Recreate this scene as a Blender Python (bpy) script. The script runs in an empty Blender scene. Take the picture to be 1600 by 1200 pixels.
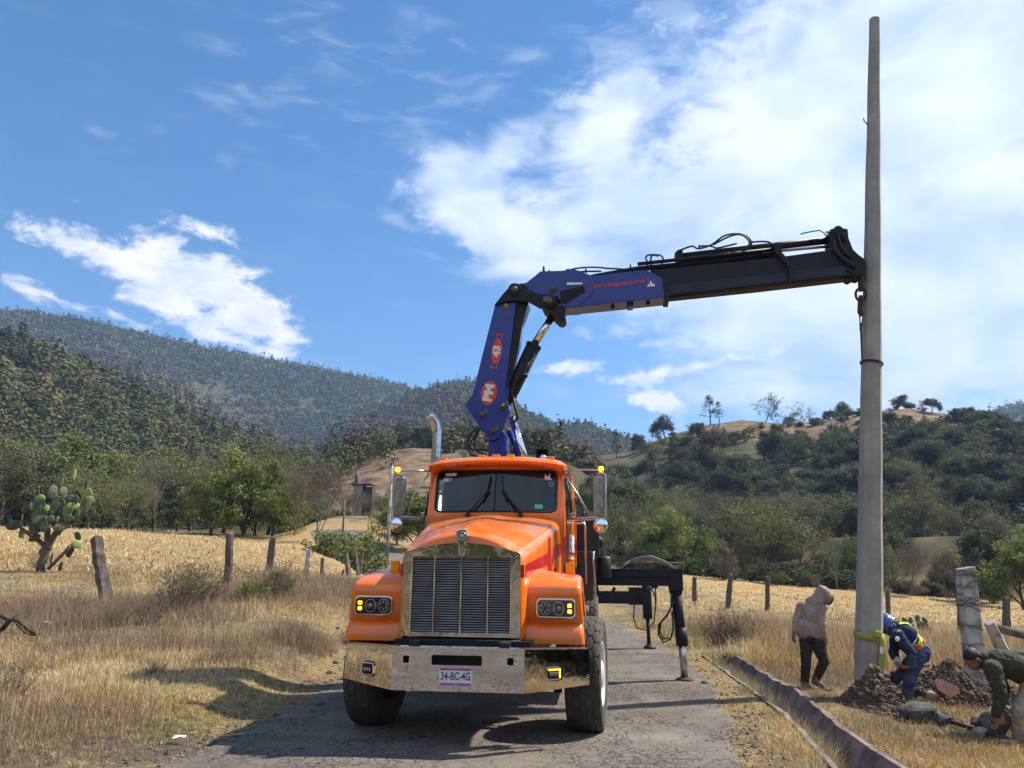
import bpy, bmesh, math, random
import numpy as np
from mathutils import Vector, Matrix, Euler, noise
R = math.radians
SC = bpy.context.scene
COL = SC.collection

# ------------------------------------------------------------------ camera
PITCH, ROLL, EYE = R(13.45), R(0.6), 1.6
cd = bpy.data.cameras.new('camera'); cam = bpy.data.objects.new('camera', cd); COL.objects.link(cam)
cam.matrix_world = Matrix.Translation((0, 0, EYE)) @ Matrix.Rotation(R(90)+PITCH, 4, 'X') @ Matrix.Rotation(ROLL, 4, 'Z')
cd.sensor_fit = 'HORIZONTAL'; cd.sensor_width = 36; cd.lens = 36*1200/1600
cd.clip_start = .1; cd.clip_end = 20000
SC.camera = cam
SC.render.resolution_x = 1024; SC.render.resolution_y = 768
SC.view_settings.view_transform = 'Standard'; SC.view_settings.look = 'None'
SC.view_settings.exposure = EXPO = 1.15
SC.view_settings.gamma = 1
SC.cycles.max_bounces = 6; SC.cycles.diffuse_bounces = 3; SC.cycles.glossy_bounces = 3
SC.cycles.transparent_max_bounces = 8; SC.cycles.volume_bounces = 0; SC.cycles.transmission_bounces = 4
SC.cycles.caustics_reflective = False; SC.cycles.caustics_refractive = False
SC.cycles.sample_clamp_indirect = 4

# photo pixel (1600 x 1200) -> ray / points, used only to measure real positions at real depths
RM = np.array((Matrix.Rotation(R(90)+PITCH, 3, 'X') @ Matrix.Rotation(ROLL, 3, 'Z')))
def ray(x, y): return RM @ np.array([(x-800)/1200., (600-y)/1200., -1.])
def W(x, y, D):
    d = ray(x, y); return Vector(np.array([0, 0, EYE]) + d*(D/d[1]))
def azel(x, y):
    d = ray(x, y); d = d/np.linalg.norm(d); return math.atan2(d[0], d[1]), math.asin(d[2])

# ------------------------------------------------------------------ sun
SUNDIR = Vector((.86, .34, 1.05)).normalized()
sl = bpy.data.lights.new('sun', 'SUN'); sun = bpy.data.objects.new('sun', sl); COL.objects.link(sun)
sl.energy = 4.1; sl.angle = R(.9); sl.color = (1, .93, .82)
sun.rotation_euler = SUNDIR.to_track_quat('Z', 'Y').to_euler()
SUN_EL = math.asin(SUNDIR.z); SUN_AZ = math.atan2(SUNDIR.x, SUNDIR.y)

# ------------------------------------------------------------------ world sky
class NT:
    """tiny node helper"""
    def __init__(s, nt): s.nt = nt; s.n = nt.nodes; s.l = nt.links
    def new(s, t, **k):
        n = s.n.new(t)
        for a, v in k.items(): setattr(n, a, v)
        return n
    def set(s, sock, v):
        if v is None: return
        if isinstance(v, bpy.types.NodeSocket): s.l.new(v, sock)
        else: sock.default_value = v
    def math(s, op, a, b=None, c=None, clamp=False):
        n = s.new('ShaderNodeMath', operation=op, use_clamp=clamp)
        s.set(n.inputs[0], a); s.set(n.inputs[1], b)
        if c is not None: s.set(n.inputs[2], c)
        return n.outputs[0]
    def noise(s, vec, scale, detail=4, rough=.55, dist=0, out='Fac', dims='3D'):
        n = s.new('ShaderNodeTexNoise', noise_dimensions=dims)
        s.set(n.inputs['Vector'], vec); n.inputs['Scale'].default_value = scale
        n.inputs['Detail'].default_value = detail; n.inputs['Roughness'].default_value = rough
        n.inputs['Distortion'].default_value = dist
        return n.outputs[out]
    def vor(s, vec, scale, feature='F1', out='Distance', rand=1):
        n = s.new('ShaderNodeTexVoronoi', feature=feature)
        s.set(n.inputs['Vector'], vec); n.inputs['Scale'].default_value = scale
        n.inputs['Randomness'].default_value = rand
        return n.outputs[out]
    def ramp(s, fac, stops, interp='LINEAR'):
        n = s.new('ShaderNodeValToRGB'); n.color_ramp.interpolation = interp
        e = n.color_ramp.elements
        while len(e) < len(stops): e.new(.5)
        for q, (p, c) in zip(e, stops):
            q.position = p; q.color = (*c, 1) if len(c) == 3 else c
        s.set(n.inputs[0], fac); return n.outputs[0]
    def step(s, v, a, b):
        n = s.new('ShaderNodeMapRange', interpolation_type='SMOOTHSTEP')
        s.set(n.inputs[0], v); n.inputs[1].default_value = a; n.inputs[2].default_value = b
        return n.outputs[0]
    def mix(s, fac, a, b, mode='MIX'):
        n = s.new('ShaderNodeMix', data_type='RGBA', blend_type=mode)
        s.set(n.inputs[0], fac)
        for k, v in ((6, a), (7, b)):
            if isinstance(v, tuple) and len(v) == 3: v = (*v, 1)
            s.set(n.inputs[k], v)
        return n.outputs[2]
    def mapping(s, vec, scale=(1, 1, 1), rot=(0, 0, 0), loc=(0, 0, 0)):
        n = s.new('ShaderNodeMapping'); s.set(n.inputs[0], vec)
        n.inputs['Scale'].default_value = scale; n.inputs['Rotation'].default_value = rot; n.inputs['Location'].default_value = loc
        return n.outputs[0]
    def xyz(s, x, y, z=0.):
        n = s.new('ShaderNodeCombineXYZ'); s.set(n.inputs[0], x); s.set(n.inputs[1], y); s.set(n.inputs[2], z); return n.outputs[0]
    def sep(s, v):
        n = s.new('ShaderNodeSeparateXYZ'); s.set(n.inputs[0], v); return n.outputs

world = bpy.data.worlds.new('World'); SC.world = world; world.use_nodes = True
def build_world():
    t = NT(world.node_tree); t.n.clear()
    sky = t.new('ShaderNodeTexSky', sky_type='NISHITA')
    sky.sun_disc = False; sky.sun_elevation = SUN_EL; sky.sun_rotation = SUN_AZ
    sky.altitude = 2300; sky.air_density = 1.15; sky.dust_density = .35; sky.ozone_density = 2.2
    geo = t.new('ShaderNodeTexCoord').outputs['Generated']
    x, y, z = t.sep(geo)
    az = t.math('ARCTAN2', x, y); el = t.math('ARCSINE', z)
    uv = t.xyz(az, el)
    # cloud banks: ellipses in azimuth / elevation, edges broken by noise
    def ell(px, py, rx, ry, rot, amp):
        a, e = azel(px, py); k = 1/1200.*math.cos(e)
        n = t.new('ShaderNodeVectorMath', operation='SUBTRACT'); t.set(n.inputs[0], uv); n.inputs[1].default_value = (a, e, 0)
        v = t.mapping(n.outputs[0], rot=(0, 0, -R(rot)))
        v = t.mapping(v, scale=(1/(rx*k), 1/(ry*k), 1))
        ln = t.new('ShaderNodeVectorMath', operation='LENGTH'); t.set(ln.inputs[0], v)
        q = t.math('SUBTRACT', 1., t.math('MULTIPLY', ln.outputs['Value'], .5), clamp=True)
        return t.math('MULTIPLY', q, amp)
    def total(L):
        s = None
        for l in L:
            q = ell(*l); s = q if s is None else t.math('SMOOTH_MAX', s, q, .12)
        return s
    big = total([(1030, 320, 300, 80, 4, 1.1), (1330, 190, 380, 190, 22, 1.3), (1560, 40, 420, 150, 5, 1.2), (770, 350, 150, 52, -22, 1.15), (700, 270, 90, 40, 20, .9), (900, 400, 160, 36, 6, 1.05),
                 (760, 260, 110, 34, 28, .85), (960, 190, 120, 90, 40, .95), (1500, 300, 420, 270, 0, 1.55), (1290, 510, 140, 34, -14, .95), (1500, 500, 150, 34, 8, .95),
                 (1500, 580, 190, 50, 0, 1.0), (1700, 560, 200, 120, 0, 1.), (2300, 100, 700, 400, 0, 1.4)])
    cum = total([(205, 412, 115, 32, -8, 1.15), (300, 436, 115, 56, -18, 1.3), (390, 482, 80, 46, -30, 1.25), (328, 366, 46, 20, -10, 1.05), (360, 530, 100, 18, -12, 1.0), (280, 480, 95, 36, -20, 1.1),
                 (88, 468, 70, 14, -14, .85), (450, 520, 40, 14, -20, .85), (200, 500, 70, 14, -14, .8), (1025, 630, 44, 17, -12, 1.1), (1418, 628, 34, 12, 0, 1.),
                 (900, 575, 85, 15, 6, .82), (1090, 573, 140, 15, 7, .88)])
    wis = total([(770, 130, 190, 26, 22, .95), (380, 180, 130, 22, -10, .8), (145, 200, 60, 20, -20, .8), (520, 110, 360, 110, 10, .62),
                 (1000, 70, 280, 90, 28, .95), (600, 200, 240, 40, -5, .7), (620, 345, 80, 18, -35, .8), (1050, 450, 200, 40, 4, .6)])
    warp = t.mapping(uv, rot=(0, 0, R(-22)), scale=(1, 2.2, 1))
    nb = t.noise(warp, 7, 9, .58, .35); nf = t.noise(t.mapping(uv, rot=(0, 0, R(-12)), scale=(1, 1.7, 1)), 13, 9, .68, .15)
    nw = t.noise(t.mapping(uv, rot=(0, 0, R(-28)), scale=(1, 3.4, 1)), 10, 9, .62, .5)
    def cover(m, n, k, a, b): return t.step(t.math('ADD', m, t.math('MULTIPLY', t.math('SUBTRACT', n, .5), k)), a, b)
    cb = cover(big, nb, 1.6, .24, .90); cb2 = cover(big, nf, 1.6, .34, .82)
    rear = t.math('MULTIPLY', t.step(t.math('MULTIPLY', y, -1.), .05, .5), .75); cb = t.math('MAXIMUM', cb, rear)  # unseen cloud cover added behind the camera for neutral fill light
    cb = t.math('MAXIMUM', t.math('MULTIPLY', cb, .93), t.math('MULTIPLY', cb2, .8))
    cc = cover(cum, nf, 2.3, .44, .88)
    cw = t.math('MULTIPLY', cover(wis, nw, 2.2, .42, 1.1), .20)
    thin = t.math('MULTIPLY', t.step(nw, .45, .9), .08)
    # shading inside the banks
    sh = t.noise(t.mapping(uv, rot=(0, 0, R(-20)), scale=(1, 1.8, 1)), 5.5, 7, .55, .3)
    ccol = t.ramp(sh, [(.32, (.52, .64, .86)), (.52, (.80, .88, 1.0)), (.68, (1.0, 1.01, 1.04))])
    ccol2 = t.ramp(t.noise(t.mapping(uv, rot=(0, 0, R(-20)), scale=(1, 2, 1)), 16, 8, .65), [(.34, (.62, .70, .84)), (.5, (.88, .89, .92)), (.6, (1.04, 1.01, .98))])
    hs = t.new('ShaderNodeHueSaturation'); hs.inputs['Saturation'].default_value = 1.30; hs.inputs['Value'].default_value = SKYV
    hs.inputs['Hue'].default_value = .497
    t.l.new(sky.outputs[0], hs.inputs['Color'])
    base = t.mix(1., hs.outputs[0], (SKYS, SKYS, SKYS), 'MULTIPLY')
    bright = CLOUDV
    def lit(c): return t.mix(1., c, (bright, bright, bright), 'MULTIPLY')
    c = t.mix(thin, base, lit((.85, .92, 1.0)))
    c = t.mix(cw, c, lit((.9, .95, 1.0)))
    c = t.mix(cb, c, lit(ccol)); c = t.mix(cc, c, lit(ccol2))
    bg = t.new('ShaderNodeBackground'); t.l.new(c, bg.inputs[0]); bg.inputs[1].default_value = 1
    out = t.new('ShaderNodeOutputWorld'); t.l.new(bg.outputs[0], out.inputs[0])
SKYS = .080; SKYV = 1.0; CLOUDV = .58
build_world()

# ------------------------------------------------------------------ materials
M = {}
def pm(name, col=(.5, .5, .5), rough=.6, metal=0., var=.0, scale=6., bump=0., bscale=None, col2=None, spec=None, emit=0, coat=0, detail=5, lo=.35, hi=.65):
    m = bpy.data.materials.new(name); m.use_nodes = True; t = NT(m.node_tree)
    b = t.n['Principled BSDF']; b.inputs['Roughness'].default_value = rough; b.inputs['Metallic'].default_value = metal
    co = t.new('ShaderNodeTexCoord').outputs['Object']
    if col2 is None: col2 = tuple(max(0, c*(1-var)) for c in col)
    if col2 != tuple(col):
        c = t.ramp(t.noise(co, scale, detail), [(lo, col2), (hi, col)]); t.l.new(c, b.inputs['Base Color'])
    else: b.inputs['Base Color'].default_value = (*col, 1)
    if bump:
        n = t.new('ShaderNodeBump'); n.inputs['Strength'].default_value = bump; n.inputs['Distance'].default_value = .01
        t.l.new(t.noise(co, bscale or scale*4, 6, .65), n.inputs['Height']); t.l.new(n.outputs[0], b.inputs['Normal'])
    if spec is not None: b.inputs['Specular IOR Level'].default_value = spec
    if coat: b.inputs['Coat Weight'].default_value = coat; b.inputs['Coat Roughness'].default_value = .06
    if emit: b.inputs['Emission Color'].default_value = (*col, 1); b.inputs['Emission Strength'].default_value = emit
    M[name] = m; return m

# ------------------------------------------------------------------ mesh helpers
class MB:
    def __init__(s): s.v = []; s.f = []; s.mi = []; s.sm = []
    def add(s, vs, fs, mi=0, smooth=False):
        o = len(s.v); s.v += [tuple(v) for v in vs]
        for f in fs: s.f.append(tuple(i+o for i in f)); s.mi.append(mi); s.sm.append(smooth)
        return s
    def box(s, c, d, rot=None, mi=0, taper=1.):
        c = Vector(c); vs = []
        m = Euler(rot).to_matrix() if rot is not None and not isinstance(rot, Matrix) else (rot or Matrix.Identity(3))
        for z in (-1, 1):
            k = 1 if z < 0 else taper
            for x, y in ((-1, -1), (1, -1), (1, 1), (-1, 1)): vs.append(c + m @ Vector((x*d[0]/2*k, y*d[1]/2*k, z*d[2]/2)))
        return s.add(vs, [(3, 2, 1, 0), (4, 5, 6, 7), (0, 1, 5, 4), (1, 2, 6, 5), (2, 3, 7, 6), (3, 0, 4, 7)], mi)
    def rbox(s, c, d, r=.02, n=4, rot=None, mi=0, axis='Y'):
        """box with rounded outline in the plane across `axis`"""
        w, h = {'Y': (d[0], d[2]), 'X': (d[1], d[2]), 'Z': (d[0], d[1])}[axis]; th = {'Y': d[1], 'X': d[0], 'Z': d[2]}[axis]
        return s.prism(rrect(w, h, r, n), th, c, axis, rot, mi)
    def prism(s, poly, th, c=(0, 0, 0), axis='Y', rot=None, mi=0, smooth=False):
        c = Vector(c); m = Euler(rot).to_matrix() if rot is not None and not isinstance(rot, Matrix) else (rot or Matrix.Identity(3))
        vs = []
        for t in (-th/2, th/2):
            for a, b in poly:
                vs.append(c + m @ Vector({'Y': (a, t, b), 'X': (t, a, b), 'Z': (a, b, t)}[axis]))
        n = len(poly); fs = [tuple(range(n)), tuple(range(2*n-1, n-1, -1))] + [((i+1) % n, i, n+i, n+(i+1) % n) for i in range(n)]
        return s.add(vs, fs, mi, smooth)
    def tube(s, pts, r, n=8, cap=True, mi=0, smooth=True, flat=None):
        pts = [Vector(p) for p in pts]; k = len(pts); rr = r if isinstance(r, (list, tuple)) else [r]*k
        vs = []; up = None
        for i, p in enumerate(pts):
            d = (pts[min(i+1, k-1)]-pts[max(i-1, 0)])
            d = d.normalized() if d.length > 1e-9 else Vector((0, 0, 1))
            if up is None:
                up = d.orthogonal().normalized()
            up = (up-d*up.dot(d)); up = up.normalized() if up.length > 1e-6 else d.orthogonal().normalized()
            q = d.cross(up)
            for j in range(n):
                a = 2*math.pi*j/n; vs.append(p+(up*math.cos(a)+q*math.sin(a))*rr[i])
        fs = [(i*n+j, i*n+(j+1) % n, (i+1)*n+(j+1) % n, (i+1)*n+j) for i in range(k-1) for j in range(n)]
        if cap: fs += [tuple(range(n-1, -1, -1)), tuple(range((k-1)*n, k*n))]
        return s.add(vs, fs, mi, smooth)
    def lathe(s, prof, c=(0, 0, 0), axis='Z', n=32, mi=0, smooth=True, rot=None, closed=False):
        """prof: list of (r, h)"""
        c = Vector(c); vs = []; m = Euler(rot).to_matrix() if rot is not None else Matrix.Identity(3)
        for r_, h in prof:
            for j in range(n):
                a = 2*math.pi*j/n; ca, sa = r_*math.cos(a), r_*math.sin(a)
                vs.append(c+m @ Vector({'Z': (ca, sa, h), 'X': (h, ca, sa), 'Y': (sa, h, ca)}[axis]))
        k = len(prof); fs = [(i*n+j, i*n+(j+1) % n, (i+1)*n+(j+1) % n, (i+1)*n+j) for i in range(k-1) for j in range(n)]
        if closed: fs += [((k-1)*n+j, (k-1)*n+(j+1) % n, (j+1) % n, j) for j in range(n)]
        else: fs += [tuple(range(n-1, -1, -1)), tuple(range((k-1)*n, k*n))]
        return s.add(vs, fs, mi, smooth)
    def ell(s, c, r, rot=None, n=16, mi=0):
        prof = [(math.sin(math.pi*i/(n//2)), -math.cos(math.pi*i/(n//2))) for i in range(n//2+1)]
        prof[0] = (1e-4, -1); prof[-1] = (1e-4, 1)
        o = len(s.v); s.lathe(prof, n=n, mi=mi); m = Euler(rot).to_matrix() if rot is not None and not isinstance(rot, Matrix) else (rot or Matrix.Identity(3))
        c = Vector(c)
        for i in range(o, len(s.v)):
            v = s.v[i]; s.v[i] = tuple(c+m @ Vector((v[0]*r[0], v[1]*r[1], v[2]*r[2])))
        return s
    def grid(s, P, mi=0, smooth=True, flip=False):
        """P[i][j] points"""
        a, b = len(P), len(P[0]); vs = [p for row in P for p in row]
        fs = [(i*b+j, i*b+j+1, (i+1)*b+j+1, (i+1)*b+j) for i in range(a-1) for j in range(b-1)]
        if flip: fs = [f[::-1] for f in fs]
        return s.add(vs, fs, mi, smooth)
    def build(s, name, mats, parent=None, bevel=0, seg=2, solid=0, sub=0, loc=None, fix=True, wn=False, off=0):
        me = bpy.data.meshes.new(name); me.from_pydata(s.v, [], s.f)
        mats = mats if isinstance(mats, (list, tuple)) else [mats]
        for m in mats: me.materials.append(M[m] if isinstance(m, str) else m)
        me.polygons.foreach_set('material_index', s.mi); me.polygons.foreach_set('use_smooth', s.sm)
        if fix:
            bm = bmesh.new(); bm.from_mesh(me); bmesh.ops.recalc_face_normals(bm, faces=bm.faces); bm.to_mesh(me); bm.free()
        me.update()
        o = bpy.data.objects.new(name, me); COL.objects.link(o)
        if parent is not None: o.parent = parent
        if loc is not None: o.location = loc
        if solid: q = o.modifiers.new('s', 'SOLIDIFY'); q.thickness = solid; q.offset = off
        if bevel:
            q = o.modifiers.new('b', 'BEVEL'); q.width = bevel; q.segments = seg; q.limit_method = 'ANGLE'; q.angle_limit = R(40)
            if wn: q.harden_normals = False
        if sub: q = o.modifiers.new('u', 'SUBSURF'); q.levels = q.render_levels = sub
        return o
def rrect(w, h, r, n=4):
    P = []
    for cx, cy, a0 in ((w/2-r, h/2-r, 0), (-w/2+r, h/2-r, 90), (-w/2+r, -h/2+r, 180), (w/2-r, -h/2+r, 270)):
        for i in range(n+1):
            a = R(a0+90*i/n); P.append((cx+r*math.cos(a), cy+r*math.sin(a)))
    return P
def tag(o, label=None, cat=None, group=None, kind=None):
    if label: o['label'] = label
    if cat: o['category'] = cat
    if group: o['group'] = group
    if kind: o['kind'] = kind
    return o
def empty(name, loc=(0, 0, 0), rz=0, label=None, cat=None, group=None):
    o = bpy.data.objects.new(name, None); COL.objects.link(o); o.location = loc; o.rotation_euler = (0, 0, rz)
    o.empty_display_size = .2; return tag(o, label, cat, group)
def bake(o):
    """apply modifiers"""
    bpy.context.view_layer.update()
    dg = bpy.context.evaluated_depsgraph_get(); me = bpy.data.meshes.new_from_object(o.evaluated_get(dg))
    o.modifiers.clear(); old = o.data; o.data = me; me.name = old.name; return o
def npmesh(name, V, F, mats, parent=None, attr=None, smooth=False, quads=True):
    V = np.ascontiguousarray(V, dtype=np.float32); F = np.ascontiguousarray(F, dtype=np.int32)
    k = F.shape[1]; me = bpy.data.meshes.new(name)
    me.vertices.add(len(V)); me.vertices.foreach_set('co', V.ravel())
    me.loops.add(F.size); me.loops.foreach_set('vertex_index', F.ravel())
    me.polygons.add(len(F)); me.polygons.foreach_set('loop_start', np.arange(0, F.size, k, dtype=np.int32))
    me.polygons.foreach_set('loop_total', np.full(len(F), k, dtype=np.int32))
    me.polygons.foreach_set('use_smooth', np.full(len(F), smooth))
    for m in (mats if isinstance(mats, (list, tuple)) else [mats]): me.materials.append(M[m] if isinstance(m, str) else m)
    if attr is not None:
        for nm, a in attr.items():
            ca = me.attributes.new(nm, 'FLOAT_COLOR', 'POINT'); q = np.ones((len(V), 4), dtype=np.float32); q[:, :a.shape[1]] = a
            ca.data.foreach_set('color', q.ravel())
    me.update(calc_edges=True)
    o = bpy.data.objects.new(name, me); COL.objects.link(o)
    if parent is not None: o.parent = parent
    return o
def text(name, s, size, mat, parent, mtx, ext=.001, bold=0., sx=1., align='CENTER', shear=0):
    c = bpy.data.curves.new(name, 'FONT'); c.body = s; c.size = size; c.extrude = ext; c.offset = bold; c.align_x = align; c.align_y = 'CENTER'; c.shear = shear
    c.resolution_u = 3
    o = bpy.data.objects.new(name, c); COL.objects.link(o); bpy.context.view_layer.update()
    me = bpy.data.meshes.new_from_object(o.evaluated_get(bpy.context.evaluated_depsgraph_get()))
    bpy.data.objects.remove(o); bpy.data.curves.remove(c)
    me.materials.clear(); me.materials.append(M[mat] if isinstance(mat, str) else mat)
    o = bpy.data.objects.new(name, me); COL.objects.link(o); o.parent = parent
    me.transform(mtx @ Matrix.Diagonal((sx, 1, 1, 1))); return o
def smoothstep(a, b, x):
    t = np.clip((x-a)/(b-a), 0, 1); return t*t*(3-2*t)
# ------------------------------------------------------------------ terrain
rng = np.random.default_rng(7)
_perm = rng.random((256, 256))
def vnoise(x, y, s):
    x = np.asarray(x)/s; y = np.asarray(y)/s; xi = np.floor(x).astype(int); yi = np.floor(y).astype(int); fx = x-xi; fy = y-yi
    fx = fx*fx*(3-2*fx); fy = fy*fy*(3-2*fy)
    g = lambda a, b: _perm[a & 255, b & 255]
    return (g(xi, yi)*(1-fx)+g(xi+1, yi)*fx)*(1-fy)+(g(xi, yi+1)*(1-fx)+g(xi+1, yi+1)*fx)*fy
def fbm(x, y, s, o=4, g=.5):
    t = 0; a = 1; n = 0
    for i in range(o): t = t+a*vnoise(np.asarray(x)+17.3*i, np.asarray(y)-31.7*i, s/2**i); n += a; a *= g
    return t/n-.5
TU = np.array([-1.2, -.67, -.5, -.3, -.1, .1, .23, .45, .67, 1.2])
TD = np.array([0, 5, 9, 12, 16, 20, 25, 32, 45, 60, 75, 100, 130, 400.])
TZ = np.array([
 [0, .05, .15, .4, .9, 1.3, 1.8, 2.5, 3.6, 5.0, 6, 8, 10, 14],
 [0, .05, .15, .35, .80, 1.15, 1.6, 2.2, 3.1, 4.3, 5, 6.5, 8, 14],
 [0, .05, .15, .35, .75, 1.05, 1.5, 2.1, 3.0, 4.0, 4.6, 6, 8, 14],
 [0, 0, .1, .25, .55, .9, 1.25, 1.75, 2.6, 3.3, 4.2, 6, 8, 14],
 [0, 0, 0, 0, .05, .15, .4, .9, 1.9, 2.7, 4.2, 6, 8, 14],
 [0, 0, 0, 0, 0, 0, .05, .3, .8, 1.3, 1.9, 4, 7, 12],
 [0, 0, 0, 0, 0, .0, .05, .13, .5, .8, 1.0, 2, 6, 10],
 [0, -.05, -.1, -.15, -.2, -.2, -.2, -.1, -.1, -.3, -.4, 2.2, 7, 12],
 [0, -.1, -.3, -.33, -.35, -.35, -.35, -.4, -.7, -1, -1.2, 1.5, 8, 12],
 [0, -.2, -.5, -.5, -.5, -.5, -.5, -.6, -1, -1.4, -1.2, 1.5, 8, 12]])
def table(u, D):
    u = np.clip(u, TU[0], TU[-1]); D = np.clip(D, 0, TD[-1])
    i = np.clip(np.searchsorted(TU, u)-1, 0, len(TU)-2); j = np.clip(np.searchsorted(TD, D)-1, 0, len(TD)-2)
    a = (u-TU[i])/(TU[i+1]-TU[i]); b = (D-TD[j])/(TD[j+1]-TD[j])
    return (TZ[i, j]*(1-a)+TZ[i+1, j]*a)*(1-b)+(TZ[i, j+1]*(1-a)+TZ[i+1, j+1]*a)*b
# road: y -> centre x, half width, z
RY = np.array([-30, 0, 5, 7, 9.3, 12, 16, 20, 26, 32, 39, 46, 54, 62, 72, 85.])
RX = np.array([-6, -1.7, -.8, -.4, 0, .33, .38, .42, .25, -1, -4, -7.8, -11, -13.6, -15, -16.])
RW = np.array([2.5, 2.5, 2.5, 2.52, 2.6, 2.82, 3.0, 3.05, 2.9, 2.7, 2.5, 2.5, 2.5, 2.4, 2.2, 2.])
RZ = np.array([0, 0, 0, 0, 0, 0, 0, 0, .05, .35, 1.1, 1.95, 3.0, 4.2, 5.6, 7])
# ditch: y -> left lip x, right lip x
DY = np.array([3.5, 5.5, 7.4, 9.5, 11.9, 14, 15.6]); DL = np.array([2.15, 2.45, 2.85, 3.2, 3.42, 3.62, 3.72]); DR = np.array([3.25, 3.3, 3.46, 3.72, 4.1, 4.25, 4.3])
def ridge(pts, D): # crest given by photo directions at horizontal distance D
    A = [];
    for x, y in pts:
        d = ray(x, y); h = math.hypot(d[0], d[1]); A.append((math.atan2(d[0], d[1]), EYE+d[2]/h*D))
    A = np.array(sorted(A)); return A[:, 0], A[:, 1]
RIDGES = [ # name, crest points, crest dist, foot dist, noise
 ('right_hill', [(700, 760), (760, 735), (820, 722), (880, 716), (930, 712), (985, 706), (1020, 690), (1060, 676), (1110, 664), (1160, 656), (1220, 662), (1290, 658), (1340, 645), (1420, 637), (1500, 650), (1600, 672), (1800, 690), (2000, 720)], 250, 105, 2.0),
 ('mound', [(440, 800), (490, 760), (520, 742), (560, 722), (600, 706), (640, 700), (700, 700), (760, 705), (850, 712), (900, 725), (960, 770)], 150, 84, 1.2),
 ('near_left', [(-500, 470), (-200, 500), (0, 548), (60, 565), (120, 590), (180, 625), (240, 655), (300, 680), (360, 700), (430, 725), (520, 760), (620, 800)], 360, 110, 5),
 ('spur', [(0, 600), (120, 570), (220, 590), (280, 612), (340, 650), (400, 690), (450, 715), (560, 760)], 620, 380, 6),
 ('mountain', [(-700, 440), (-300, 470), (0, 489), (100, 499), (200, 521), (320, 548), (450, 573), (560, 594), (660, 615), (760, 650), (900, 700), (1100, 760)], 1150, 560, 14),
 ('middle_hill', [(480, 720), (560, 672), (640, 632), (690, 612), (740, 608), (790, 630), (830, 660), (870, 674), (920, 671), (960, 686), (1000, 700), (1100, 740), (1200, 790)], 800, 300, 10),
 ('far_right', [(1400, 700), (1480, 660), (1540, 646), (1600, 634), (1700, 615), (1900, 600), (2200, 600)], 1200, 600, 10)]
RCR = {n: (*ridge(p, D), D, f, a) for n, p, D, f, a in RIDGES}
def gz(x, y, detail=True):
    x = np.asarray(x, float); y = np.asarray(y, float)
    yy = np.maximum(y, .5); z = table(x/yy, np.where(y > 0, y, 0.))
    xc = np.interp(y, RY, RX); hw = np.interp(y, RY, RW); rz = np.interp(y, RY, RZ)
    w = 1-smoothstep(hw+.15, hw+1.0+.06*np.maximum(y-10, 0), np.abs(x-xc)); w = np.where(y > 84, 0, w)
    nz = fbm(x, y, 2.2, 4)*.16*smoothstep(0, 1, np.abs(x-xc)-hw)+fbm(x, y, 14, 3)*np.clip((np.hypot(x, y)-12)*.03, 0, .8)
    z = (z+nz)*(1-w)+rz*w
    # ditch trench
    dl = np.interp(y, DY, DL); dr = np.interp(y, DY, DR); on = smoothstep(16.4, 15.4, y)*(y > 3)
    dz = table(np.asarray(dr/yy), yy); inn = smoothstep(dl-.08, dl+.12, x)*(1-smoothstep(dr-.16, dr+.02, x))
    z = z-on*inn*.42
    rho = np.hypot(x, y); az = np.arctan2(x, y)
    for n, (A, H, D, f, amp) in RCR.items():
        h = np.interp(az, A, H, left=H[0], right=H[-1])
        if n in ('mound', 'middle_hill', 'spur', 'right_hill'): # fade outside their azimuth span
            h = h*smoothstep(A[0]-.10, A[0]+.02, az)*(1-smoothstep(A[-1]-.02, A[-1]+.10, az))
        t = np.clip((rho-f)/(D-f), 0, 1); base = 6.
        p = .55*t+.45*(t*t*(3-2*t)); back = np.clip((rho-D)/(D*.5), 0, 1)
        rel = fbm(x, y, D*.22, 4)*amp*2.2*np.sin(np.pi*np.clip(t, 0, 1))*1.5+fbm(x, y, D*.05, 3)*amp*.35*t
        zi = base*np.clip(t/.15, 0, 1)*(.0 if n == 'right_hill' else 1)+(h-base*(0 if n == 'right_hill' else 1))*p*(1 if n != 'right_hill' else np.clip(.72+t*.28/.3, 0, 1))+rel-back*np.maximum(h, 20)*.45
        zi = np.where(t > 0, zi, -99); z = np.maximum(z, zi)
    return z
def gz1(x, y): return float(gz(np.array([x]), np.array([y]))[0])
def on_ground(px, py, D): # point at photo column px, distance D, put on the terrain
    p = W(px, py, D); return Vector((p.x, p.y, gz1(p.x, p.y)))

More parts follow.
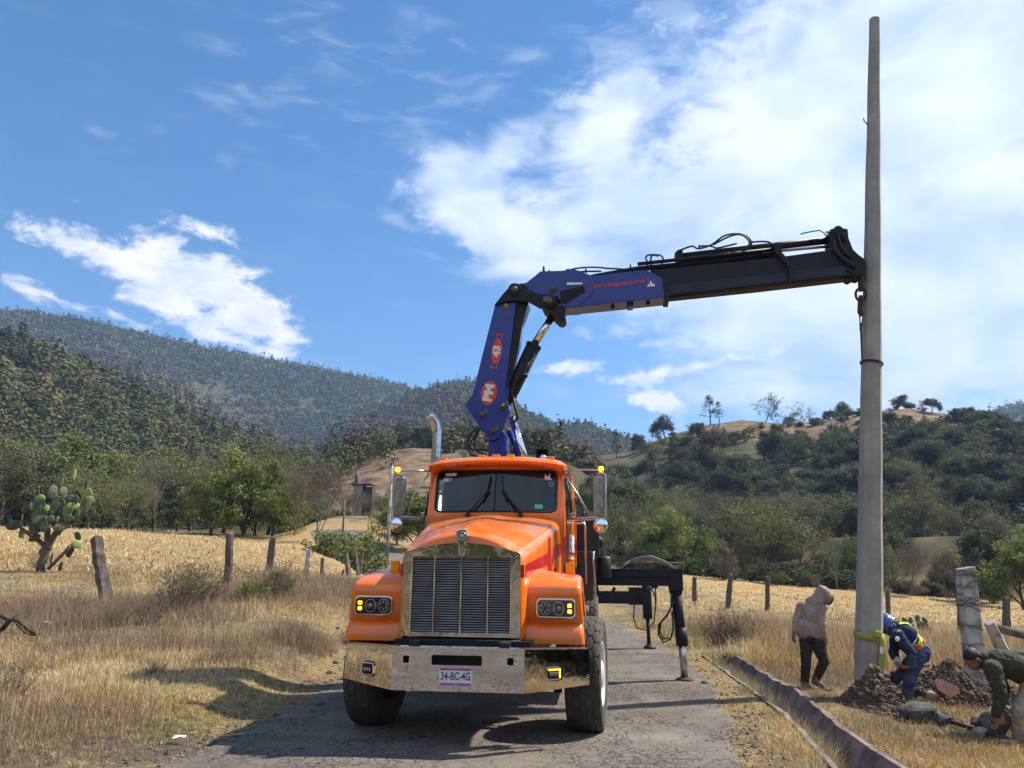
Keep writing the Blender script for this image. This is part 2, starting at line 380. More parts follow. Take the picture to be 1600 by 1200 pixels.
def build_terrain():
    a = np.concatenate([np.arange(-180, -62, 3.), np.arange(-62, -40, .35), np.arange(-40, 42, .16), np.arange(42, 60, .35), np.arange(60, 180.1, 3.)])
    a = np.radians(a); r = [1.2]
    while r[-1] < 2600: r.append(r[-1]*1.0105 if r[-1] < 1500 else r[-1]*1.06)
    r = np.array(r); Rr, A = np.meshgrid(r, a, indexing='ij'); X = Rr*np.sin(A); Y = Rr*np.cos(A); Z = gz(X, Y)
    V = np.stack([X, Y, Z], -1).reshape(-1, 3); n, m = X.shape
    V = np.vstack([V, [[0, 0, 0]]])
    i, j = np.meshgrid(np.arange(n-1), np.arange(m-1), indexing='ij'); q = (i*m+j).ravel()
    F = np.stack([q, q+1, q+m+1, q+m], 1)
    x, y = V[:, 0], V[:, 1]; rho = np.hypot(x, y); az = np.arctan2(x, y)
    # cover masks: r = stubble field, g = bare soil, b = forest floor
    fl = smoothstep(-3.5, -6.5, x+.12*(y-25)+fbm(x, y, 6)*3)*smoothstep(21, 26, y+fbm(x, y, 5)*5)*(1-smoothstep(66, 74, y))
    fl2 = smoothstep(.0, 3, x-5-.1*y)*smoothstep(26, 31, y+fbm(x, y, 5)*4)*(1-smoothstep(70, 76, y))
    fl3 = smoothstep(84, 92, y)*(1-smoothstep(122, 145, y+fbm(x, y, 20)*24))*smoothstep(.20, .26, x/np.maximum(y, 1)+fbm(x, y, 10)*.06)*.9
    fld = np.clip(fl+fl2+fl3, 0, 1)
    hz = smoothstep(84, 100, rho)*smoothstep(.1, .25, az)
    bare = smoothstep(.46, .6, .5+fbm(x, y, 40, 4)+.5*smoothstep(205, 240, rho)-.18)*hz*(1-smoothstep(255, 300, rho))
    md = smoothstep(88, 95, rho)*(1-smoothstep(152, 160, rho))*smoothstep(-.25, -.2, az)*(1-smoothstep(-.10, -.05, az))
    bare = np.clip(bare+md, 0, 1)
    forest = smoothstep(78, 95, rho)*(1-bare)
    return npmesh('ground', V, F, 'ground', attr={'cover': np.stack([fld, bare, forest], 1)}, smooth=True)
def m_ground():
    m = bpy.data.materials.new('ground'); m.use_nodes = True; t = NT(m.node_tree); b = t.n['Principled BSDF']
    co = t.new('ShaderNodeTexCoord').outputs['Object']
    at = t.new('ShaderNodeAttribute', attribute_name='cover'); s = t.sep(at.outputs['Color'])
    n1 = t.noise(co, .5, 8, .65); n2 = t.noise(co, 9, 8, .7); n3 = t.noise(co, .09, 5, .6)
    verge = t.ramp(n2, [(.3, (.12, .085, .048)), (.5, (.32, .23, .11)), (.7, (.54, .41, .20))])
    verge2 = t.ramp(n2, [(.3, (.10, .08, .065)), (.7, (.24, .19, .14))])
    verge = t.mix(t.step(n1, .45, .62), verge, verge2)
    green = t.ramp(n2, [(.35, (.06, .07, .025)), (.7, (.20, .19, .07))])
    verge = t.mix(t.math('MULTIPLY', t.step(t.noise(co, .8, 5), .56, .7), .6), verge, green)
    st = t.noise(t.mapping(co, scale=(1, 5, 1), rot=(0, 0, R(8))), 1.6, 9, .72)
    field = t.ramp(st, [(.3, (.19, .12, .055)), (.5, (.42, .285, .125)), (.66, (.62, .45, .225))])
    field = t.mix(t.math('MULTIPLY', t.step(n3, .4, .65), .45), field, t.ramp(n2, [(.3, (.15, .10, .065)), (.7, (.40, .28, .15))]))
    soil = t.ramp(t.noise(co, .35, 9, .72), [(.34, (.055, .036, .026)), (.5, (.19, .125, .080)), (.66, (.33, .235, .145))])
    wood = t.ramp(t.noise(co, .22, 8, .7), [(.35, (.042, .042, .024)), (.55, (.090, .082, .045)), (.72, (.17, .13, .08))])
    c = t.mix(s[0], verge, field); c = t.mix(s[1], c, soil); c = t.mix(s[2], c, wood)
    t.l.new(c, b.inputs['Base Color']); b.inputs['Roughness'].default_value = .95; b.inputs['Specular IOR Level'].default_value = .1
    bu = t.new('ShaderNodeBump'); bu.inputs['Strength'].default_value = .9; bu.inputs['Distance'].default_value = .06
    t.l.new(t.math('ADD', n2, t.noise(co, 40, 6, .7)), bu.inputs['Height']); t.l.new(bu.outputs[0], b.inputs['Normal'])
    M['ground'] = m
m_ground()
ground = tag(build_terrain(), kind='structure')

# asphalt road, cracked, with crumbling edges
def m_road():
    m = bpy.data.materials.new('asphalt'); m.use_nodes = True; t = NT(m.node_tree); b = t.n['Principled BSDF']
    co = t.new('ShaderNodeTexCoord').outputs['Object']
    dn = t.noise(co, 5, 6, .7, out='Color'); vm = t.new('ShaderNodeVectorMath', operation='MULTIPLY_ADD')
    t.l.new(dn, vm.inputs[0]); vm.inputs[1].default_value = (.22, .22, 0); t.l.new(co, vm.inputs[2])
    e1 = t.vor(vm.outputs[0], 12.5, 'DISTANCE_TO_EDGE'); e2 = t.vor(vm.outputs[0], 3.1, 'DISTANCE_TO_EDGE')
    cm = t.step(t.noise(co, .8, 5), .36, .52)
    cr1 = t.math('MULTIPLY', t.math('SUBTRACT', 1., t.step(e1, .015, .08)), cm); cr2 = t.math('SUBTRACT', 1., t.step(e2, .008, .035))
    cr = t.math('MULTIPLY', t.math('MAXIMUM', cr1, t.math('MULTIPLY', cr2, .45)), t.step(t.noise(co, 2.2, 5), .32, .5))
    agg = t.noise(co, 130, 4, .75); big = t.noise(co, .7, 7, .65)
    base = t.ramp(t.math('ADD', t.math('MULTIPLY', agg, .6), t.math('MULTIPLY', big, .4)), [(.36, (.088, .073, .060)), (.5, (.180, .152, .125)), (.64, (.31, .268, .222))])
    base = t.mix(t.math('MULTIPLY', t.step(t.noise(co, 1.1, 6, .6), .55, .68), .5), base, t.ramp(agg, [(.4, (.16, .13, .10)), (.6, (.30, .25, .19))]))
    base = t.mix(t.math('MULTIPLY', t.step(t.noise(t.mapping(co, scale=(1, .3, 1)), 1.0, 5), .58, .72), .6), base, (.045, .042, .040))
    stn = t.math('MULTIPLY', t.step(t.noise(t.mapping(co, loc=(2.2, 0, 0)), 2.4, 3), .64, .74), .75)
    base = t.mix(stn, base, (.022, .021, .02))
    c = t.mix(t.math('MULTIPLY', cr, .85), base, (.030, .025, .020)); t.l.new(c, b.inputs['Base Color'])
    b.inputs['Roughness'].default_value = .92; b.inputs['Specular IOR Level'].default_value = .2
    bu = t.new('ShaderNodeBump'); bu.inputs['Strength'].default_value = .8; bu.inputs['Distance'].default_value = .012
    t.l.new(t.math('SUBTRACT', t.math('MULTIPLY', agg, .8), t.math('MULTIPLY', cr, 1.2)), bu.inputs['Height']); t.l.new(bu.outputs[0], b.inputs['Normal'])
    M['asphalt'] = m
m_road()
def build_road():
    ys = np.concatenate([np.arange(-20, 30, .12), np.arange(30, 64, .4)]); k = 25; P = []
    for y in ys:
        xc = np.interp(y, RY, RX); hw = np.interp(y, RY, RW)
        l = xc-hw-.05+.22*float(fbm(0., y, .9, 4))*1.6; r_ = xc+hw+.05+.22*float(fbm(50., y, .7, 4))*1.6
        xs = np.linspace(l, r_, k); zz = np.interp(y, RY, RZ)
        crown = .022*(1-((xs-xc)/hw)**2)+.010; crown[0] = crown[-1] = -.05
        zs = zz+crown+np.array([float(v) for v in fbm(xs, np.full(k, y), 1.3, 3)])*.015
        P.append([(x_, y, z_) for x_, z_ in zip(xs, zs)])
    return MB().grid(P).build('road', 'asphalt', fix=False)
road = tag(build_road(), kind='structure')
for p in road.data.polygons: pass
pm('ditch_concrete', (.24, .185, .165), .95, scale=3.2, bump=.9, bscale=22, col2=(.10, .073, .066), lo=.4, hi=.62)
def build_ditch():
    P = []; ys = np.arange(3.6, 15.5, .16)
    for k, y in enumerate(ys):
        l = np.interp(y, DY, DL); r_ = np.interp(y, DY, DR); zl = gz1(l-.14, y); zr = gz1(r_+.10, y)
        j = .10*float(fbm(3., y, .55, 4)); w = r_-l
        P.append([(l-.06, y, zl-.08), (l-.05+j, y, zl+.010), (l+.01+j, y, zl+.004+j*.3), (l+.24*w, y, min(zl, zr)-.20), (l+.5*w, y, min(zl, zr)-.30), (l+.66*w, y, min(zl, zr)-.27), (r_-.02+j, y, zr+.03+j*.5), (r_+.03+j, y, zr+.035+j*.4), (r_+.06+j, y, zr-.08)])
    return MB().grid(P, smooth=False).build('drainage_ditch', 'ditch_concrete', fix=False)
ditch = tag(build_ditch(), 'purplish grey concrete drainage ditch beside the right edge of the road', 'ditch'); 
# ------------------------------------------------------------------ truck materials
def m_paint(name, col, dust=.25, coat=.5):
    m = bpy.data.materials.new(name); m.use_nodes = True; t = NT(m.node_tree); b = t.n['Principled BSDF']
    co = t.new('ShaderNodeTexCoord').outputs['Object']
    d = t.math('MULTIPLY', t.step(t.noise(co, 3.5, 8, .68), .42, .72), dust)
    c = t.mix(d, (*col, 1), (.36, .25, .16, 1)); t.l.new(c, b.inputs['Base Color'])
    t.l.new(t.math('ADD', t.math('MULTIPLY', d, 1.0), .22), b.inputs['Roughness'])
    b.inputs['Coat Weight'].default_value = coat; b.inputs['Coat Roughness'].default_value = .08
    bu = t.new('ShaderNodeBump'); bu.inputs['Strength'].default_value = .06; bu.inputs['Distance'].default_value = .05
    t.l.new(t.noise(co, 2.2, 2), bu.inputs['Height']); t.l.new(bu.outputs[0], b.inputs['Normal']); M[name] = m
m_paint('orange', (.86, .18, .010), .20); m_paint('red_stripe', (.48, .010, .018), .12); m_paint('blue_band', (.012, .030, .16), .15)
m_paint('crane_blue', (.012, .030, .25), .05, .12); pm('crane_black', (.013, .015, .021), .55, col2=(.022, .023, .026), scale=5, spec=.25, bump=.1)
def m_chrome(name, col=(.78, .77, .76), rough=.10, wave=.10, dirt=.35, ws=5.):
    m = bpy.data.materials.new(name); m.use_nodes = True; t = NT(m.node_tree); b = t.n['Principled BSDF']
    co = t.new('ShaderNodeTexCoord').outputs['Object']
    d = t.math('MULTIPLY', t.step(t.noise(co, 6, 8, .7, .6), .45, .75), dirt)
    t.l.new(t.mix(d, (*col, 1), (.30, .27, .24, 1)), b.inputs['Base Color']); b.inputs['Metallic'].default_value = 1
    t.l.new(t.math('ADD', t.math('MULTIPLY', d, .9), rough), b.inputs['Roughness'])
    bu = t.new('ShaderNodeBump'); bu.inputs['Strength'].default_value = wave; bu.inputs['Distance'].default_value = .05
    t.l.new(t.noise(co, ws, 3), bu.inputs['Height']); t.l.new(bu.outputs[0], b.inputs['Normal']); M[name] = m
m_chrome('chrome', (.62, .62, .64), .08, .08, .35); m_chrome('chrome_bumper', (.60, .60, .61), .012, .035, .07, 3.0); m_chrome('steel', (.55, .54, .53), .28, .05, .5); pm('grille_metal', (.50, .50, .49), .4, metal=.55, var=.3)
m_chrome('clean_chrome', (.85, .85, .86), .06, .02, .1)
pm('black_plastic', (.018, .018, .019), .5, var=.3); pm('dark', (.010, .010, .010), .8); pm('rubber_dark', (.014, .014, .014), .7)
pm('tyre', (.040, .038, .036), .85, var=.0, col2=(.075, .066, .056), scale=7, bump=.25, bscale=60)
pm('tyre_dusty', (.085, .080, .075), .9, col2=(.15, .135, .115), scale=9, bump=.2, bscale=60)
pm('white_paint', (.62, .62, .60), .4, var=.25, scale=5); pm('lamp_amber', (1, .30, .01), .35, emit=.0); pm('amber_lit', (1, .33, .02), .3, emit=2.2)
pm('amber_lens', (.85, .33, .01), .3, coat=.5, var=.15); pm('sticker_white', (.62, .66, .68), .5); pm('sticker_blue', (.08, .35, .62), .5); pm('sticker_green', (.12, .50, .36), .5)
pm('plate_white', (.66, .66, .66), .45); pm('plate_purple', (.36, .09, .36), .5); pm('plate_text', (.05, .05, .055), .5); pm('white_vinyl', (.78, .77, .74), .5); pm('red_vinyl', (.62, .075, .02), .5)
pm('seat_fabric', (.10, .095, .09), .9); pm('cab_trim', (.14, .12, .10), .9); pm('brown_box', (.055, .035, .030), .55, var=.3); pm('red_tank', (.30, .035, .025), .55, var=.3)
pm('rust', (.085, .045, .028), .85, var=.5, scale=14, bump=.4); pm('hose', (.016, .015, .014), .6); pm('reflector', (.42, .45, .48), .18, metal=.9)
pm('sticker_yellow', (.55, .28, .03), .6); pm('wood_grey', (.16, .13, .105), .9, var=.55, scale=10, bump=.5)
def m_glass(name, tint, body=.0):
    m = bpy.data.materials.new(name); m.use_nodes = True; t = NT(m.node_tree); t.n.remove(t.n['Principled BSDF'])
    tr = t.new('ShaderNodeBsdfTransparent'); tr.inputs[0].default_value = (*tint, 1); gl = t.new('ShaderNodeBsdfGlossy'); gl.inputs['Roughness'].default_value = .02
    gl.inputs[0].default_value = (.9, .95, 1, 1)
    fr = t.new('ShaderNodeFresnel'); fr.inputs[0].default_value = 1.5; mx = t.new('ShaderNodeMixShader')
    t.l.new(t.math('ADD', fr.outputs[0], body), mx.inputs[0]); t.l.new(tr.outputs[0], mx.inputs[1]); t.l.new(gl.outputs[0], mx.inputs[2])
    t.l.new(mx.outputs[0], t.n['Material Output'].inputs[0]); M[name] = m
m_glass('windscreen_glass', (.27, .34, .35), .01); m_glass('lamp_glass', (.97, .97, .98), .0)

# ------------------------------------------------------------------ truck (local: X right, Y back, Z up)
TYAW = R(6.4); TXY = (-.475, 7.3)
truck = empty('crane_truck', (TXY[0], TXY[1], 0), -TYAW, 'orange crane truck with chrome grille standing on the cracked asphalt road', 'truck')
_ct, _st = math.cos(TYAW), math.sin(TYAW)
def toT(p): x, y = p[0]-TXY[0], p[1]-TXY[1]; return Vector((_ct*x-_st*y, _st*x+_ct*y, p[2]))
def P(name, mb, mat, parent=truck, **k): return mb.build(name, mat, parent, **k)
GX = -.035
def build_truck_front():
    # bumper: folded plate with holes
    pl = [(-1.165, .40), (-.60, 0), (.60, 0), (1.165, .40)]
    def zb(x): return .52 if abs(x) <= .6 else .52+.035*(abs(x)-.6)/.565
    def zt(x): return .885-.018*max(0, abs(x)-.6)/.565
    g = MB(); rows = []
    xs = [-1.165, -.9, -.6, -.3, 0, .3, .6, .9, 1.165]
    def yy(x): return 0 if abs(x) <= .6 else .40*(abs(x)-.6)/.565
    for off in (0,):
        for t in (0, .33, .66, 1): rows.append([(x, yy(x), zb(x)+(zt(x)-zb(x))*t) for x in xs])
    g.grid(rows, smooth=False)
    lip = [[(x, yy(x), zt(x)) for x in xs], [(x*.995, yy(x)+.055, zt(x)+.004) for x in xs]]
    g.grid(lip, smooth=False)
    lip = [[(x, yy(x), zb(x)) for x in xs], [(x*.995, yy(x)+.04, zb(x)) for x in xs]]
    g.grid(lip, smooth=False)
    b = g.build('bumper', 'chrome_bumper', truck, solid=.010, off=1, fix=True); b.location.x = .015
    c = MB(); c.rbox((-.01, 0, .785), (.46, .2, .085), .018)
    for s in (-1, 1): c.rbox((s*.475, 0, .785), (.056, .2, .062), .012)
    an = math.atan2(.40, .565)
    for s in (-1, 1): c.rbox((s*.855, yy(.855), .675), (.175, .25, .13), .03, rot=(0, 0, s*an))
    co = c.build('cutter', 'dark'); q = b.modifiers.new('bool', 'BOOLEAN'); q.object = co; q.operation = 'DIFFERENCE'; q.solver = 'EXACT'
    co.parent = truck; co.location.x = .015
    bake(b); bpy.data.objects.remove(co)
    bk = MB(); bk.box((0, .10, .70), (1.15, .02, .26)); bk.box((.95, .43, .70), (.3, .02, .3), (0, 0, an)); bk.box((-.95, .43, .70), (.3, .02, .3), (0, 0, -an)); bk.build('bumper_backing', 'dark', b)
    bo = MB()
    for s in (-1, 1):
        for x in (.44, .50):
            for z in (.555, .845):
                bo.lathe([(.014, -.009), (.014, -.004), (.008, 0)][::-1], (s*x*1.0+.0, -.0, z), 'Y', 10)
    bo.build('bolts', 'steel', b)
    for s in (-1, 1): # fog lamps
        M4 = Matrix.Translation((s*.865, yy(.865)-.004, .672)) @ Matrix.Rotation(s*an, 4, 'Z')
        def tr(mb): mb.v = [tuple(M4 @ Vector(v)) for v in mb.v]; return mb
        f = MB(); f.prism(rrect(.155, .115, .025), .05, (0, .02, 0)); fo = tr(f).build('fog_lamp', 'clean_chrome', truck, bevel=.004)
        i = MB(); i.prism(rrect(.135, .092, .02), .01, (0, -.009, 0)); tr(i).build('lens', 'dark', fo)
        l = MB()
        for k in range(4): l.ell((-.040+k*.027, -.014, -.006), (.011, .006, .020), n=10)
        tr(l).build('led', 'reflector', fo)
        if s > 0:
            a = MB(); a.box((0, -.016, .033), (.125, .006, .014)); a.box((.058, -.016, -.003), (.010, .006, .075)); tr(a).build('indicator', 'amber_lit', fo)
    # licence plate
    p = MB(); p.rbox((0, -.012, .646), (.30, .006, .150), .012); po = p.build('licence_plate', 'plate_white', truck, loc=(.0, 0, 0))
    q = MB(); q.box((0, -.0165, .7095), (.285, .002, .019)); q.box((0, -.0165, .583), (.285, .002, .020)); q.build('band', 'plate_purple', po)
    RXm = Matrix.Rotation(R(90), 4, 'X')
    text('number', '34-BC-4G', .094, 'plate_text', po, Matrix.Translation((0, -.0165, .648)) @ RXm, .001, .0015, .70)
    text('legend', 'MEX', .016, 'plate_white', po, Matrix.Translation((0, -.0180, .583)) @ RXm, .0005, 0, 1)
    s_ = MB(); 
    for x in (-.10, .10): s_.lathe([(.008, 0), (.006, -.006)], (x, -.018, .7095), 'Y', 8)
    s_.build('screws', 'dark', po)
    # dark front crossmember and radiator bottom, tow eyes
    c = MB(); c.box((0, .42, .86), (1.3, .3, .14)); c.box((0, 1.0, .72), (.9, 1.2, .12)); c.tube([(-.55, .32, .92), (.55, .32, .92)], .02); P('crossmember', c, 'dark')
    c = MB(); 
    for s in (-1, 1): c.box((s*.42, 5.2, .80), (.09, 10.2, .26)); c.box((s*.42, .6, .80), (.16, .25, .12))
    for y in (2.2, 4, 5.6, 7.2, 8.8): c.box((0, y, .80), (.8, .12, .2))
    P('chassis', c, 'black_plastic')
    a = MB(); a.tube([(-.95, 1.2, .56), (-.7, 1.2, .52), (-.45, 1.2, .44), (.45, 1.2, .44), (.7, 1.2, .52), (.95, 1.2, .56)], .055, 10); a.tube([(-.8, 1.35, .5), (.8, 1.35, .5)], .02)
    for s in (-1, 1): a.box((s*.42, 1.2, .60), (.10, 1.3, .06)); a.lathe([(.19, -.04), (.19, .04)], (s*.85, 1.2, .55), 'X', 24)
    P('front_axle', a, 'rust')
    # under-hood dark mass (engine)
    P('engine', MB().box((GX, 1.45, 1.15), (.86, 1.9, .65)).box((GX, 1.3, .75), (.55, 1.2, .3)), 'dark')

    # ---- hood
    def hw(t): # t 0 front .. 1 rear : half width upper shoulder, lower
        return .605+.215*t+.02*math.sin(math.pi*t), .615+.236*t**1.3
    def sec(t):
        y = .38+1.98*t; a, bw = hw(t); zs = 1.665+.40*t; zt_ = 1.93+.295*t+.02*math.sin(math.pi*t); zl = .955+.42*min(1, t*1.6)
        zc = zs+.115+.02*t; gx = GX*(1-t); r_ = []
        pts = [(bw, zl), (bw+(a-bw)*.35, zl+(zs-zl)*.35), (bw+(a-bw)*.75, zl+(zs-zl)*.75), (a, zs-.03)]
        for k in range(1, 6):
            u = R(90*k/5); pts.append((a-.10*(1-math.cos(u))-.0, zs-.03+.13*math.sin(u)))
        x0 = a-.10; z0 = zs+.10
        for k in range(1, 9):
            x = x0*(1-k/8); z = z0+(zt_-z0)*(1-(x/x0)**2)**.9
            z += .030*math.exp(-(x/(.035+.16*t))**4)*(1-.4*t); pts.append((x, z))
        L = [(gx-x, y, z) for x, z in pts]; Rr = [(gx+x, y, z) for x, z in pts[:-1]][::-1]
        return L+Rr
    ts = [0, .012, .03, .07, .14, .25, .38, .52, .66, .8, .92, 1]
    rows = []
    for t in ts:
        s_ = sec(t)
        k = {0: .028, .012: .010, .03: .002}.get(t, 0)
        if k: # rounded nose edge
            s_ = [(x-k*(1 if x > GX else -1)*(1 if abs(x-GX) > .45 else .2), y, z-(k if abs(x-GX) < .56 else k*.4)) for x, y, z in s_]
        rows.append(s_)
    h = MB(); h.grid(rows, smooth=True)
    # nose ring: face around grille
    o0 = rows[0]; n = len(o0); inn = []
    for x, y, z in o0:
        dx = x-GX; nx = math.copysign(max(0, min(abs(dx), .565)), dx); nz = min(z-.03, 1.74+.09*(1-(min(abs(nx), .56)/.56)**2)); inn.append((GX+nx, y-.012, nz if abs(dx) > .50 or True else z))
    h.grid([o0, inn], smooth=False)
    h.grid([inn, [(x, y+.12, z) for x, y, z in inn]], smooth=False)
    hood = h.build('hood', 'orange', truck, fix=True)
    for p_ in hood.data.polygons: p_.use_smooth = True
    e = hood.modifiers.new('e', 'EDGE_SPLIT'); e.split_angle = R(38); bake(hood)
    # hood stripe decals (right and left side)
    def side(t, z, s):
        a, bw = hw(t); zs = 1.665+.40*t; zl = .955+.42*min(1, t*1.6); u = min(1, (z-zl)/(zs-zl)); return (GX*(1-t)+s*(bw+(a-bw)*u+.005), .38+1.98*t, z)
    for s in (-1, 1):
        st = MB()
        def strip(pts): # (t, zlow, zhigh)
            st.grid([[side(t, a, s) for t, a, b in pts], [side(t, b, s) for t, a, b in pts]])
        strip([(t, 1.505+.24*t, 1.625+.245*t) for t in (.035, .15, .3, .45, .56)])
        strip([(.56, 1.64, 1.76), (.60, 1.58, 1.98), (.64, 1.46, 1.92), (.68, 1.38, 1.62), (.70, 1.45, 1.52)])
        strip([(.70, 1.62, 1.70), (.74, 1.67, 1.84), (.85, 1.72, 1.86), (.99, 1.76, 1.90)])
        st.box((GX+s*.592, .368, 1.565), (.036, .006, .12)); st.build('red_stripe', 'red_stripe', hood, fix=True)
    for s in (-1, 1): # hood latches, hinge and seam
        for t_, z_ in ((.35, 1.40), (.78, 1.56)):
            q = side(t_, z_, s); l = MB(); l.rbox((q[0]+s*.008, q[1], q[2]), (.018, .030, .085), .012, axis='X'); l.tube([(q[0]+s*.02, q[1], q[2]-.03), (q[0]+s*.02, q[1], q[2]-.075)], .007, 6); l.build('hood_latch', 'rubber_dark', hood, bevel=.003)
    # ---- grille surround
    g = MB(); W0, W1 = .573, .490
    def arch(x): return 1.735+.092*(1-(x/W0)**2)
    out = [(-W0, .955), (W0, .955)]+[(x, arch(x)) for x in np.linspace(W0, -W0, 15)]
    inner = [(-W1, .995), (W1, .995)]+[(x, 1.690) for x in np.linspace(W1, -W1, 15)]
    n = len(out); yF = .352
    vs = [(GX+x, yF, z) for x, z in out]+[(GX+x, yF, z) for x, z in inner]+[(GX+x, yF+.05, z) for x, z in out]+[(GX+x, yF+.05, z) for x, z in inner]
    fs = []
    for i in range(n):
        j = (i+1) % n; fs += [(i, j, n+j, n+i), (i, 2*n+i, 2*n+j, j), (n+i, n+j, 3*n+j, 3*n+i)]
    g.add(vs, fs); gs = P('grille_surround', g, 'chrome', bevel=0)
    r_ = MB()
    for x, z in [(s*.532, z) for s in (-1, 1) for z in (1.02, 1.66, 1.70)]+[(-.2, .975), (.2, .975), (-.45, .975), (.45, .975)]:
        r_.lathe([(.008, 0), (.005, -.005)], (GX+x, yF-.001, z), 'Y', 8)
    r_.box((GX-.531, yF-.001, 1.66), (.078, .002, .003)); r_.box((GX+.531, yF-.001, 1.66), (.078, .002, .003))
    r_.build('rivets', 'steel', gs)
    gb = MB(); z = 1.008
    while z < 1.682: gb.box((GX, yF+.020, z), (.97, .012, .0065), (R(36), 0, 0)); z += .0232
    gr = P('grille', gb, 'grille_metal')
    gv = MB()
    for x in (-.485, -.262, 0, .262, .485): gv.box((GX+x, yF-.002, 1.343), (.013, .022, .715))
    gv.build('divider', 'clean_chrome', gr, bevel=.003)
    MB().box((GX, yF+.075, 1.35), (1.05, .02, .76)).build('radiator_screen', 'dark', gr)
    # emblem
    e = MB(); e.prism([(-.052, .10), (-.060, .055), (-.050, 0), (-.030, -.03), (-.026, -.135), (.026, -.135), (.030, -.03), (.050, 0), (.060, .055), (.052, .10), (.03, .118), (-.03, .118)], .045, (GX, yF-.01, 1.845))
    em = P('emblem', e, 'clean_chrome', bevel=.008)
    q = MB(); q.lathe([(.040, -.008), (.046, 0), (.040, .006), (.034, 0)], (GX, yF-.036, 1.895), 'Y', 24, closed=True); q.ell((GX, yF-.034, 1.895), (.024, .010, .024), n=12)
    for x in (-.011, .011): q.box((GX+x, yF-.035, 1.758), (.008, .01, .08))
    q.build('crest', 'steel', em)
    # ---- fenders and headlamps
    prof = [(.50, .895), (.50, .975), (.535, 1.045), (.575, 1.075), (.55, 1.10), (.545, 1.34), (.548, 1.40), (.575, 1.435), (.72, 1.475), (.90, 1.51), (1.15, 1.53), (1.40, 1.515), (1.65, 1.455), (1.85, 1.34), (1.98, 1.17), (2.03, .98)]
    for s in (-1, 1):
        rows = []
        cy, cz = 1.2, .75
        for i, (y, z) in enumerate(prof):
            a = prof[max(i-1, 0)]; b = prof[min(i+1, len(prof)-1)]; ty, tz = b[0]-a[0], b[1]-a[1]; l = math.hypot(ty, tz); ny, nz = -tz/l, ty/l  # outward normal
            if (y-cy)*ny+(z-cz)*nz < 0: ny, nz = -ny, -nz
            flare = 1.155+.03*max(0, min(1, (1.4-z)/.5)); zi = max(0, (z-1.42))*.7
            row = [(GX+s*(.56+.10*max(0, min(1, (y-.9)))), y, z+(.10 if y > .62 else 0)*(1 if y > .8 else .45)), (GX+s*.80, y, z+(.035 if y > .62 else 0)), (GX+s*(flare-.065), y, z)]
            for k in range(1, 6):
                u = R(90*k/5); o_ = .048*(1-math.cos(u)); row.append((GX+s*(flare-.065+.055*math.sin(u)), y-ny*o_, z-nz*o_))
            row.append((GX+s*(flare-.012), y-ny*.16, z-nz*.16)); rows.append(row)
        f = MB(); f.grid(rows, smooth=True, flip=s > 0); fo = f.build('fender', 'orange', truck, solid=.012, fix=True)
        e = fo.modifiers.new('e', 'EDGE_SPLIT'); e.split_angle = R(50); bake(fo)
        cx = GX+s*.905; ye = .535
        b = MB(); b.prism(rrect(.385, .185, .045), .05, (cx, ye+.005, 1.222)); hl = P('headlight', b, 'clean_chrome', bevel=.006)
        MB().prism(rrect(.352, .152, .034), .012, (cx, ye-.024, 1.222)).build('housing', 'dark', hl)
        for k, x in enumerate((-.105, .025)):
            x = cx+s*x; rg = MB(); oc = lambda r_: [(r_*math.cos(R(22.5+45*i))*1.0, r_*math.sin(R(22.5+45*i))*1.08) for i in range(8)]
            A, B = oc(.061), oc(.055); vs = [(x+a, ye-.036, 1.222+c_) for a, c_ in A]+[(x+a, ye-.036, 1.222+c_) for a, c_ in B]+[(x+a, ye-.026, 1.222+c_) for a, c_ in A]+[(x+a, ye-.026, 1.222+c_) for a, c_ in B]
            rg.add(vs, [f_ for i in range(8) for f_ in ((i, (i+1) % 8, 8+(i+1) % 8, 8+i), (i, 16+i, 16+(i+1) % 8, (i+1) % 8), (8+i, 8+(i+1) % 8, 24+(i+1) % 8, 24+i))]); rg.build('lamp_ring', 'white_vinyl', hl)
            ld = MB()
            if k == 0:
                for j in range(6): a = R(60*j+30); ld.ell((x+.033*math.cos(a), ye-.032, 1.222+.033*math.sin(a)), (.016, .010, .016), n=10)
            else:
                ld.ell((x, ye-.034, 1.222), (.028, .014, .028), n=14); 
                for j in (-1, 1): ld.box((x+j*.040, ye-.031, 1.222), (.012, .008, .05))
            ld.build('reflector', 'reflector', hl)
        MB().prism(rrect(.350, .150, .034), .004, (cx, ye-.052, 1.222)).build('lens', 'lamp_glass', hl)
        am = MB()
        for z in (1.195, 1.249): am.rbox((cx+s*.132, ye-.033, z), (.040, .012, .036), .008)
        am.build('indicator', 'amber_lit', hl)
        m_ = MB(); m_.rbox((GX+s*(1.025 if s > 0 else .80), 1.10 if s > 0 else .90, 1.595 if s > 0 else 1.60), (.092, .05, .125), .015); P('marker_lamp', m_, 'amber_lens', bevel=.006)
build_truck_front()

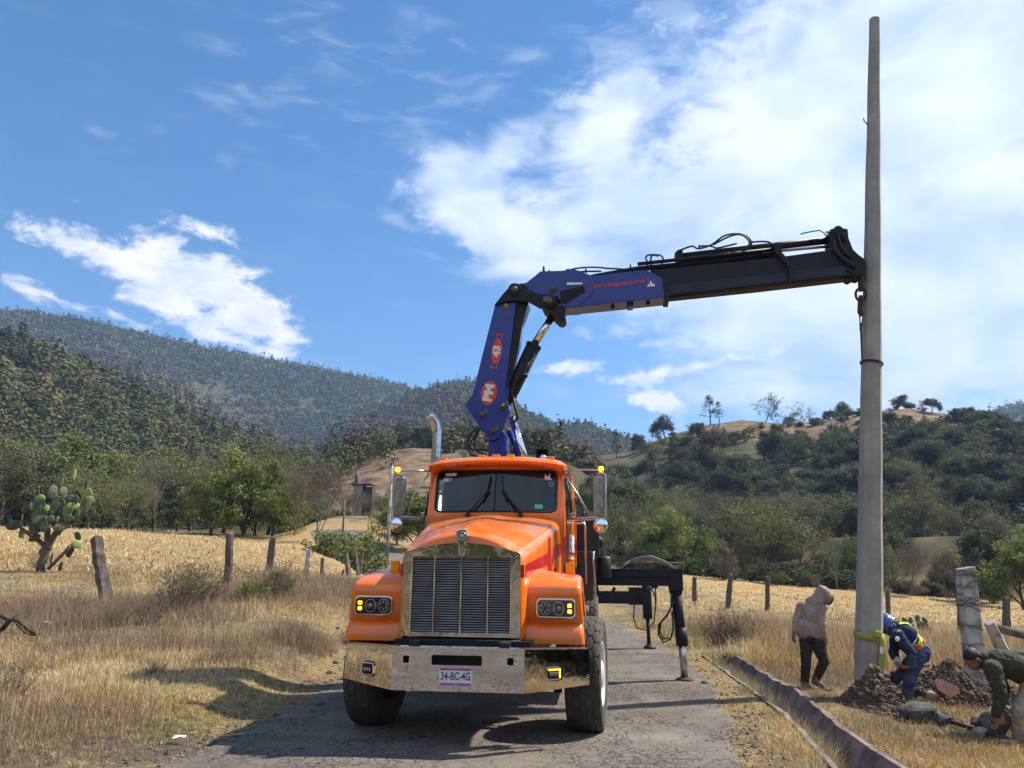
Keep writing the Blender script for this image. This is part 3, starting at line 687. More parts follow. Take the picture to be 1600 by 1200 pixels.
# ---- wheels
def tyre_mesh(hexa=True):
    Rr, Wd, n = .562, .33, 420; prof = []
    rx = np.concatenate([np.linspace(-.5, .5, 43)])
    sid = [(.285, -.40), (.30, -.46), (.34, -.485), (.40, -.52), (.46, -.53), (.505, -.525), (.54, -.505)]
    th = np.arange(n)/n*2*math.pi; V = []; rows = []
    full = [(r_, x*Wd) for r_, x in sid]
    T = [(None, x*Wd*.96) for x in rx]; bk = [(r_, -x*Wd) for r_, x in sid[::-1]]
    L = full+T+bk; k = len(L); ptc = .145; 
    Rm = np.zeros((n, k)); X = np.zeros((n, k))
    nh = 24
    for j, (r_, x) in enumerate(L):
        X[:, j] = x
        if r_ is not None: Rm[:, j] = r_
        else:
            u = x/Wd*2; base = Rr-.014*abs(u)**4-.012*max(0, abs(u)-.86)/.14
            arc = th/(2*math.pi)*nh            # hex cells round the circumference
            cx = x/.066; 
            # hexagonal lattice edge distance
            q = np.stack([np.full(n, cx), arc*1.0], 1); best = np.full(n, 9.); sec = np.full(n, 9.)
            for ci in range(-4, 5):
                sh = .5*(ci & 1)
                f = (q[:, 1]-sh) % 1; f = np.minimum(f, 1-f)
                d = np.hypot((q[:, 0]-ci)*.98, f*1.15)
                sec = np.minimum(np.maximum(best, d), sec); best = np.minimum(best, d)
                # second nearest in the same column
                f2 = 1-f; d2 = np.hypot((q[:, 0]-ci)*.98, f2*1.15); sec = np.minimum(sec, d2)
            g = 1-smoothstep(.03, .12, sec-best)
            Rm[:, j] = base-.016*g
    V = np.stack([X, Rm*np.cos(th)[:, None], Rm*np.sin(th)[:, None]], -1).reshape(-1, 3)
    i, j = np.meshgrid(np.arange(n), np.arange(k-1), indexing='ij'); a = (i*k+j).ravel(); b = (((i+1) % n)*k+j).ravel()
    F = np.stack([a, a+1, b+1, b], 1); return V, F
TV, TF = tyre_mesh()
def wheel(cx, y, s, proto=None):
    if proto is None:
        t = npmesh('wheel', TV*[s, 1, 1] if s > 0 else TV*[-1, 1, 1], TF if s > 0 else TF[:, ::-1], 'tyre', truck, smooth=True)
        r_ = MB(); r_.lathe([(.285, .0), (.300, .118), (.318, .158), (.306, .166), (.290, .150), (.280, .118), (.262, .098), (.20, .092), (.15, .100), (.135, .15), (.10, .17), (.02, .172)], axis='X', n=48)
        ro = r_.build('rim', 'white_paint', t)
        bo = MB()
        for k in range(10): a = R(36*k); bo.lathe([(.014, .09), (.014, .118), (.005, .122)], (0, .205*math.cos(a), .205*math.sin(a)), 'X', 8)
        bo.build('wheel_nuts', 'steel', t)
        w = MB()
        for rr, x in ((.435, .1755), (.505, .1745)): w.lathe([(rr-.004, x-.004), (rr, x+.0035), (rr+.004, x-.004)], axis='X', n=60, closed=True)
        w.build('sidewall_rib', 'tyre_dusty', t)
    else:
        t = proto.copy(); COL.objects.link(t)
        for ch in list(proto.children): c = ch.copy(); COL.objects.link(c); c.parent = t
    t.location = (cx, y, .553); 
    return t
w0 = wheel(1.150, 1.2, 1); STEER = R(-4.5)
w1 = wheel(-1.050, 1.2, 1, w0); w1.rotation_euler = (.4, 0, math.pi+STEER)
for y in (6.9, 8.25):
    for x in (.72, 1.09):
        for s in (-1, 1):
            w = wheel(s*x, y, 1, w0)
            if s < 0: w.rotation_euler = (y, 0, math.pi)
w0.rotation_euler = (0, 0, STEER)
# ---- cab
def build_cab():
    # front shell with windscreen opening, slightly V shaped and raked
    def fy(x, z): return 2.36+.11*(abs(x)/.8)**1.5+max(0, z-2.24)*.30-.0
    outer = []; hwB, hwT = .885, .850
    outer = [(-.865, 1.30), (-.865, 1.9), (-.865, 2.25), (-.868, 2.60), (-.845, 2.84), (-.45, 2.875), (0, 2.885), (.45, 2.875), (.845, 2.84), (.868, 2.60), (.865, 2.25), (.865, 1.9), (.865, 1.30), (.45, 1.30), (0, 1.30), (-.45, 1.30)]
    ww, wh = 1.56, .545; wc = 2.545
    rr_ = rrect(ww, wh, .075, 5)
    # sort by angle and match: build fan ring by resampling both outlines over the same angles
    def samp(poly, N=96):
        out = []
        for k in range(N):
            a = 2*math.pi*k/N+.01; dx, dz = math.cos(a), math.sin(a); best = None
            for i in range(len(poly)):
                x1, z1 = poly[i]; x2, z2 = poly[(i+1) % len(poly)]; ex, ez = x2-x1, z2-z1; den = dx*ez-dz*ex
                if abs(den) < 1e-9: continue
                t = (x1*ez-z1*ex)/den; u = (x1*dz-z1*dx)/den
                if t > 0 and -1e-6 <= u <= 1+1e-6 and (best is None or t < best): best = t
            out.append((dx*best, dz*best))
        return out
    N = 120
    O = samp([(x, z-wc) for x, z in outer], N); I = samp(rr_, N); I2 = samp(rrect(ww+.05, wh+.05, .09, 5), N)
    def mp(L, dy=0): return [(x, fy(x, z+wc)+dy, z+wc) for x, z in L]
    f = MB(); rows = [mp(O), mp([((a[0]+b[0])/2, (a[1]+b[1])/2) for a, b in zip(O, I2)]), mp(I2), mp(I, .012), mp(I, .05)]
    rows = [r_+[r_[0]] for r_ in rows]; f.grid(rows, smooth=True)
    # sides with door window, rear wall, floor
    for s in (-1, 1):
        def sp(y, z): # side surface
            u = (y-2.4)/1.25; k = .862+.122*min(1.05, max(0, u))-.06*max(0, (z-2.2)/.65)**1.4*(1-.3*u); return (s*k, y, z)
        ys = [2.47, 2.60, 2.74, 3.42, 3.50, 3.68]; zs = [1.18, 1.6, 1.95, 2.22, 2.50, 2.74, 2.80, 2.86]
        for i in range(len(ys)-1):
            for j in range(len(zs)-1):
                y0, y1, z0, z1 = ys[i], ys[i+1], zs[j], zs[j+1]
                if 2.73 < (y0+y1)/2 < 3.43 and 2.22 < (z0+z1)/2 < 2.745: continue
                if y0 == 2.47: y0 = fy(.86, z0); ya = fy(.86, z1)
                else: ya = y0
                q = [sp(y0, z0), sp(y1, z0), sp(y1, z1), sp(ya, z1)]
                f.add(q if s > 0 else q[::-1], [(0, 1, 2, 3)], smooth=True)
    f.add([(-.94, 3.68, 1.18), (.94, 3.68, 1.18), (.90, 3.68, 2.87), (-.90, 3.68, 2.87)], [(0, 1, 2, 3)])
    f.box((0, 3.0, 1.20), (1.80, 1.3, .05))
    cab = f.build('cab', 'orange', truck, fix=True); e = cab.modifiers.new('e', 'EDGE_SPLIT'); e.split_angle = R(35); bake(cab)
    # door seams, door glass
    for s in (-1, 1):
        MB().box((s*.893, 2.70, 1.74), (.012, .012, 1.02)).build('door_seam', 'dark', cab); MB().box((s*.970, 3.50, 1.9), (.012, .012, 1.3)).build('door_seam', 'dark', cab)
    for s in (-1, 1):
        g = MB(); g.add([(s*.900, 2.74, 2.22), (s*.955, 3.42, 2.22), (s*.905, 3.42, 2.74), (s*.850, 2.80, 2.74)], [(0, 1, 2, 3)]); g.build('door_window', 'windscreen_glass', cab)
        h = MB(); h.box((s*.975, 3.38, 1.92), (.03, .14, .03)); h.box((s*.975, 2.72, 2.26), (.05, .05, .05)); h.build('door_handle', 'clean_chrome', cab, bevel=.006)
        h = MB(); h.tube([(s*.95, 2.78, 2.25), (s*.925, 2.78, 2.50), (s*.885, 2.82, 2.73)], .014, 6); h.tube([(s*.95, 3.0, 2.25), (s*.895, 3.0, 2.73)], .012, 6); h.build('window_divider', 'black_plastic', cab)
    # interior
    i = MB(); i.box((0, 2.72, 1.98), (1.7, .42, .42), mi=0); i.box((0, 3.60, 2.2), (1.74, .03, 1.5)); inn = P('dashboard', i, 'cab_trim', bevel=.02)
    for x in (-.42, .42):
        se = MB(); se.rbox((x, 3.36, 2.18), (.46, .13, .68), .08, rot=(R(-8), 0, 0)); se.rbox((x, 3.32, 2.60), (.24, .10, .18), .05); se.box((x, 3.15, 1.82), (.5, .45, .14)); P('seat', se, 'seat_fabric', bevel=.02)
    st = MB(); c = Vector((.42, 2.96, 2.22)); m_ = Euler((R(-55), 0, 0)).to_matrix()
    st.tube([c+m_ @ Vector((.22*math.cos(R(a)), .22*math.sin(R(a)), 0)) for a in range(0, 361, 15)], .014, 6); st.tube([c-Vector((.2, 0, 0)), c+Vector((.2, 0, 0))], .012, 6); st.tube([c, c+m_ @ Vector((0, 0, -.3))], .03, 8); P('steering_wheel', st, 'black_plastic')
    l = MB(); l.tube([(-.70, 2.60, 2.24), (-.70, 2.66, 2.62)], .008, 6); l.tube([(-.67, 2.60, 2.24), (-.67, 2.66, 2.60)], .006, 6); P('grab_rail', l, 'orange')
    bg = MB(); bg.ell((-.48, 2.62, 2.24), (.10, .06, .05)); bg.ell((-.44, 2.60, 2.22), (.08, .05, .035)); P('cloth_on_dashboard', bg, 'sticker_white'); 
    # windscreen: two panes, rubber, centre post
    for s in (-1, 1):
        g = MB(); rows = []
        for z in np.linspace(2.285, 2.805, 7): rows.append([(s*x, fy(x, z)+.022, z) for x in np.linspace(.008, .765, 9)])
        g.grid(rows); wd = P('windscreen_pane', g, 'windscreen_glass')
    rb = MB(); loop = [(x, fy(x, z+wc)+.010, z+wc) for x, z in samp(rrect(ww-.012, wh-.012, .07, 5), N)]; rb.tube(loop+[loop[0]], .013, 6, cap=False)
    rb.tube([(0, fy(0, z)+.014, z) for z in np.linspace(2.28, 2.81, 6)], .011, 6); P('windscreen_rubber', rb, 'rubber_dark')
    def on(x, z, d=.0): return Vector((x, fy(x, z)+.016-d, z))
    def stick(name, x, z, w, h, mat, n=1):
        rows = [[on(x+a, z+b, .002) for a in np.linspace(-w/2, w/2, 4)] for b in (-h/2, h/2)]; return MB().grid(rows, smooth=False).build('sticker', mat, truck)
    stick('a', -.595, 2.765, .15, .038, 'sticker_white'); stick('b', -.655, 2.695, .07, .05, 'sticker_white'); stick('c', -.600, 2.693, .055, .055, 'sticker_blue')
    stick('d', .555, 2.345, .10, .055, 'sticker_green'); o = MB(); o.prism([(-.055, -.03), (.055, -.03), (.055, -.012), (.035, 0), (.033, .05), (.02, .05), (.02, .022), (-.02, .022), (-.02, .05), (-.033, .05), (-.035, 0), (-.055, -.012)], .003, tuple(on(.655, 2.72, .003))); P('sticker', o, 'sticker_white')
    o = MB(); o.lathe([(.032, -.001), (.032, .001), (.018, .001), (.018, -.001)], tuple(on(.705, 2.635, .003)), 'Y', 16, closed=True); P('sticker', o, 'sticker_green')
    # wipers
    for x0, x1 in ((-.330, -.085), (.335, .105)):
        w = MB(); a, b = on(x0, 2.245, .05), on(x1+(.02 if x1 < 0 else -.01), 2.56, .045); w.tube([a, a.lerp(b, .4), b], .011, 6); w.tube([a+Vector((.02, 0, .01)), b], .007, 6)
        s = 1 if x0 < 0 else -1
        w.tube([on(x1+s*(-.055), 2.40, .025), on(x1-s*.005, 2.57, .03), on(x1+s*.022, 2.735, .025)], .010, 6); w.box(tuple(on(x0, 2.235, .045)), (.05, .04, .035)); P('wiper', w, 'rubber_dark')
    # roof with visor lip
    rows = []
    def cr(x, y): return .055*(1-(x/.9)**2)
    for y, w, z, k in ((2.50, .835, 2.815, 1.0), (2.40, .855, 2.835, 1.0), (2.385, .862, 2.862, 1), (2.41, .862, 2.885, 1), (2.55, .872, 2.925, 1.1), (2.8, .89, 2.955, 1.2), (3.2, .91, 2.965, 1.2), (3.55, .905, 2.955, 1.2), (3.68, .885, 2.92, 1.1), (3.70, .88, 2.86, 1)):
        row = []
        for u in np.linspace(-1, 1, 25):
            x = w*math.copysign(min(1, abs(u)), u); dr = .055*max(0, (abs(u)-.84)/.16)**2
            row.append((x, y+.07*abs(u)**3*(1 if y < 2.6 else 0), z+cr(x, y)*k-dr*(1 if y > 2.45 else .2)))
        rows.append(row)
    r_ = MB(); r_.grid(rows, smooth=True)
    sk = [[row[0] for row in rows[3:]], [(rw[0][0]*1.0, rw[0][1], 2.80) for rw in rows[3:]]]; r_.grid(sk, smooth=True)
    sk = [[row[-1] for row in rows[3:]], [(rw[-1][0]*1.0, rw[-1][1], 2.80) for rw in rows[3:]]]; r_.grid(sk, smooth=True)
    roof = P('roof', r_, 'orange', solid=.01); e = roof.modifiers.new('e', 'EDGE_SPLIT'); e.split_angle = R(50); bake(roof)
    for x in (-.715, -.205, -.018, .172, .690):
        m_ = MB(); m_.rbox((x, 2.66, 3.002-.055*(x/.9)**2*1.0), (.105, .07, .06), .018, rot=(0, 0, 0)); m_.box((x, 2.66, 2.975-.055*(x/.9)**2), (.115, .08, .02)); P('roof_lamp', m_, 'amber_lens', bevel=.012)
    hn = MB(); c = Vector((.545, 3.25, 3.115)); 
    for d, s in (((0, 0, .062), (.17, .16, .012)), ((0, 0, -.062), (.17, .16, .012)), ((.08, 0, 0), (.012, .16, .13)), ((-.08, 0, 0), (.012, .16, .13)), ((0, .08, 0), (.17, .012, .13))): hn.box(tuple(c+Vector(d)), s)
    P('roof_horn', hn, 'black_plastic'); P('roof_lamp', MB().lathe([(.045, 0), (.045, .04), (.03, .065), (.005, .07)], (.575, 2.95, 3.0), 'Z', 16), 'clean_chrome')
    # door livery on the right side
    RYm = Matrix.Rotation(R(90), 4, 'Z') @ Matrix.Rotation(R(90), 4, 'X')
    def dside(y, z): u = (y-2.4)/1.25; return .862+.122*u+.006
    sl = Matrix.Rotation(math.atan(-.098), 4, 'Z')
    for s in (1,):
        b = MB(); b.grid([[(dside(y, z), y, z) for y in (2.44, 2.66, 2.71, 3.1, 3.49, 3.66)] for z in (1.785, 1.975)]); b.build('red_stripe', 'red_stripe', cab)
        b = MB(); b.grid([[(dside(y, z), y, z) for y in (2.46, 2.66, 2.71, 3.1, 3.49, 3.66)] for z in (1.475, 1.62)]); b.build('blue_band', 'blue_band', cab)
        text('lettering', 'EMR', .30, 'white_vinyl', cab, Matrix.Translation((dside(3.08, 1.8)+.006, 3.08, 1.90)) @ sl @ RYm, .002, .010, .92, shear=.25)
        for z, w in ((1.725, .62), (1.585, .52), (1.548, .30), (1.512, .50), (1.44, .46)): text('lettering', 'GRUAS INDUSTRIALES', .048, 'white_vinyl', cab, Matrix.Translation((dside(3.08, z)+.006, 3.08, z)) @ sl @ RYm, .001, .001, w/.62)
    # exhaust stack (left)
    px = -1.085; e = MB(); e.tube([(px, 3.95, 1.9), (px, 3.95, 2.6), (px, 3.95, 3.0), (px, 3.95, 3.50), (px-.008, 3.95, 3.60), (px-.035, 3.93, 3.70), (px-.085, 3.89, 3.78), (px-.115, 3.87, 3.81)], .074, 20)
    e.lathe([(.062, 0), (.062, .004)], (px-.118, 3.868, 3.815), 'Z', 16); ex = P('exhaust_stack', e, 'chrome')
    m_ = MB(); m_.tube([(px, 3.95, 1.35), (px, 3.95, 2.62)], .125, 24); m_.tube([(px, 3.95, 2.62), (px, 3.95, 2.70)], [.125, .08], 24); m_.build('heat_shield', 'perforated', ex)
    # side mirrors
    for s in (-1, 1):
        cx = 1.300 if s > 0 else -1.200; y = 2.35; z0, z1 = 2.225, 2.715; cz = (z0+z1)/2
        h = MB(); h.rbox((cx, y+.02, cz), (.125, .07, z1-z0), .03); mh = P('mirror', h, 'mirror_shell', bevel=.018, seg=3)
        MB().rbox((cx, y+.058, cz), (.13, .012, z1-z0-.05), .02).build('mirror_glass', 'clean_chrome', mh)
        fr = MB(); ox = cx+s*.085
        fr.tube([(cx-s*.02, y, z1+.005), (cx+s*.03, y, z1+.045), (ox, y, z1+.01), (ox, y, cz), (ox, y, z0-.01), (cx+s*.03, y, z0-.05)], .016, 8)
        fr.tube([(s*.86, 2.50, 2.795), (s*1.05, 2.42, 2.800), (cx, y, 2.785), (cx+s*.03, y, z1+.03)], .012, 8)
        fr.tube([(s*.86, 2.50, 2.77), (s*1.04, 2.46, 2.50), (cx-s*.10, 2.40, z0-.01)], .011, 8)
        fr.tube([(s*.90, 2.42, 2.19), (cx-s*.08, 2.36, z0-.015), (cx, y, z0-.02)], .011, 8); fr.tube([(s*.90, 2.52, 2.17), (cx, y+.04, z0-.035)], .009, 8)
        fr.build('mirror_bracket', 'steel', mh)
        b = MB(); b.ell((cx+s*.02 if s > 0 else cx-.02, y-.03, z0-.115), (.088, .060, .095), n=24); b.build('convex_mirror', 'clean_chrome', mh)
        l = MB(); l.rbox((cx+s*.035, y-.02, z1+.085), (.062, .04, .058), .018); l.build('marker_lamp', 'amber_lit', mh, bevel=.008)
    # behind the right door: grab rail, oil tank, filters, battery box
    g = MB(); g.tube([(.98, 3.62, 2.20), (1.10, 3.62, 2.21), (1.11, 3.62, 2.16), (1.115, 3.62, 1.40)], .016, 8); P('grab_rail', g, 'steel')
    t = MB(); t.rbox((1.02, 4.15, 2.02), (.56, .5, .62), .09, n=5); P('oil_tank', t, 'black_plastic', bevel=.02); P('tank_cap', MB().tube([(1.08, 4.05, 2.33), (1.08, 4.05, 2.40)], .02, 8).tube([(1.08, 4.05, 2.40), (1.08, 4.05, 2.45)], .012, 8), 'black_plastic')
    t = MB(); t.rbox((1.03, 3.98, 1.50), (.36, .46, .66), .03); P('battery_box', t, 'brown_box', bevel=.012)
    P('box_edge', MB().tube([(1.22, 3.74, 1.83), (1.215, 3.74, 1.7), (1.235, 3.74, 1.5), (1.24, 3.74, 1.2)], .014, 6), 'clean_chrome')
    t = MB(); t.lathe([(.09, -.15), (.105, -.13), (.105, .13), (.09, .15)], (1.36, 4.35, 1.62), 'Z', 20); P('filter_canister', t, 'black_plastic')
    t = MB(); t.lathe([(.02, -.12), (.09, -.12), (.10, -.08), (.10, .08), (.09, .12), (.02, .12)], (1.26, 4.5, 1.97), 'Y', 20); P('hydraulic_valve', t, 'black_plastic')
    s_ = MB(); s_.box((1.06, 3.2, .62), (.30, 1.0, .05)); s_.box((1.02, 3.2, .95), (.22, 1.0, .05)); s_.box((1.0, 3.2, 1.10), (.3, 1.1, .04)); P('cab_steps', s_, 'steel')
    P('fuel_tank', MB().lathe([(.05, -.6), (.28, -.6), (.30, -.56), (.30, .56), (.28, .6), (.05, .6)], (-.98, 3.0, .85), 'Y', 28), 'steel')
    # deck behind the crane
    d = MB(); d.box((0, 8.2, 1.30), (2.40, 5.4, .16)); d.box((0, 4.4, 1.08), (1.9, 1.2, .3)); 
    P('flatbed', d, 'black_plastic', bevel=.01)
    b = MB(); b.rbox((1.05, 6.2, 1.52), (.34, .5, .20), .03); b.tube([(.92, 6.0, 1.42), (.92, 6.0, 1.60)], .02); b.box((1.05, 6.2, 1.40), (.3, .45, .05)); P('jerrycan', b, 'red_tank', bevel=.015)
    for s in (-1, 1):
        mf = MB(); mf.box((s*.9, 9.05, .62), (.6, .012, .62)); P('mud_flap', mf, 'rubber_dark')
m = pm('perforated', (.30, .29, .28), .35, metal=.9)
def _perf():
    t = NT(M['perforated'].node_tree); b = t.n['Principled BSDF']; co = t.new('ShaderNodeTexCoord').outputs['Object']
    x, y, z = t.sep(co); a = t.math('MULTIPLY', t.math('ARCTAN2', t.math('ADD', x, 1.085), t.math('SUBTRACT', y, 3.95)), .125)
    v = t.vor(t.xyz(a, z), 34, 'F1', rand=0); t.l.new(t.ramp(v, [(.30, (.004, .004, .004)), (.36, (.5, .49, .47))]), b.inputs['Base Color'])
    t.l.new(t.step(v, .30, .36), b.inputs['Metallic'])
_perf()
m_chrome('mirror_shell', (.40, .385, .37), .22, .03, .5)
build_cab()

# ------------------------------------------------------------------ crane (children of the truck), traced on the boom's own vertical plane
CA = W(776, 700, 12.02); CB = W(1345, 440, 11.25)
CU = Vector((CB.x-CA.x, CB.y-CA.y, 0)).normalized(); CN = Vector((CU.y, -CU.x, 0))   # CN points to the camera side
if CN.y > 0: CN = -CN
def C(px, py, off=0.): # photo direction -> point on the boom plane (off metres towards the camera), truck coordinates
    d = Vector(ray(px, py)); o = Vector((0, 0, EYE)); t = ((CA+CN*off)-o).dot(CN)/d.dot(CN); return toT(o+d*t)
_n = toT(Vector((TXY[0], TXY[1], 0))+CN); CNL = Vector((_n.x, _n.y, 0))
def cplate(mb, pts, th, off=0., mi=0):
    Q = [C(x, y) for x, y in pts]; n = len(Q); a = [q+CNL*(off+th/2) for q in Q]; b = [q+CNL*(off-th/2) for q in Q]
    return mb.add(a+b, [tuple(range(n)), tuple(range(2*n-1, n-1, -1))]+[((i+1) % n, i, n+i, n+(i+1) % n) for i in range(n)], mi)
def ctube(mb, pts, r, off=0., n=10):
    return mb.tube([C(x, y)+CNL*off for x, y in pts], r, n)
def cpin(mb, x, y, r, w, off=0., n=20):
    p = C(x, y)+CNL*off; return mb.tube([p-CNL*w/2, p+CNL*w/2], r, n)
def build_crane():
    # turret and column below the arm
    b = MB(); base = C(776, 716); bx, by = base.x, base.y
    b.lathe([(.36, 1.15), (.36, 1.35), (.30, 1.40), (.26, 1.9), (.24, 2.6)], (bx, by, 0), 'Z', 28); b.box((bx, by, 1.25), (1.5, .55, .30))
    P('crane_base', b, 'crane_blue', bevel=.01)
    c = MB(); cplate(c, [(764, 760), (766, 690), (772, 672), (783, 668), (793, 683), (795, 716), (797, 760)], .34); P('crane_column', c, 'crane_blue', bevel=.012)
    c = MB(); cplate(c, [(783, 690), (790, 681), (797, 716), (786, 716)], .05, .19); P('column_rib', c, 'crane_blue')
    # lift cylinder
    c = MB(); ctube(c, [(799.5, 652), (829, 745)], .058, .02, 18); P('lift_cylinder_rod', c, 'clean_chrome')
    c = MB(); ctube(c, [(794, 672), (806, 700), (815, 760)], .045, -.08, 14); P('lift_cylinder_guard', c, 'crane_blue')
    # arm
    a = MB(); cplate(a, [(774, 493), (777, 482), (783, 474), (799, 462), (812, 462), (808, 487), (801, 545), (792, 616), (799, 646), (784, 686), (774, 693), (766, 690), (733, 641), (731, 636), (742, 621), (757, 560)], .03, .20)
    arm = P('crane_arm', a, 'crane_blue', bevel=.008)
    a = MB(); cplate(a, [(774, 495), (783, 476), (800, 458), (826, 462), (827, 478), (816, 508), (813, 535), (798, 590), (796, 640), (780, 670), (745, 640), (745, 618)], .36, 0.); a.build('arm_box', 'crane_blue', arm, bevel=.01)
    a = MB(); cplate(a, [(812, 462), (828, 476), (818, 512), (811, 555), (800, 600), (793, 618), (801, 545), (808, 487)], .04, .165); a.build('arm_inner_plate', 'crane_black', arm)
    a = MB(); ctube(a, [(731, 637), (738, 630)], .03, .1, 8); a.build('arm_lug', 'crane_black', arm)
    for x, y, r_ in ((788, 640, .055), (757, 652, .055), (773, 677, .055)):
        pn = MB(); cpin(pn, x, y, r_, .03, .23); cpin(pn, x, y, r_*.55, .03, .245)
        q = C(x+4, y-3)+CNL*.225; pn.box(tuple(q), (.13, .012, .07), (0, R(-25), 0))
        pn.build('arm_pin', 'pin_metal', arm)
    # markings on the arm
    def disc(cx_, cy_, rx, ry, rot, mat, off, name):
        d = MB(); k = 30; p = C(cx_, cy_)+CNL*off; u = Vector((CNL.y, -CNL.x, 0)); u = u if u.x > 0 else -u
        an = R(rot); A = u*math.cos(an)+Vector((0, 0, 1))*math.sin(an); B = -u*math.sin(an)+Vector((0, 0, 1))*math.cos(an)
        vs = [p+A*rx*math.cos(2*math.pi*i/k)+B*ry*math.sin(2*math.pi*i/k) for i in range(k)]; vs += [v-CNL*.004 for v in vs]
        d.add(vs, [tuple(range(k)), tuple(range(2*k-1, k-1, -1))]+[((i+1) % k, i, k+i, k+(i+1) % k) for i in range(k)]); d.build(name, mat, arm)
        return p, A, B
    def lab(s, p, A, B, size, mat, bold, sx, off=.004):
        m4 = Matrix((A, B, CNL)).transposed().to_4x4(); m4.translation = p+CNL*off; text('lettering', s, size, mat, arm, m4, .001, bold, sx)
    p, A, B = disc(767.5, 618.5, .195, .125, 80, 'red_vinyl', .2185, 'maker_badge'); lab('PM', p, A, B, .19, 'white_vinyl', .010, 1.15)
    p, A, B = disc(779.5, 554.5, .215, .082, 83, 'red_vinyl', .2185, 'size_badge'); lab('43', p, A, B, .155, 'white_vinyl', .008, 1.2)
    br = MB()
    for (x, y, s) in ((783.5, 528.5, 1), (774.5, 580, -1)):
        q = C(x, y)+CNL*.2185; br.add([], [])
        for dx, dz, w, h in ((0, 0, .11, .018), (-.046, -.03*s, .016, .05), (.046, -.03*s, .016, .05)):
            cx_ = q+A*dz*0+(-B)*dx+A*(-s*abs(dz)); 
            vs = [cx_+(-B)*a_*w/2+A*b_*h/2 for a_, b_ in ((-1, -1), (1, -1), (1, 1), (-1, 1))]; br.add(vs+[v-CNL*.004 for v in vs], [(0, 1, 2, 3), (7, 6, 5, 4), (0, 1, 5, 4), (1, 2, 6, 5), (2, 3, 7, 6), (3, 0, 4, 7)])
    br.build('bracket_mark', 'red_vinyl', arm)
    q = C(793.5, 483.5)+CNL*.22; MB().box(tuple(q), (.065, .004, .065), Matrix((Vector((CNL.y, -CNL.x, 0)), CNL, Vector((0, 0, 1)))).transposed() @ Euler((0, R(45), 0)).to_matrix()).build('warning_label', 'sticker_yellow', arm)
    # arm cylinder
    c = MB(); ctube(c, [(789, 632), (800, 612), (833, 543)], [.085, .115, .120], .02, 20); ctube(c, [(833, 543), (835, 539)], .128, .02, 20); cy = P('arm_cylinder', c, 'crane_black')
    c = MB(); ctube(c, [(833, 542), (865, 492)], .062, .02, 18); c.build('piston_rod', 'clean_chrome', cy)
    c = MB(); ctube(c, [(836, 556), (829, 575), (820, 600), (812, 612), (803, 625)], .012, .14, 6); ctube(c, [(823, 560), (826, 580), (818, 585), (807, 607)], .012, .15, 6); ctube(c, [(815, 590), (826, 590)], .035, .14, 8); ctube(c, [(800, 612), (808, 645), (810, 655), (804, 662)], .022, .10, 8); c.build('cylinder_hose', 'hose', cy)
    # knuckle linkage
    k = MB(); cplate(k, [(776, 486), (790, 468), (800, 457), (812, 453), (824, 458), (832, 468), (860, 470), (868, 478), (862, 488), (846, 490), (828, 480), (806, 478), (784, 482)], .05, .26)
    cplate(k, [(858, 468), (870, 470), (876, 484), (883, 490), (883, 500), (876, 505), (868, 500), (860, 492), (850, 487), (845, 477)], .46, .0)
    cpin(k, 807.6, 462, .105, .62); cpin(k, 860, 479, .115, .60); cpin(k, 877, 498, .075, .5)
    kn = P('knuckle_link', k, 'crane_black', bevel=.006)
    pn = MB(); cpin(pn, 807.6, 462, .05, .66); cpin(pn, 860, 479, .06, .64); cpin(pn, 866, 458, .055, .50); q = C(858, 478)+CNL*.325; pn.box(tuple(q), (.14, .012, .08), (0, R(10), 0)); pn.build('link_pin', 'pin_metal', kn)
    # boom: root, outer box, inner extension
    r_ = MB(); cplate(r_, [(820, 452), (838, 438), (846, 431), (880, 430), (899, 428), (924, 437), (930, 462), (905, 486), (880, 487), (872, 470), (850, 470), (830, 462)], .42); bo = P('boom', r_, 'crane_blue', bevel=.012)
    r_ = MB(); cplate(r_, [(905, 437), (924, 438), (1009, 428), (1032, 441), (1044, 455), (1042, 471), (880, 488), (876, 482), (912, 462)], .40); r_.build('boom_outer', 'crane_blue', bo, bevel=.012)
    r_ = MB(); cplate(r_, [(878, 462), (912, 454), (916, 462), (884, 482), (876, 478)], .02, .215); r_.build('boom_recess_shade', 'dark', bo)  # dark plate on the boom face, stands in for the shade of a cut-out
    r_ = MB(); cplate(r_, [(887, 449), (911, 449), (911, 452), (887, 453)], .006, .222); r_.build('data_plate', 'steel', bo)
    r_ = MB(); cplate(r_, [(954, 480), (961, 479), (960, 484), (956, 485)], .1); cplate(r_, [(979, 478), (990, 476), (989, 482), (981, 483)], .16); cplate(r_, [(1009, 475), (1016, 474), (1014, 478), (1010, 478)], .1); r_.build('boom_lug', 'crane_blue', bo)
    q = C(966, 450)+CNL*.204; u = (C(1000, 445.8)-C(940, 452.6)).normalized(); B_ = CNL.cross(u).normalized(); m4 = Matrix((u, B_, CNL)).transposed().to_4x4(); m4.translation = q
    text('lettering', 'www.autogrupm.com ]', .088, 'red_vinyl', bo, m4, .001, .002, 1.18)
    r_ = MB(); cplate(r_, [(1010, 455), (1023, 454), (1021, 450), (1018, 450), (1017, 446), (1015, 446), (1014, 451), (1012, 451)], .004, .204); r_.build('crane_pictogram', 'white_vinyl', bo)
    e = MB(); cplate(e, [(1015, 427), (1200, 409), (1295, 396), (1336, 412), (1327, 436), (1180, 453), (1040, 467.5), (1030, 450)], .30); ext = P('boom_extension', e, 'crane_black', bevel=.012)
    e = MB(); cplate(e, [(1036, 452), (1330, 420), (1329, 434), (1040, 466)], .014, .155); e.build('extension_web', 'crane_black2', ext)
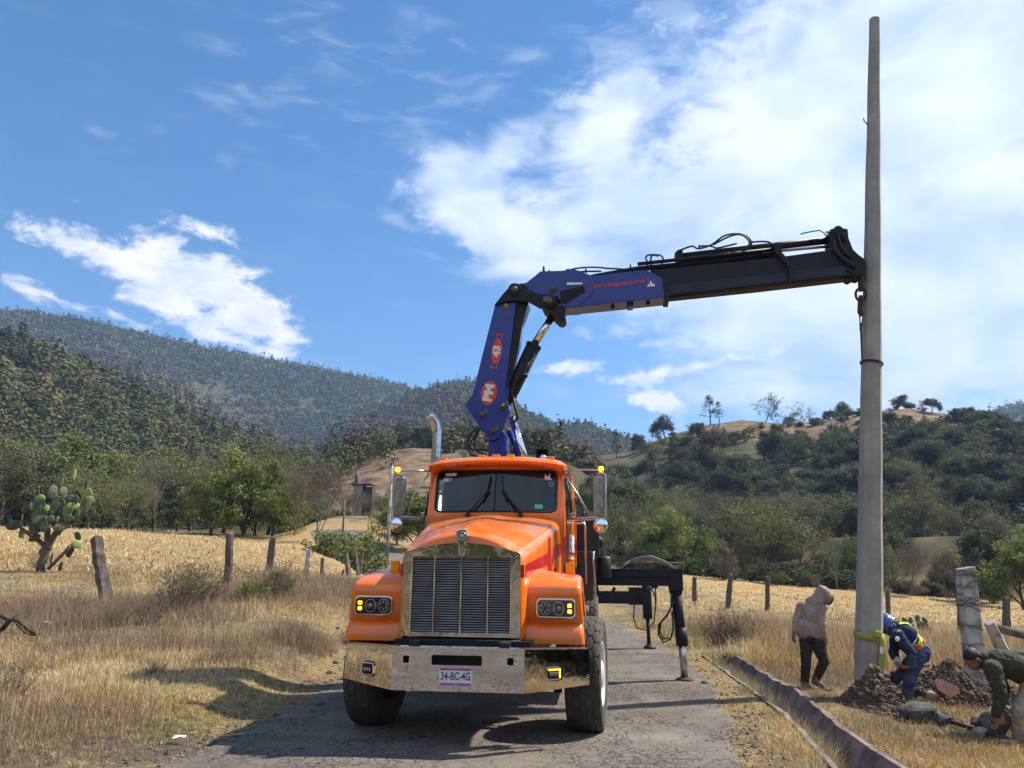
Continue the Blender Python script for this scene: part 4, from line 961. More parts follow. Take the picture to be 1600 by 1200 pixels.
    e = MB(); cplate(e, [(1038, 458), (1327, 426), (1326, 437), (1042, 469)], .20); e.build('extension_bottom', 'crane_black', ext, bevel=.01)
    c = MB(); cplate(c, [(1034, 443), (1043, 448), (1045, 473), (1037, 473)], .45); c.build('boom_collar', 'crane_black', ext, bevel=.006)
    # extension cylinders on top
    t = MB(); ctube(t, [(1060, 402), (1180, 388), (1296, 375)], .062, .0, 16); ctube(t, [(1056, 401), (1066, 400)], .075, 0, 14); tc = P('extension_cylinder', t, 'crane_black')
    t = MB(); ctube(t, [(1190, 396.5), (1294, 387)], .022, .05, 12); t.build('piston_rod', 'pink_rod', tc)
    t = MB(); ctube(t, [(924, 434), (996, 421), (1100, 411), (1212, 399)], .045, .02, 12); ctube(t, [(996, 417), (1210, 394)], .03, .12, 10); ctube(t, [(1060, 406), (1212, 391)], .035, -.08, 10); t.build('cylinder_rail', 'crane_black', tc)
    t = MB(); cplate(t, [(1205, 388), (1216, 387), (1217, 402), (1228, 414), (1235, 424), (1235, 446), (1231, 449), (1228, 446), (1228, 426), (1222, 418), (1210, 406), (1206, 400)], .05, .19); cplate(t, [(1205, 388), (1216, 387), (1217, 404), (1207, 405)], .30); t.build('cylinder_bracket', 'crane_black', tc, bevel=.004)
    t = MB(); cplate(t, [(1054, 398), (1066, 394), (1066, 408), (1056, 409)], .2); ctube(t, [(1054, 401), (1057, 397), (1061, 394)], .012, .1, 6); t.build('cylinder_end', 'crane_black', tc)
    # boom head
    h = MB(); cplate(h, [(1293, 365), (1306, 362), (1320, 365), (1321, 378), (1328, 396), (1336, 404), (1347, 412), (1349, 420), (1348, 432), (1342, 437), (1334, 436), (1326, 436), (1316, 420), (1304, 404), (1296, 398), (1293, 384)], .34)
    for lx, ly in ((1321, 441.5), (1334, 438.5)): h.tube([C(lx+4.2*math.cos(R(a_)), ly+4.6*math.sin(R(a_)))+CNL*.08 for a_ in range(0, 361, 30)], .020, 6, cap=False)
    cplate(h, [(1316, 428), (1340, 426), (1338, 436), (1330, 434), (1328, 438), (1316, 438)], .05, .08)
    cpin(h, 1306, 365, .07, .3); cpin(h, 1321, 429, .03, .42); hd = P('boom_head', h, 'crane_black', bevel=.008)
    t = MB(); ctube(t, [(1298, 384), (1300, 398), (1310, 410), (1322, 418), (1330, 425)], .035, .19, 8); ctube(t, [(1303, 372), (1308, 392), (1316, 404), (1326, 412)], .022, .21, 8); ctube(t, [(1285, 371), (1296, 371), (1305, 374), (1314, 372), (1316, 382), (1307, 383), (1305, 374)], .012, .2, 6); cpin(t, 1313, 377, .04, .06, .2)
    ctube(t, [(1250, 368), (1256, 366), (1272, 363), (1280, 362), (1286, 366), (1290, 370)], .010, .05, 6); ctube(t, [(1311, 365), (1320, 365), (1320, 369)], .012, .1, 6); t.build('head_hose', 'hose', hd)
    # hoses along the crane
    hs = [[(805, 451), (811, 446), (828, 444), (838, 436), (850, 431), (880, 426), (900, 421), (925, 419), (955, 421), (990, 423)], [(806, 453), (826, 448), (840, 439), (870, 433), (905, 428), (940, 427)], [(812, 452), (840, 447), (860, 440), (878, 437), (885, 428), (890, 426)],
          [(832, 470), (838, 455), (856, 448), (872, 437), (886, 430)], [(1010, 420), (1012, 412), (1009, 404), (1014, 400), (1030, 400), (1036, 406), (1030, 418), (1010, 424)], [(1017, 418), (1017, 405), (1022, 402), (1028, 404)],
          [(1060, 397), (1080, 390), (1090, 394), (1110, 388), (1130, 374), (1150, 371), (1165, 375), (1172, 385), (1166, 394), (1150, 402), (1125, 404)], [(1112, 390), (1135, 378), (1152, 374), (1163, 379), (1168, 388), (1160, 396), (1140, 401)],
          [(925, 432), (980, 424), (1050, 418), (1140, 408), (1170, 404)], [(1092, 388), (1110, 388), (1120, 391), (1150, 384)], [(1170, 384), (1195, 383), (1206, 388)]]
    t = MB()
    for k_, L in enumerate(hs): 
        # smooth path
        Q = [Vector((x, y, 0)) for x, y in L]; S = []
        for i in range(len(Q)-1):
            p0, p1, p2, p3 = Q[max(i-1, 0)], Q[i], Q[i+1], Q[min(i+2, len(Q)-1)]
            for u in (0, .25, .5, .75): S.append(.5*((2*p1)+(p2-p0)*u+(2*p0-5*p1+4*p2-p3)*u*u+(3*p1-p0-3*p2+p3)*u**3))
        S.append(Q[-1]); ctube(t, [(v.x, v.y) for v in S], .015, .04+.05*(k_ % 4), 6)
    ctube(t, [(850.5, 432), (850.5, 420)], .02, .1, 8); ctube(t, [(859, 429), (859, 426)], .018, .1, 8); ctube(t, [(916, 430), (916, 421)], .014, .1, 8); ctube(t, [(985, 424), (985, 416)], .014, .1, 6); ctube(t, [(1092, 392), (1092, 387)], .02, .1, 6)
    P('hydraulic_hose', t, 'hose')
    t = MB()
    for L in ([(748, 668), (745, 680), (738, 692), (733, 700), (738, 712), (750, 716)], [(752, 670), (745, 685), (742, 695), (748, 708), (762, 712)], [(744, 672), (736, 682), (731, 694), (740, 705), (756, 704), (764, 706)]):
        ctube(t, L, .017, .1, 6)
    P('column_hose', t, 'hose')
    # front outriggers
    for s in (1, -1):
        y = 4.98; x0, x1 = (.5, 2.53) if s > 0 else (-.5, -1.25)
        o = MB(); xm = (x0+x1)/2; o.box((xm, y, 1.545), (abs(x1-x0), .24, .12)); o.box((xm, y, 1.420), (abs(x1-x0)-.02, .20, .13)); 
        if s > 0: o.box((2.44, y, 1.45), (.19, .27, .32)); o.box((1.5, y-.005, 1.483), (2.0, .22, .01))
        ob = P('outrigger_beam', o, 'crane_black', bevel=.008)
        if s > 0:
            l = MB(); l.tube([(2.435, y, 1.32), (2.462, y, .95), (2.49, y, .62)], .078, 20); l.tube([(2.43, y, 1.36), (2.437, y, 1.24)], [.105, .095], 20); l.tube([(2.486, y, .76), (2.498, y, .50)], .088, 20); lg = P('outrigger_leg', l, 'crane_black')
            MB().tube([(2.49, y, .6), (2.518, y, .04)], .054, 20).build('chrome_ram', 'steel', lg)
            MB().lathe([(.13, .004), (.135, .02), (.11, .035), (.04, .06)], (2.52, y, .012), 'Z', 24).build('foot_plate', 'rust', lg)
            h = MB(); h.tube([(2.43, y-.08, 1.22), (2.36, y-.1, 1.22), (2.35, y-.1, 1.05), (2.28, y-.11, .93), (2.16, y-.12, .80), (2.15, y-.12, .66), (2.22, y-.12, .55), (2.32, y-.12, .60), (2.37, y-.11, .75), (2.36, y-.1, 1.0)], .015, 6)
            h.tube([(2.40, y-.1, 1.15), (2.31, y-.12, .98), (2.19, y-.13, .83), (2.17, y-.13, .70), (2.22, y-.13, .60), (2.30, y-.13, .62)], .013, 6); h.build('leg_hose', 'hose', lg)
            h = MB(); h.tube([(1.24, y-.12, 1.36), (1.27, y-.15, 1.25), (1.36, y-.16, 1.20), (1.46, y-.16, 1.22), (1.52, y-.12, 1.32)], .028, 8); h.build('beam_hose', 'hose', ob)
            MB().box((1.26, y-.08, 1.62), (.14, .2, .11)).build('valve_block', 'crane_blue', ob, bevel=.01)
    # rear stabilizer
    y = 9.6; o = MB(); o.box((1.7, y, 1.02), (1.3, .2, .25)); P('stabilizer_beam', o, 'crane_black')
    l = MB(); l.tube([(2.27, y, 1.50), (2.28, y, .60)], .095, 16); l.tube([(2.28, y, .62), (2.29, y, .05)], .04, 12); l.box((2.05, y, 1.05), (.3, .2, .35)); l.lathe([(.13, 0), (.12, .04), (.05, .09)], (2.30, y, .01), 'Z', 20); P('stabilizer_leg', l, 'crane_black')
    h = MB(); h.tube([(2.42, y-.1, 1.45), (2.45, y-.1, 1.2), (2.44, y-.1, .8)], .014, 6); h.tube([(2.36, y-.1, 1.22), (2.46, y-.1, 1.0), (2.40, y-.1, .55), (2.25, y-.1, .38), (2.05, y-.1, .42), (1.98, y-.1, .62), (2.02, y-.1, .95)], .014, 6); h.box((2.43, y-.1, 1.24), (.14, .05, .06)); P('stabilizer_hose', h, 'hose')
pm('pin_metal', (.16, .14, .13), .5, metal=.6, var=.4, scale=20); pm('pink_rod', (.35, .27, .30), .3, metal=.7); pm('crane_black2', (.018, .024, .040), .45, col2=(.026, .030, .042), scale=4, spec=.3)
build_crane()

# ------------------------------------------------------------------ hook, sling and pole
POLE_D = 11.25
pb = W(1357, 1096, POLE_D); pt = W(1366.5, 30, POLE_D+.1)
pole_rt = empty('concrete_pole', (pb.x, pb.y, pb.z), 0, 'tall tapering grey octagonal concrete pole being raised beside the hardhat worker', 'pole')
def m_pole():
    m = bpy.data.materials.new('pole_concrete'); m.use_nodes = True; t = NT(m.node_tree); b = t.n['Principled BSDF']; co = t.new('ShaderNodeTexCoord').outputs['Object']
    c = t.ramp(t.noise(co, 2.4, 7, .65), [(.3, (.25, .235, .21)), (.7, (.42, .40, .365))]); st = t.noise(t.mapping(co, scale=(1, 1, .07)), 22, 6, .7)
    c = t.mix(t.math('MULTIPLY', t.step(st, .52, .7), .45), c, (.17, .155, .135)); c = t.mix(t.math('MULTIPLY', t.step(t.vor(co, 26), .16, .08), .5), c, (.10, .09, .08)); x, y, z = t.sep(co)
    r_ = t.math('ABSOLUTE', t.math('SUBTRACT', t.math('FRACT', t.math('MULTIPLY', t.math('ADD', z, t.math('MULTIPLY', t.noise(co, 1.5), .1)), .62)), .5)); c = t.mix(t.math('MULTIPLY', t.step(r_, .012, .003), .10), c, (.14, .13, .115))
    t.l.new(c, b.inputs['Base Color']); b.inputs['Roughness'].default_value = .9; bu = t.new('ShaderNodeBump'); bu.inputs['Strength'].default_value = .5; bu.inputs['Distance'].default_value = .012
    t.l.new(t.noise(co, 30, 7, .7), bu.inputs['Height']); t.l.new(bu.outputs[0], b.inputs['Normal']); M['pole_concrete'] = m
m_pole()
def build_pole():
    a = Vector((0, 0, -.5)); ax = (pt-pb); L = ax.length; rad = []
    b = MB(); vs = []; n = 8; K = 24; ax = ax.normalized(); u = ax.cross(Vector((0, 1, 0))).normalized(); v = ax.cross(u)
    for i in range(K+1):
        t = i/K; r_ = .200*(1-t)+.088*t; c = -ax*.5+ax*(L+.5)*t
        for j in range(n):
            an = R(22.5+45*j+9); vs.append(c+(u*math.cos(an)+v*math.sin(an))*r_+Vector((.004*math.sin(i*1.7), 0, 0)))
    fs = [(i*n+j, i*n+(j+1) % n, (i+1)*n+(j+1) % n, (i+1)*n+j) for i in range(K) for j in range(n)]+[tuple(range(n)), tuple(range(K*n+n-1, K*n-1, -1))]
    b.add(vs, fs); o = b.build('shaft', 'pole_concrete', pole_rt, bevel=.012, seg=2)
    w = MB(); 
    q = ax*((W(1354, 190, POLE_D)-pb).length); w.tube([q+Vector((-.10, -.02, -.02)), q+Vector((-.16, -.02, .07)), q+Vector((-.165, -.02, .12))], .009, 6); w.build('wire_end', 'rust', pole_rt)
    q = ax*((W(1357, 566, POLE_D)-pb).length); w = MB(); rr = .158
    for dz in (-.01, .012): w.tube([q+Vector((rr*math.cos(R(a_)), rr*math.sin(R(a_)), dz-.025*math.cos(R(a_)))) for a_ in range(0, 361, 24)], .009, 6, cap=False)
    w.build('wire_band', 'rust', pole_rt)
build_pole()
def build_hook():
    k = empty('lifting_hook', tuple(W(1345, 440, 11.22)), 0, 'rusty steel lifting hook and shackle hanging from the tip of the crane boom', 'hook')
    o = W(1345, 440, 11.22)
    def H(x, y, d=0): return W(x, y, 11.22+d)-o
    MB().tube([H(1344, 428), H(1344.5, 455)], [.04, .032], 10).build('shank', 'rust', k)
    MB().tube([H(1345+8*math.sin(R(a)), 460-10*math.cos(R(a)), .0) for a in range(0, 361, 20)], .020, 8, cap=False).build('ring', 'rust', k)
    MB().tube([H(1345, 462), H(1345, 472), H(1343.5, 480), H(1344, 488), H(1346, 493), H(1348.5, 490)], [.030, .045, .035, .042, .030, .012], 10).build('hook', 'rust', k)
    s = empty('wire_sling', tuple(W(1345, 492, 11.22)), 0, 'thin wire rope sling running from the hook down to the grey pole', 'sling'); o2 = W(1345, 492, 11.22)
    def S(x, y, D=11.22): return W(x, y, D)-o2
    m = MB(); m.tube([S(1342.5, 488), S(1344.5, 512), S(1346.5, 560, 11.16), S(1348, 568, 11.12)], .009, 6); m.tube([S(1348.5, 488), S(1346, 514), S(1347, 560, 11.18)], .008, 6); m.tube([S(1344.6, 505), S(1345, 516)], .018, 8); m.build('wire_rope', 'rust', s)
build_hook()
pm('webbing', (.34, .39, .07), .8, var=.2, scale=40, bump=.3, bscale=120)
def build_strap():
    o = W(1357, 992, POLE_D); s = empty('webbing_strap', tuple(o), 0, 'yellow green webbing strap tied around the pole with a hanging tail', 'strap')
    ax = (pt-pb).normalized(); m = MB(); rr = .196; rows = [[], []]
    for a_ in range(0, 361, 15):
        cz = .02*math.sin(R(a_))-.012*math.cos(R(a_)); rx = rr*(1+.04*math.sin(R(a_*4)))
        for k_, dz in enumerate((-.045, .045)): rows[k_].append(Vector((rx*math.cos(R(a_)), rx*math.sin(R(a_)), cz+dz)))
    m.grid(rows); m.build('loop', 'webbing', s, solid=.008)
    pts = [(1370, 989, .10, 10), (1376, 991, .11, 12), (1379.5, 1002, .1, 11), (1378, 1022, .09, 10.5), (1376.5, 1045, .1, 9.5), (1375, 1060, .11, 6)]
    def T(x, y, off): return W(x, y, POLE_D-.23+off*.3)-o
    rows = [[T(x-w*.46, y+(-3 if i == 0 else 0), .1) for i, (x, y, q, w) in enumerate(pts)], [T(x+w*.46, y+(3 if i == 0 else 0), .14) for i, (x, y, q, w) in enumerate(pts)]]
    MB().grid(rows).build('tail', 'webbing', s, solid=.008); MB().box(tuple(T(1371.5, 991, 0)), (.10, .05, .09), (0, R(20), 0)).build('knot', 'webbing', s, bevel=.02)
    q = T(1371.2+6.5, 1016, .05)+Vector((-.01, -.02, 0)); MB().box(tuple(q), (.045, .004, .085), (0, R(4), 0)).build('strap_label', 'white_vinyl', s)
build_strap()
# ------------------------------------------------------------------ foliage materials
def m_leaf(name, cols, trans=.28, rough=.75):
    """cols: dark, mid, light; a per-clump tint attribute picks between them"""
    m = bpy.data.materials.new(name); m.use_nodes = True; t = NT(m.node_tree); b = t.n['Principled BSDF']
    at = t.new('ShaderNodeAttribute', attribute_name='tint'); s = t.sep(at.outputs['Color']); oi = t.new('ShaderNodeObjectInfo').outputs['Random']
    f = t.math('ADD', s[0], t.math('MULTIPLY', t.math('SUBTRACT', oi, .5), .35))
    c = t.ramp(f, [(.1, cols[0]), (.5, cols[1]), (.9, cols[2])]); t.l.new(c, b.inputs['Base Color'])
    b.inputs['Roughness'].default_value = rough; b.inputs['Specular IOR Level'].default_value = .2
    tl = t.new('ShaderNodeBsdfTranslucent'); t.l.new(c, tl.inputs[0]); mx = t.new('ShaderNodeMixShader'); mx.inputs[0].default_value = trans
    t.l.new(b.outputs[0], mx.inputs[1]); t.l.new(tl.outputs[0], mx.inputs[2]); t.l.new(mx.outputs[0], t.n['Material Output'].inputs[0]); M[name] = m
def m_attr(name, rough=.9, trans=.2):
    m = bpy.data.materials.new(name); m.use_nodes = True; t = NT(m.node_tree); b = t.n['Principled BSDF']
    at = t.new('ShaderNodeAttribute', attribute_name='tint').outputs['Color']; t.l.new(at, b.inputs['Base Color'])
    b.inputs['Roughness'].default_value = rough; b.inputs['Specular IOR Level'].default_value = .15
    tl = t.new('ShaderNodeBsdfTranslucent'); t.l.new(at, tl.inputs[0]); mx = t.new('ShaderNodeMixShader'); mx.inputs[0].default_value = trans
    t.l.new(b.outputs[0], mx.inputs[1]); t.l.new(tl.outputs[0], mx.inputs[2]); t.l.new(mx.outputs[0], t.n['Material Output'].inputs[0]); M[name] = m
m_leaf('leaf_oak', [(.040, .054, .028), (.084, .102, .050), (.155, .17, .085)])
m_leaf('leaf_brown', [(.055, .036, .020), (.10, .063, .032), (.155, .105, .050)])
m_leaf('leaf_willow', [(.090, .096, .040), (.170, .175, .072), (.26, .255, .115)])
m_leaf('leaf_bright', [(.075, .100, .022), (.165, .205, .050), (.29, .33, .10)])
m_leaf('leaf_pine', [(.020, .040, .024), (.038, .070, .036), (.065, .105, .050)])
m_leaf('leaf_grey', [(.085, .075, .050), (.155, .135, .088), (.23, .20, .135)])
m_attr('forest', .9, .15); m_attr('dry_grass', .85, .3)
pm('bark', (.095, .075, .058), .95, var=.5, scale=6, bump=.5); pm('bark_grey', (.19, .165, .14), .95, var=.5, scale=5, bump=.4); pm('bark_dark', (.05, .04, .032), .95, var=.4)
pm('twig', (.20, .155, .115), .95, var=.4, scale=8)

def skeleton(seed, H, r0, fork, limbs, spread, up, depth=3, wig=.12, droop=0, ratio=.62, kids=3, lean=(0, 0)):
    """returns branch tubes [(pts, radii)] and tip list [(point, level)]"""
    rd = random.Random(seed); tubes = []; tips = []
    def grow(p, d, L, r, lev):
        n = 4 if lev < 2 else 3; pts = [p.copy()]; rs = [r]; q = p.copy(); dd = d.copy()
        for i in range(n):
            dd = (dd+Vector((rd.gauss(0, wig), rd.gauss(0, wig), rd.gauss(0, wig)*.6+(up*.12 if lev else 0)-droop*.10*lev))).normalized()
            q = q+dd*(L/n); pts.append(q.copy()); rs.append(r*(1-.62*(i+1)/n))
        tubes.append((pts, rs, lev))
        if lev >= 2: tips.append((pts[-1], lev)); tips.append((pts[-2], lev))
        if lev < depth:
            k = (limbs if lev == 0 else kids); 
            for j in range(k):
                t = (fork+(1-fork)*(j+.5)/k) if lev == 0 else rd.uniform(.35, 1)
                x = t*n; i = min(int(x), n-1); b = pts[i].lerp(pts[i+1], x-i)
                az = (j*2.4+rd.uniform(-.5, .5)) if lev == 0 else rd.uniform(0, 6.28)
                sp = spread*rd.uniform(.75, 1.2)*(1.05-.35*t if lev == 0 else 1)
                ax = dd.orthogonal().normalized(); ax.rotate(Matrix.Rotation(az, 3, dd)); nd = (dd*math.cos(sp)+ax*math.sin(sp)).normalized()
                grow(b, nd, L*ratio*rd.uniform(.75, 1.15)*(1.0 if lev else (1.15-.35*t)), rs[i]*.55, lev+1)
    grow(Vector((0, 0, -.15)), Vector((lean[0], lean[1], 1)).normalized(), H, r0, 0)
    return tubes, tips
def leaf_quads(C, R_, per, size, seed, flat=1., asp=.55, tint=None):
    """C (n,3) clump centres, R_ clump radius"""
    g = np.random.default_rng(seed); C = np.asarray(C, float); n = len(C)
    ct = g.uniform(.15, .8, n) if tint is None else tint
    c = np.repeat(C, per, 0); d = g.normal(size=c.shape); d /= np.linalg.norm(d, axis=1)[:, None]; rr = np.repeat(np.broadcast_to(R_, (n,)), per)
    rad = g.uniform(.25, 1, len(c))**.6; d[:, 2] *= flat; p = c+d*rr[:, None]*rad[:, None]
    u = g.normal(size=p.shape); u /= np.linalg.norm(u, axis=1)[:, None]; nn = d*.6+g.normal(size=p.shape)*.6+[0, 0, .35]; v = np.cross(nn, u); v /= np.linalg.norm(v, axis=1)[:, None]+1e-9
    u = np.cross(v, nn); u /= np.linalg.norm(u, axis=1)[:, None]+1e-9
    s = size*g.uniform(.6, 1.3, len(p))[:, None]
    V = np.stack([p-u*s*.5, p+v*s*asp*.5, p+u*s*.5, p-v*s*asp*.5], 1).reshape(-1, 3)
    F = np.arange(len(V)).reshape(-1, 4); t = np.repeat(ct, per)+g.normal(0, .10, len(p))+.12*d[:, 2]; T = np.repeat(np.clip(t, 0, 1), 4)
    return V, F, np.stack([T, T, T], 1)
PROTO = bpy.data.collections.new('proto')   # mesh data holders, never linked
def tube_mesh(name, tubes, mat, minr=.006):
    m = MB()
    for pts, rs, lev in tubes: m.tube(pts, [max(r, minr) for r in rs], {0: 9, 1: 6, 2: 4}.get(lev, 3), cap=False)
    o = m.build(name, mat, fix=False); me = o.data; bpy.data.objects.remove(o); return me
def crown_mesh(name, V, F, T, mat):
    o = npmesh(name, V, F, mat, attr={'tint': T}); me = o.data; bpy.data.objects.remove(o); return me
SPEC = {}
def species(name, kind, leafmat, bark, seed, H, r0, fork, limbs, spread, up, clump, per, size, depth=3, flat=.8, **k):
    tb, tips = skeleton(seed, H, r0, fork, limbs, spread, up, depth=depth, **k)
    tr = tube_mesh('trunk', tb, bark)
    cr = None
    if per:
        C = np.array([list(p) for p, l in tips]); C = C[C[:, 2] > .12*C[:, 2].max()]
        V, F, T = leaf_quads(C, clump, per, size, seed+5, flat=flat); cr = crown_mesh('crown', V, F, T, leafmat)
    top = max(p.z for pts, _, _ in tb for p in pts); SPEC.setdefault(name, []).append((tr, cr, top+clump*.6 if per else top))
for s in (1, 2, 3):
    species('oak', 'oak', 'leaf_oak', 'bark_dark', 10+s, 3.4, .20, .30, 7, 1.0, .5, .75, 34, .30, ratio=.78, kids=4, wig=.16)
for s in (1, 2):
    species('brown_oak', 'oak', 'leaf_brown', 'bark_dark', 20+s, 3.4, .18, .32, 6, 1.0, .5, .7, 26, .28, ratio=.74, kids=4, wig=.16)
for s in (1, 2, 3):
    species('willow', 'willow', 'leaf_willow', 'bark', 30+s, 3.2, .16, .12, 7, .72, .9, .62, 17, .20, ratio=.86, kids=4, wig=.14, droop=.4)
for s in (1, 2):
    species('bright', 'bright', 'leaf_bright', 'bark', 40+s, 2.5, .12, .10, 8, .95, .5, .52, 40, .20, ratio=.80, kids=4, wig=.16)
for s in (1, 2):
    species('bare', 'bare', None, 'twig', 50+s, 3.0, .10, .15, 7, .62, .9, .5, 0, .15, depth=3, ratio=.82, kids=5, wig=.14)
for s in (1, 2):
    species('twiggy', 'twiggy', 'leaf_grey', 'twig', 60+s, 2.8, .09, .10, 8, .60, .9, .55, 7, .14, ratio=.85, kids=5, wig=.14)
def pine(seed):
    rd = random.Random(seed); H = 9.; tb = [([Vector((0, 0, -.2)), Vector((.1, 0, H*.5)), Vector((0, .05, H))], [.16, .10, .02], 0)]; C = []
    for i in range(46):
        t = rd.uniform(.22, .98); L = (1-t)**.7*2.3*rd.uniform(.6, 1.1)+.25; a = rd.uniform(0, 6.28); b = Vector((0, 0, H*t)); e = b+Vector((math.cos(a)*L, math.sin(a)*L, rd.uniform(.1, .5)*L))
        tb.append(([b, b.lerp(e, .5)+Vector((0, 0, -.05)), e], [.035, .025, .01], 2)); C += [list(e), list(b.lerp(e, .62))]
    V, F, T = leaf_quads(np.array(C), .45, 30, .24, seed, flat=.6, asp=.3); SPEC.setdefault('pine', []).append((tube_mesh('trunk', tb, 'bark_dark'), crown_mesh('crown', V, F, T, 'leaf_pine'), H+.3))
pine(3); pine(4)
def spread_tree(seed):
    tb, tips = skeleton(seed, 2.6, .16, .45, 6, 1.15, .6, depth=3, ratio=.95, kids=3, wig=.18); C = np.array([list(p) for p, l in tips])
    V, F, T = leaf_quads(C, .55, 14, .24, seed, flat=.5); SPEC.setdefault('spread', []).append((tube_mesh('trunk', tb, 'bark_dark'), crown_mesh('crown', V, F, T, 'leaf_oak'), max(C[:, 2])+.2))
spread_tree(5); spread_tree(8)
def bush(seed, name, mat, n, R_, size, per, hgt, tw=True):
    g = np.random.default_rng(seed); C = g.normal(size=(n, 3)); C /= np.linalg.norm(C, axis=1)[:, None]; C *= (g.uniform(.2, 1, n)**.5)[:, None]; C[:, 2] = np.abs(C[:, 2])*hgt+.18; C[:, :2] *= .62*g.uniform(.7, 1.25, (n, 1))
    V, F, T = leaf_quads(C, R_, per, size, seed, flat=.8)
    tb = [([Vector((0, 0, -.05)), Vector((c[0]*.35, c[1]*.35, c[2]*.5)), Vector(c)], [.018, .011, .005], 3) for c in C]
    SPEC.setdefault(name, []).append((tube_mesh('stems', tb, 'twig', .004), crown_mesh('foliage', V, F, T, mat), hgt+.3))
bush(71, 'bush', 'leaf_oak', 60, .20, .11, 38, .8); bush(72, 'bush', 'leaf_oak', 50, .22, .11, 38, .65)
bush(75, 'green_bush', 'leaf_bright', 60, .17, .07, 42, .85); bush(76, 'green_bush', 'leaf_bright', 50, .18, .07, 40, .7)
bush(77, 'grey_bush', 'leaf_grey', 60, .18, .06, 28, .8); bush(78, 'grey_bush', 'leaf_grey', 60, .18, .06, 22, .65)
def dry_shrub(seed, leafy):
    rd = random.Random(seed); tb = []; tips = []
    for i in range(62):
        a = rd.uniform(0, 6.28); sp = rd.uniform(.05, .75); L = rd.uniform(.5, 1.0); d = Vector((math.cos(a)*sp, math.sin(a)*sp, 1)).normalized()
        b = Vector((math.cos(a)*.05, math.sin(a)*.05, -.03)); p1 = b+d*L*.5+Vector((rd.gauss(0, .03), rd.gauss(0, .03), 0)); p2 = b+d*L+Vector((rd.gauss(0, .06), rd.gauss(0, .06), 0)); tb.append(([b, p1, p2], [.0055, .004, .002], 3))
        for k in range(5):
            t = rd.uniform(.35, 1); q = (b.lerp(p1, t*2) if t < .5 else p1.lerp(p2, t*2-1)); e = q+Vector((rd.gauss(0, .10), rd.gauss(0, .10), rd.uniform(.03, .18))); tb.append(([q, e], [.003, .0015], 3)); tips.append(list(e))
    V, F, T = leaf_quads(np.array(tips), .03, 3 if leafy else 1, .035 if leafy else .022, seed, asp=.5)
    SPEC.setdefault('leafy_shrub' if leafy else 'dry_shrub', []).append((tube_mesh('stems', tb, 'twig', .0018), crown_mesh('foliage', V, F, T, 'leaf_willow' if leafy else 'leaf_grey'), 1.0))
for s in (1, 2): dry_shrub(80+s, False); dry_shrub(90+s, True)

TREE_RD = random.Random(5)
def plant(spec, px, D, hpx=None, h=None, label=None, name='tree', cat='tree', group=None, py=None, wide=1., var=None, mat=None):
    L = SPEC[spec]; tr, cr, top = L[(var if var is not None else TREE_RD.randrange(len(L)))]
    p = on_ground(px, 900 if py is None else py, D)
    if h is None: h = hpx/1200*D*1.02
    s = h/top; e = empty(name, (p.x, p.y, p.z-.03), TREE_RD.uniform(0, 6.28), label, cat, group); e.scale = (s*wide, s*wide, s)
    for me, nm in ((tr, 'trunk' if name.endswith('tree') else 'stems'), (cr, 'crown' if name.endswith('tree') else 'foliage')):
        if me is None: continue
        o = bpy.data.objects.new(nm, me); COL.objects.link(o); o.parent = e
    return e
def pyg(px, D): # photo row where the ground is seen in column px at distance D
    p = W(px, 900, D); z = gz1(p.x, p.y); v = RM.T @ np.array([p.x, p.y, z-EYE]); return 600-1200*v[1]/-v[2]

# --- trees one can tell apart, left of the road
plant('bare', 232, 64, 118, label='bare dead snag with dark forked trunk behind the left field', name='bare_tree', var=0, wide=.7)
plant('bright', 322, 62, 92, label='dense bright green round tree at the far edge of the left field', name='round_tree', var=0)
plant('oak', 268, 66, 80, label='small dark green tree between the dead snag and the bright green round tree', name='dark_tree', var=0, wide=.9)
plant('bright', 420, 62, 84, label='darker green leafy tree right of the bright green round tree at the field edge', name='leafy_tree', var=1, mat=None)
plant('twiggy', 490, 56, 150, label='tall greyish brown twiggy tree at the right end of the left field', name='twiggy_tree', var=0, wide=.8)
plant('twiggy', 455, 60, 120, label='grey twiggy tree just left of the tallest twiggy tree beside the left field', name='twiggy_tree', var=1, wide=.8)
plant('green_bush', 562, 40, 72, label='feathery green bush over the fence posts left of the truck', name='green_shrub', cat='bush', var=0, wide=1.15)
plant('green_bush', 512, 42, 52, label='low green bush left of the feathery bush at the end of the fence', name='green_shrub', cat='bush', var=1, wide=1.2)
plant('bright', 650, 52, 100, label='dark green leafy tree behind the left mirror of the truck', name='leafy_tree', var=0, wide=1.1)
plant('bright', 618, 55, 70, label='green tree beside the leaning utility pole', name='leafy_tree', var=1)
k = 0
for D0, x0, x1, st, hp in ((67, -70, 480, 34, 118), (80, -80, 560, 38, 135), (98, -90, 600, 40, 130)):
    x = x0
    while x < x1:
        sp = 'willow' if TREE_RD.random() < .68 else TREE_RD.choice(['twiggy', 'oak', 'bright', 'willow'])
        if not (D0 == 67 and 210 < x < 350) and not (D0 > 70 and x > 478):
            plant(sp, x+TREE_RD.uniform(-12, 12), D0+TREE_RD.uniform(-3, 5), hp*TREE_RD.uniform(.75, 1.12), label={'willow': 'olive green feathery tree', 'twiggy': 'greyish twiggy half bare tree', 'oak': 'dark green dense tree', 'bright': 'fresh green leafy tree'}[sp]+{67: ' in the front row', 80: ' in the middle row', 98: ' in the back row'}[D0]+' of the belt behind the left field', name={'willow': 'feathery_tree', 'twiggy': 'twiggy_tree', 'oak': 'dark_tree', 'bright': 'leafy_tree'}[sp], group='%s trees in the %s row behind the left field' % ({'willow': 'feathery', 'twiggy': 'twiggy', 'oak': 'dark', 'bright': 'leafy'}[sp], {67: 'front', 80: 'middle', 98: 'back'}[D0]))
        x += st*TREE_RD.uniform(.8, 1.25)
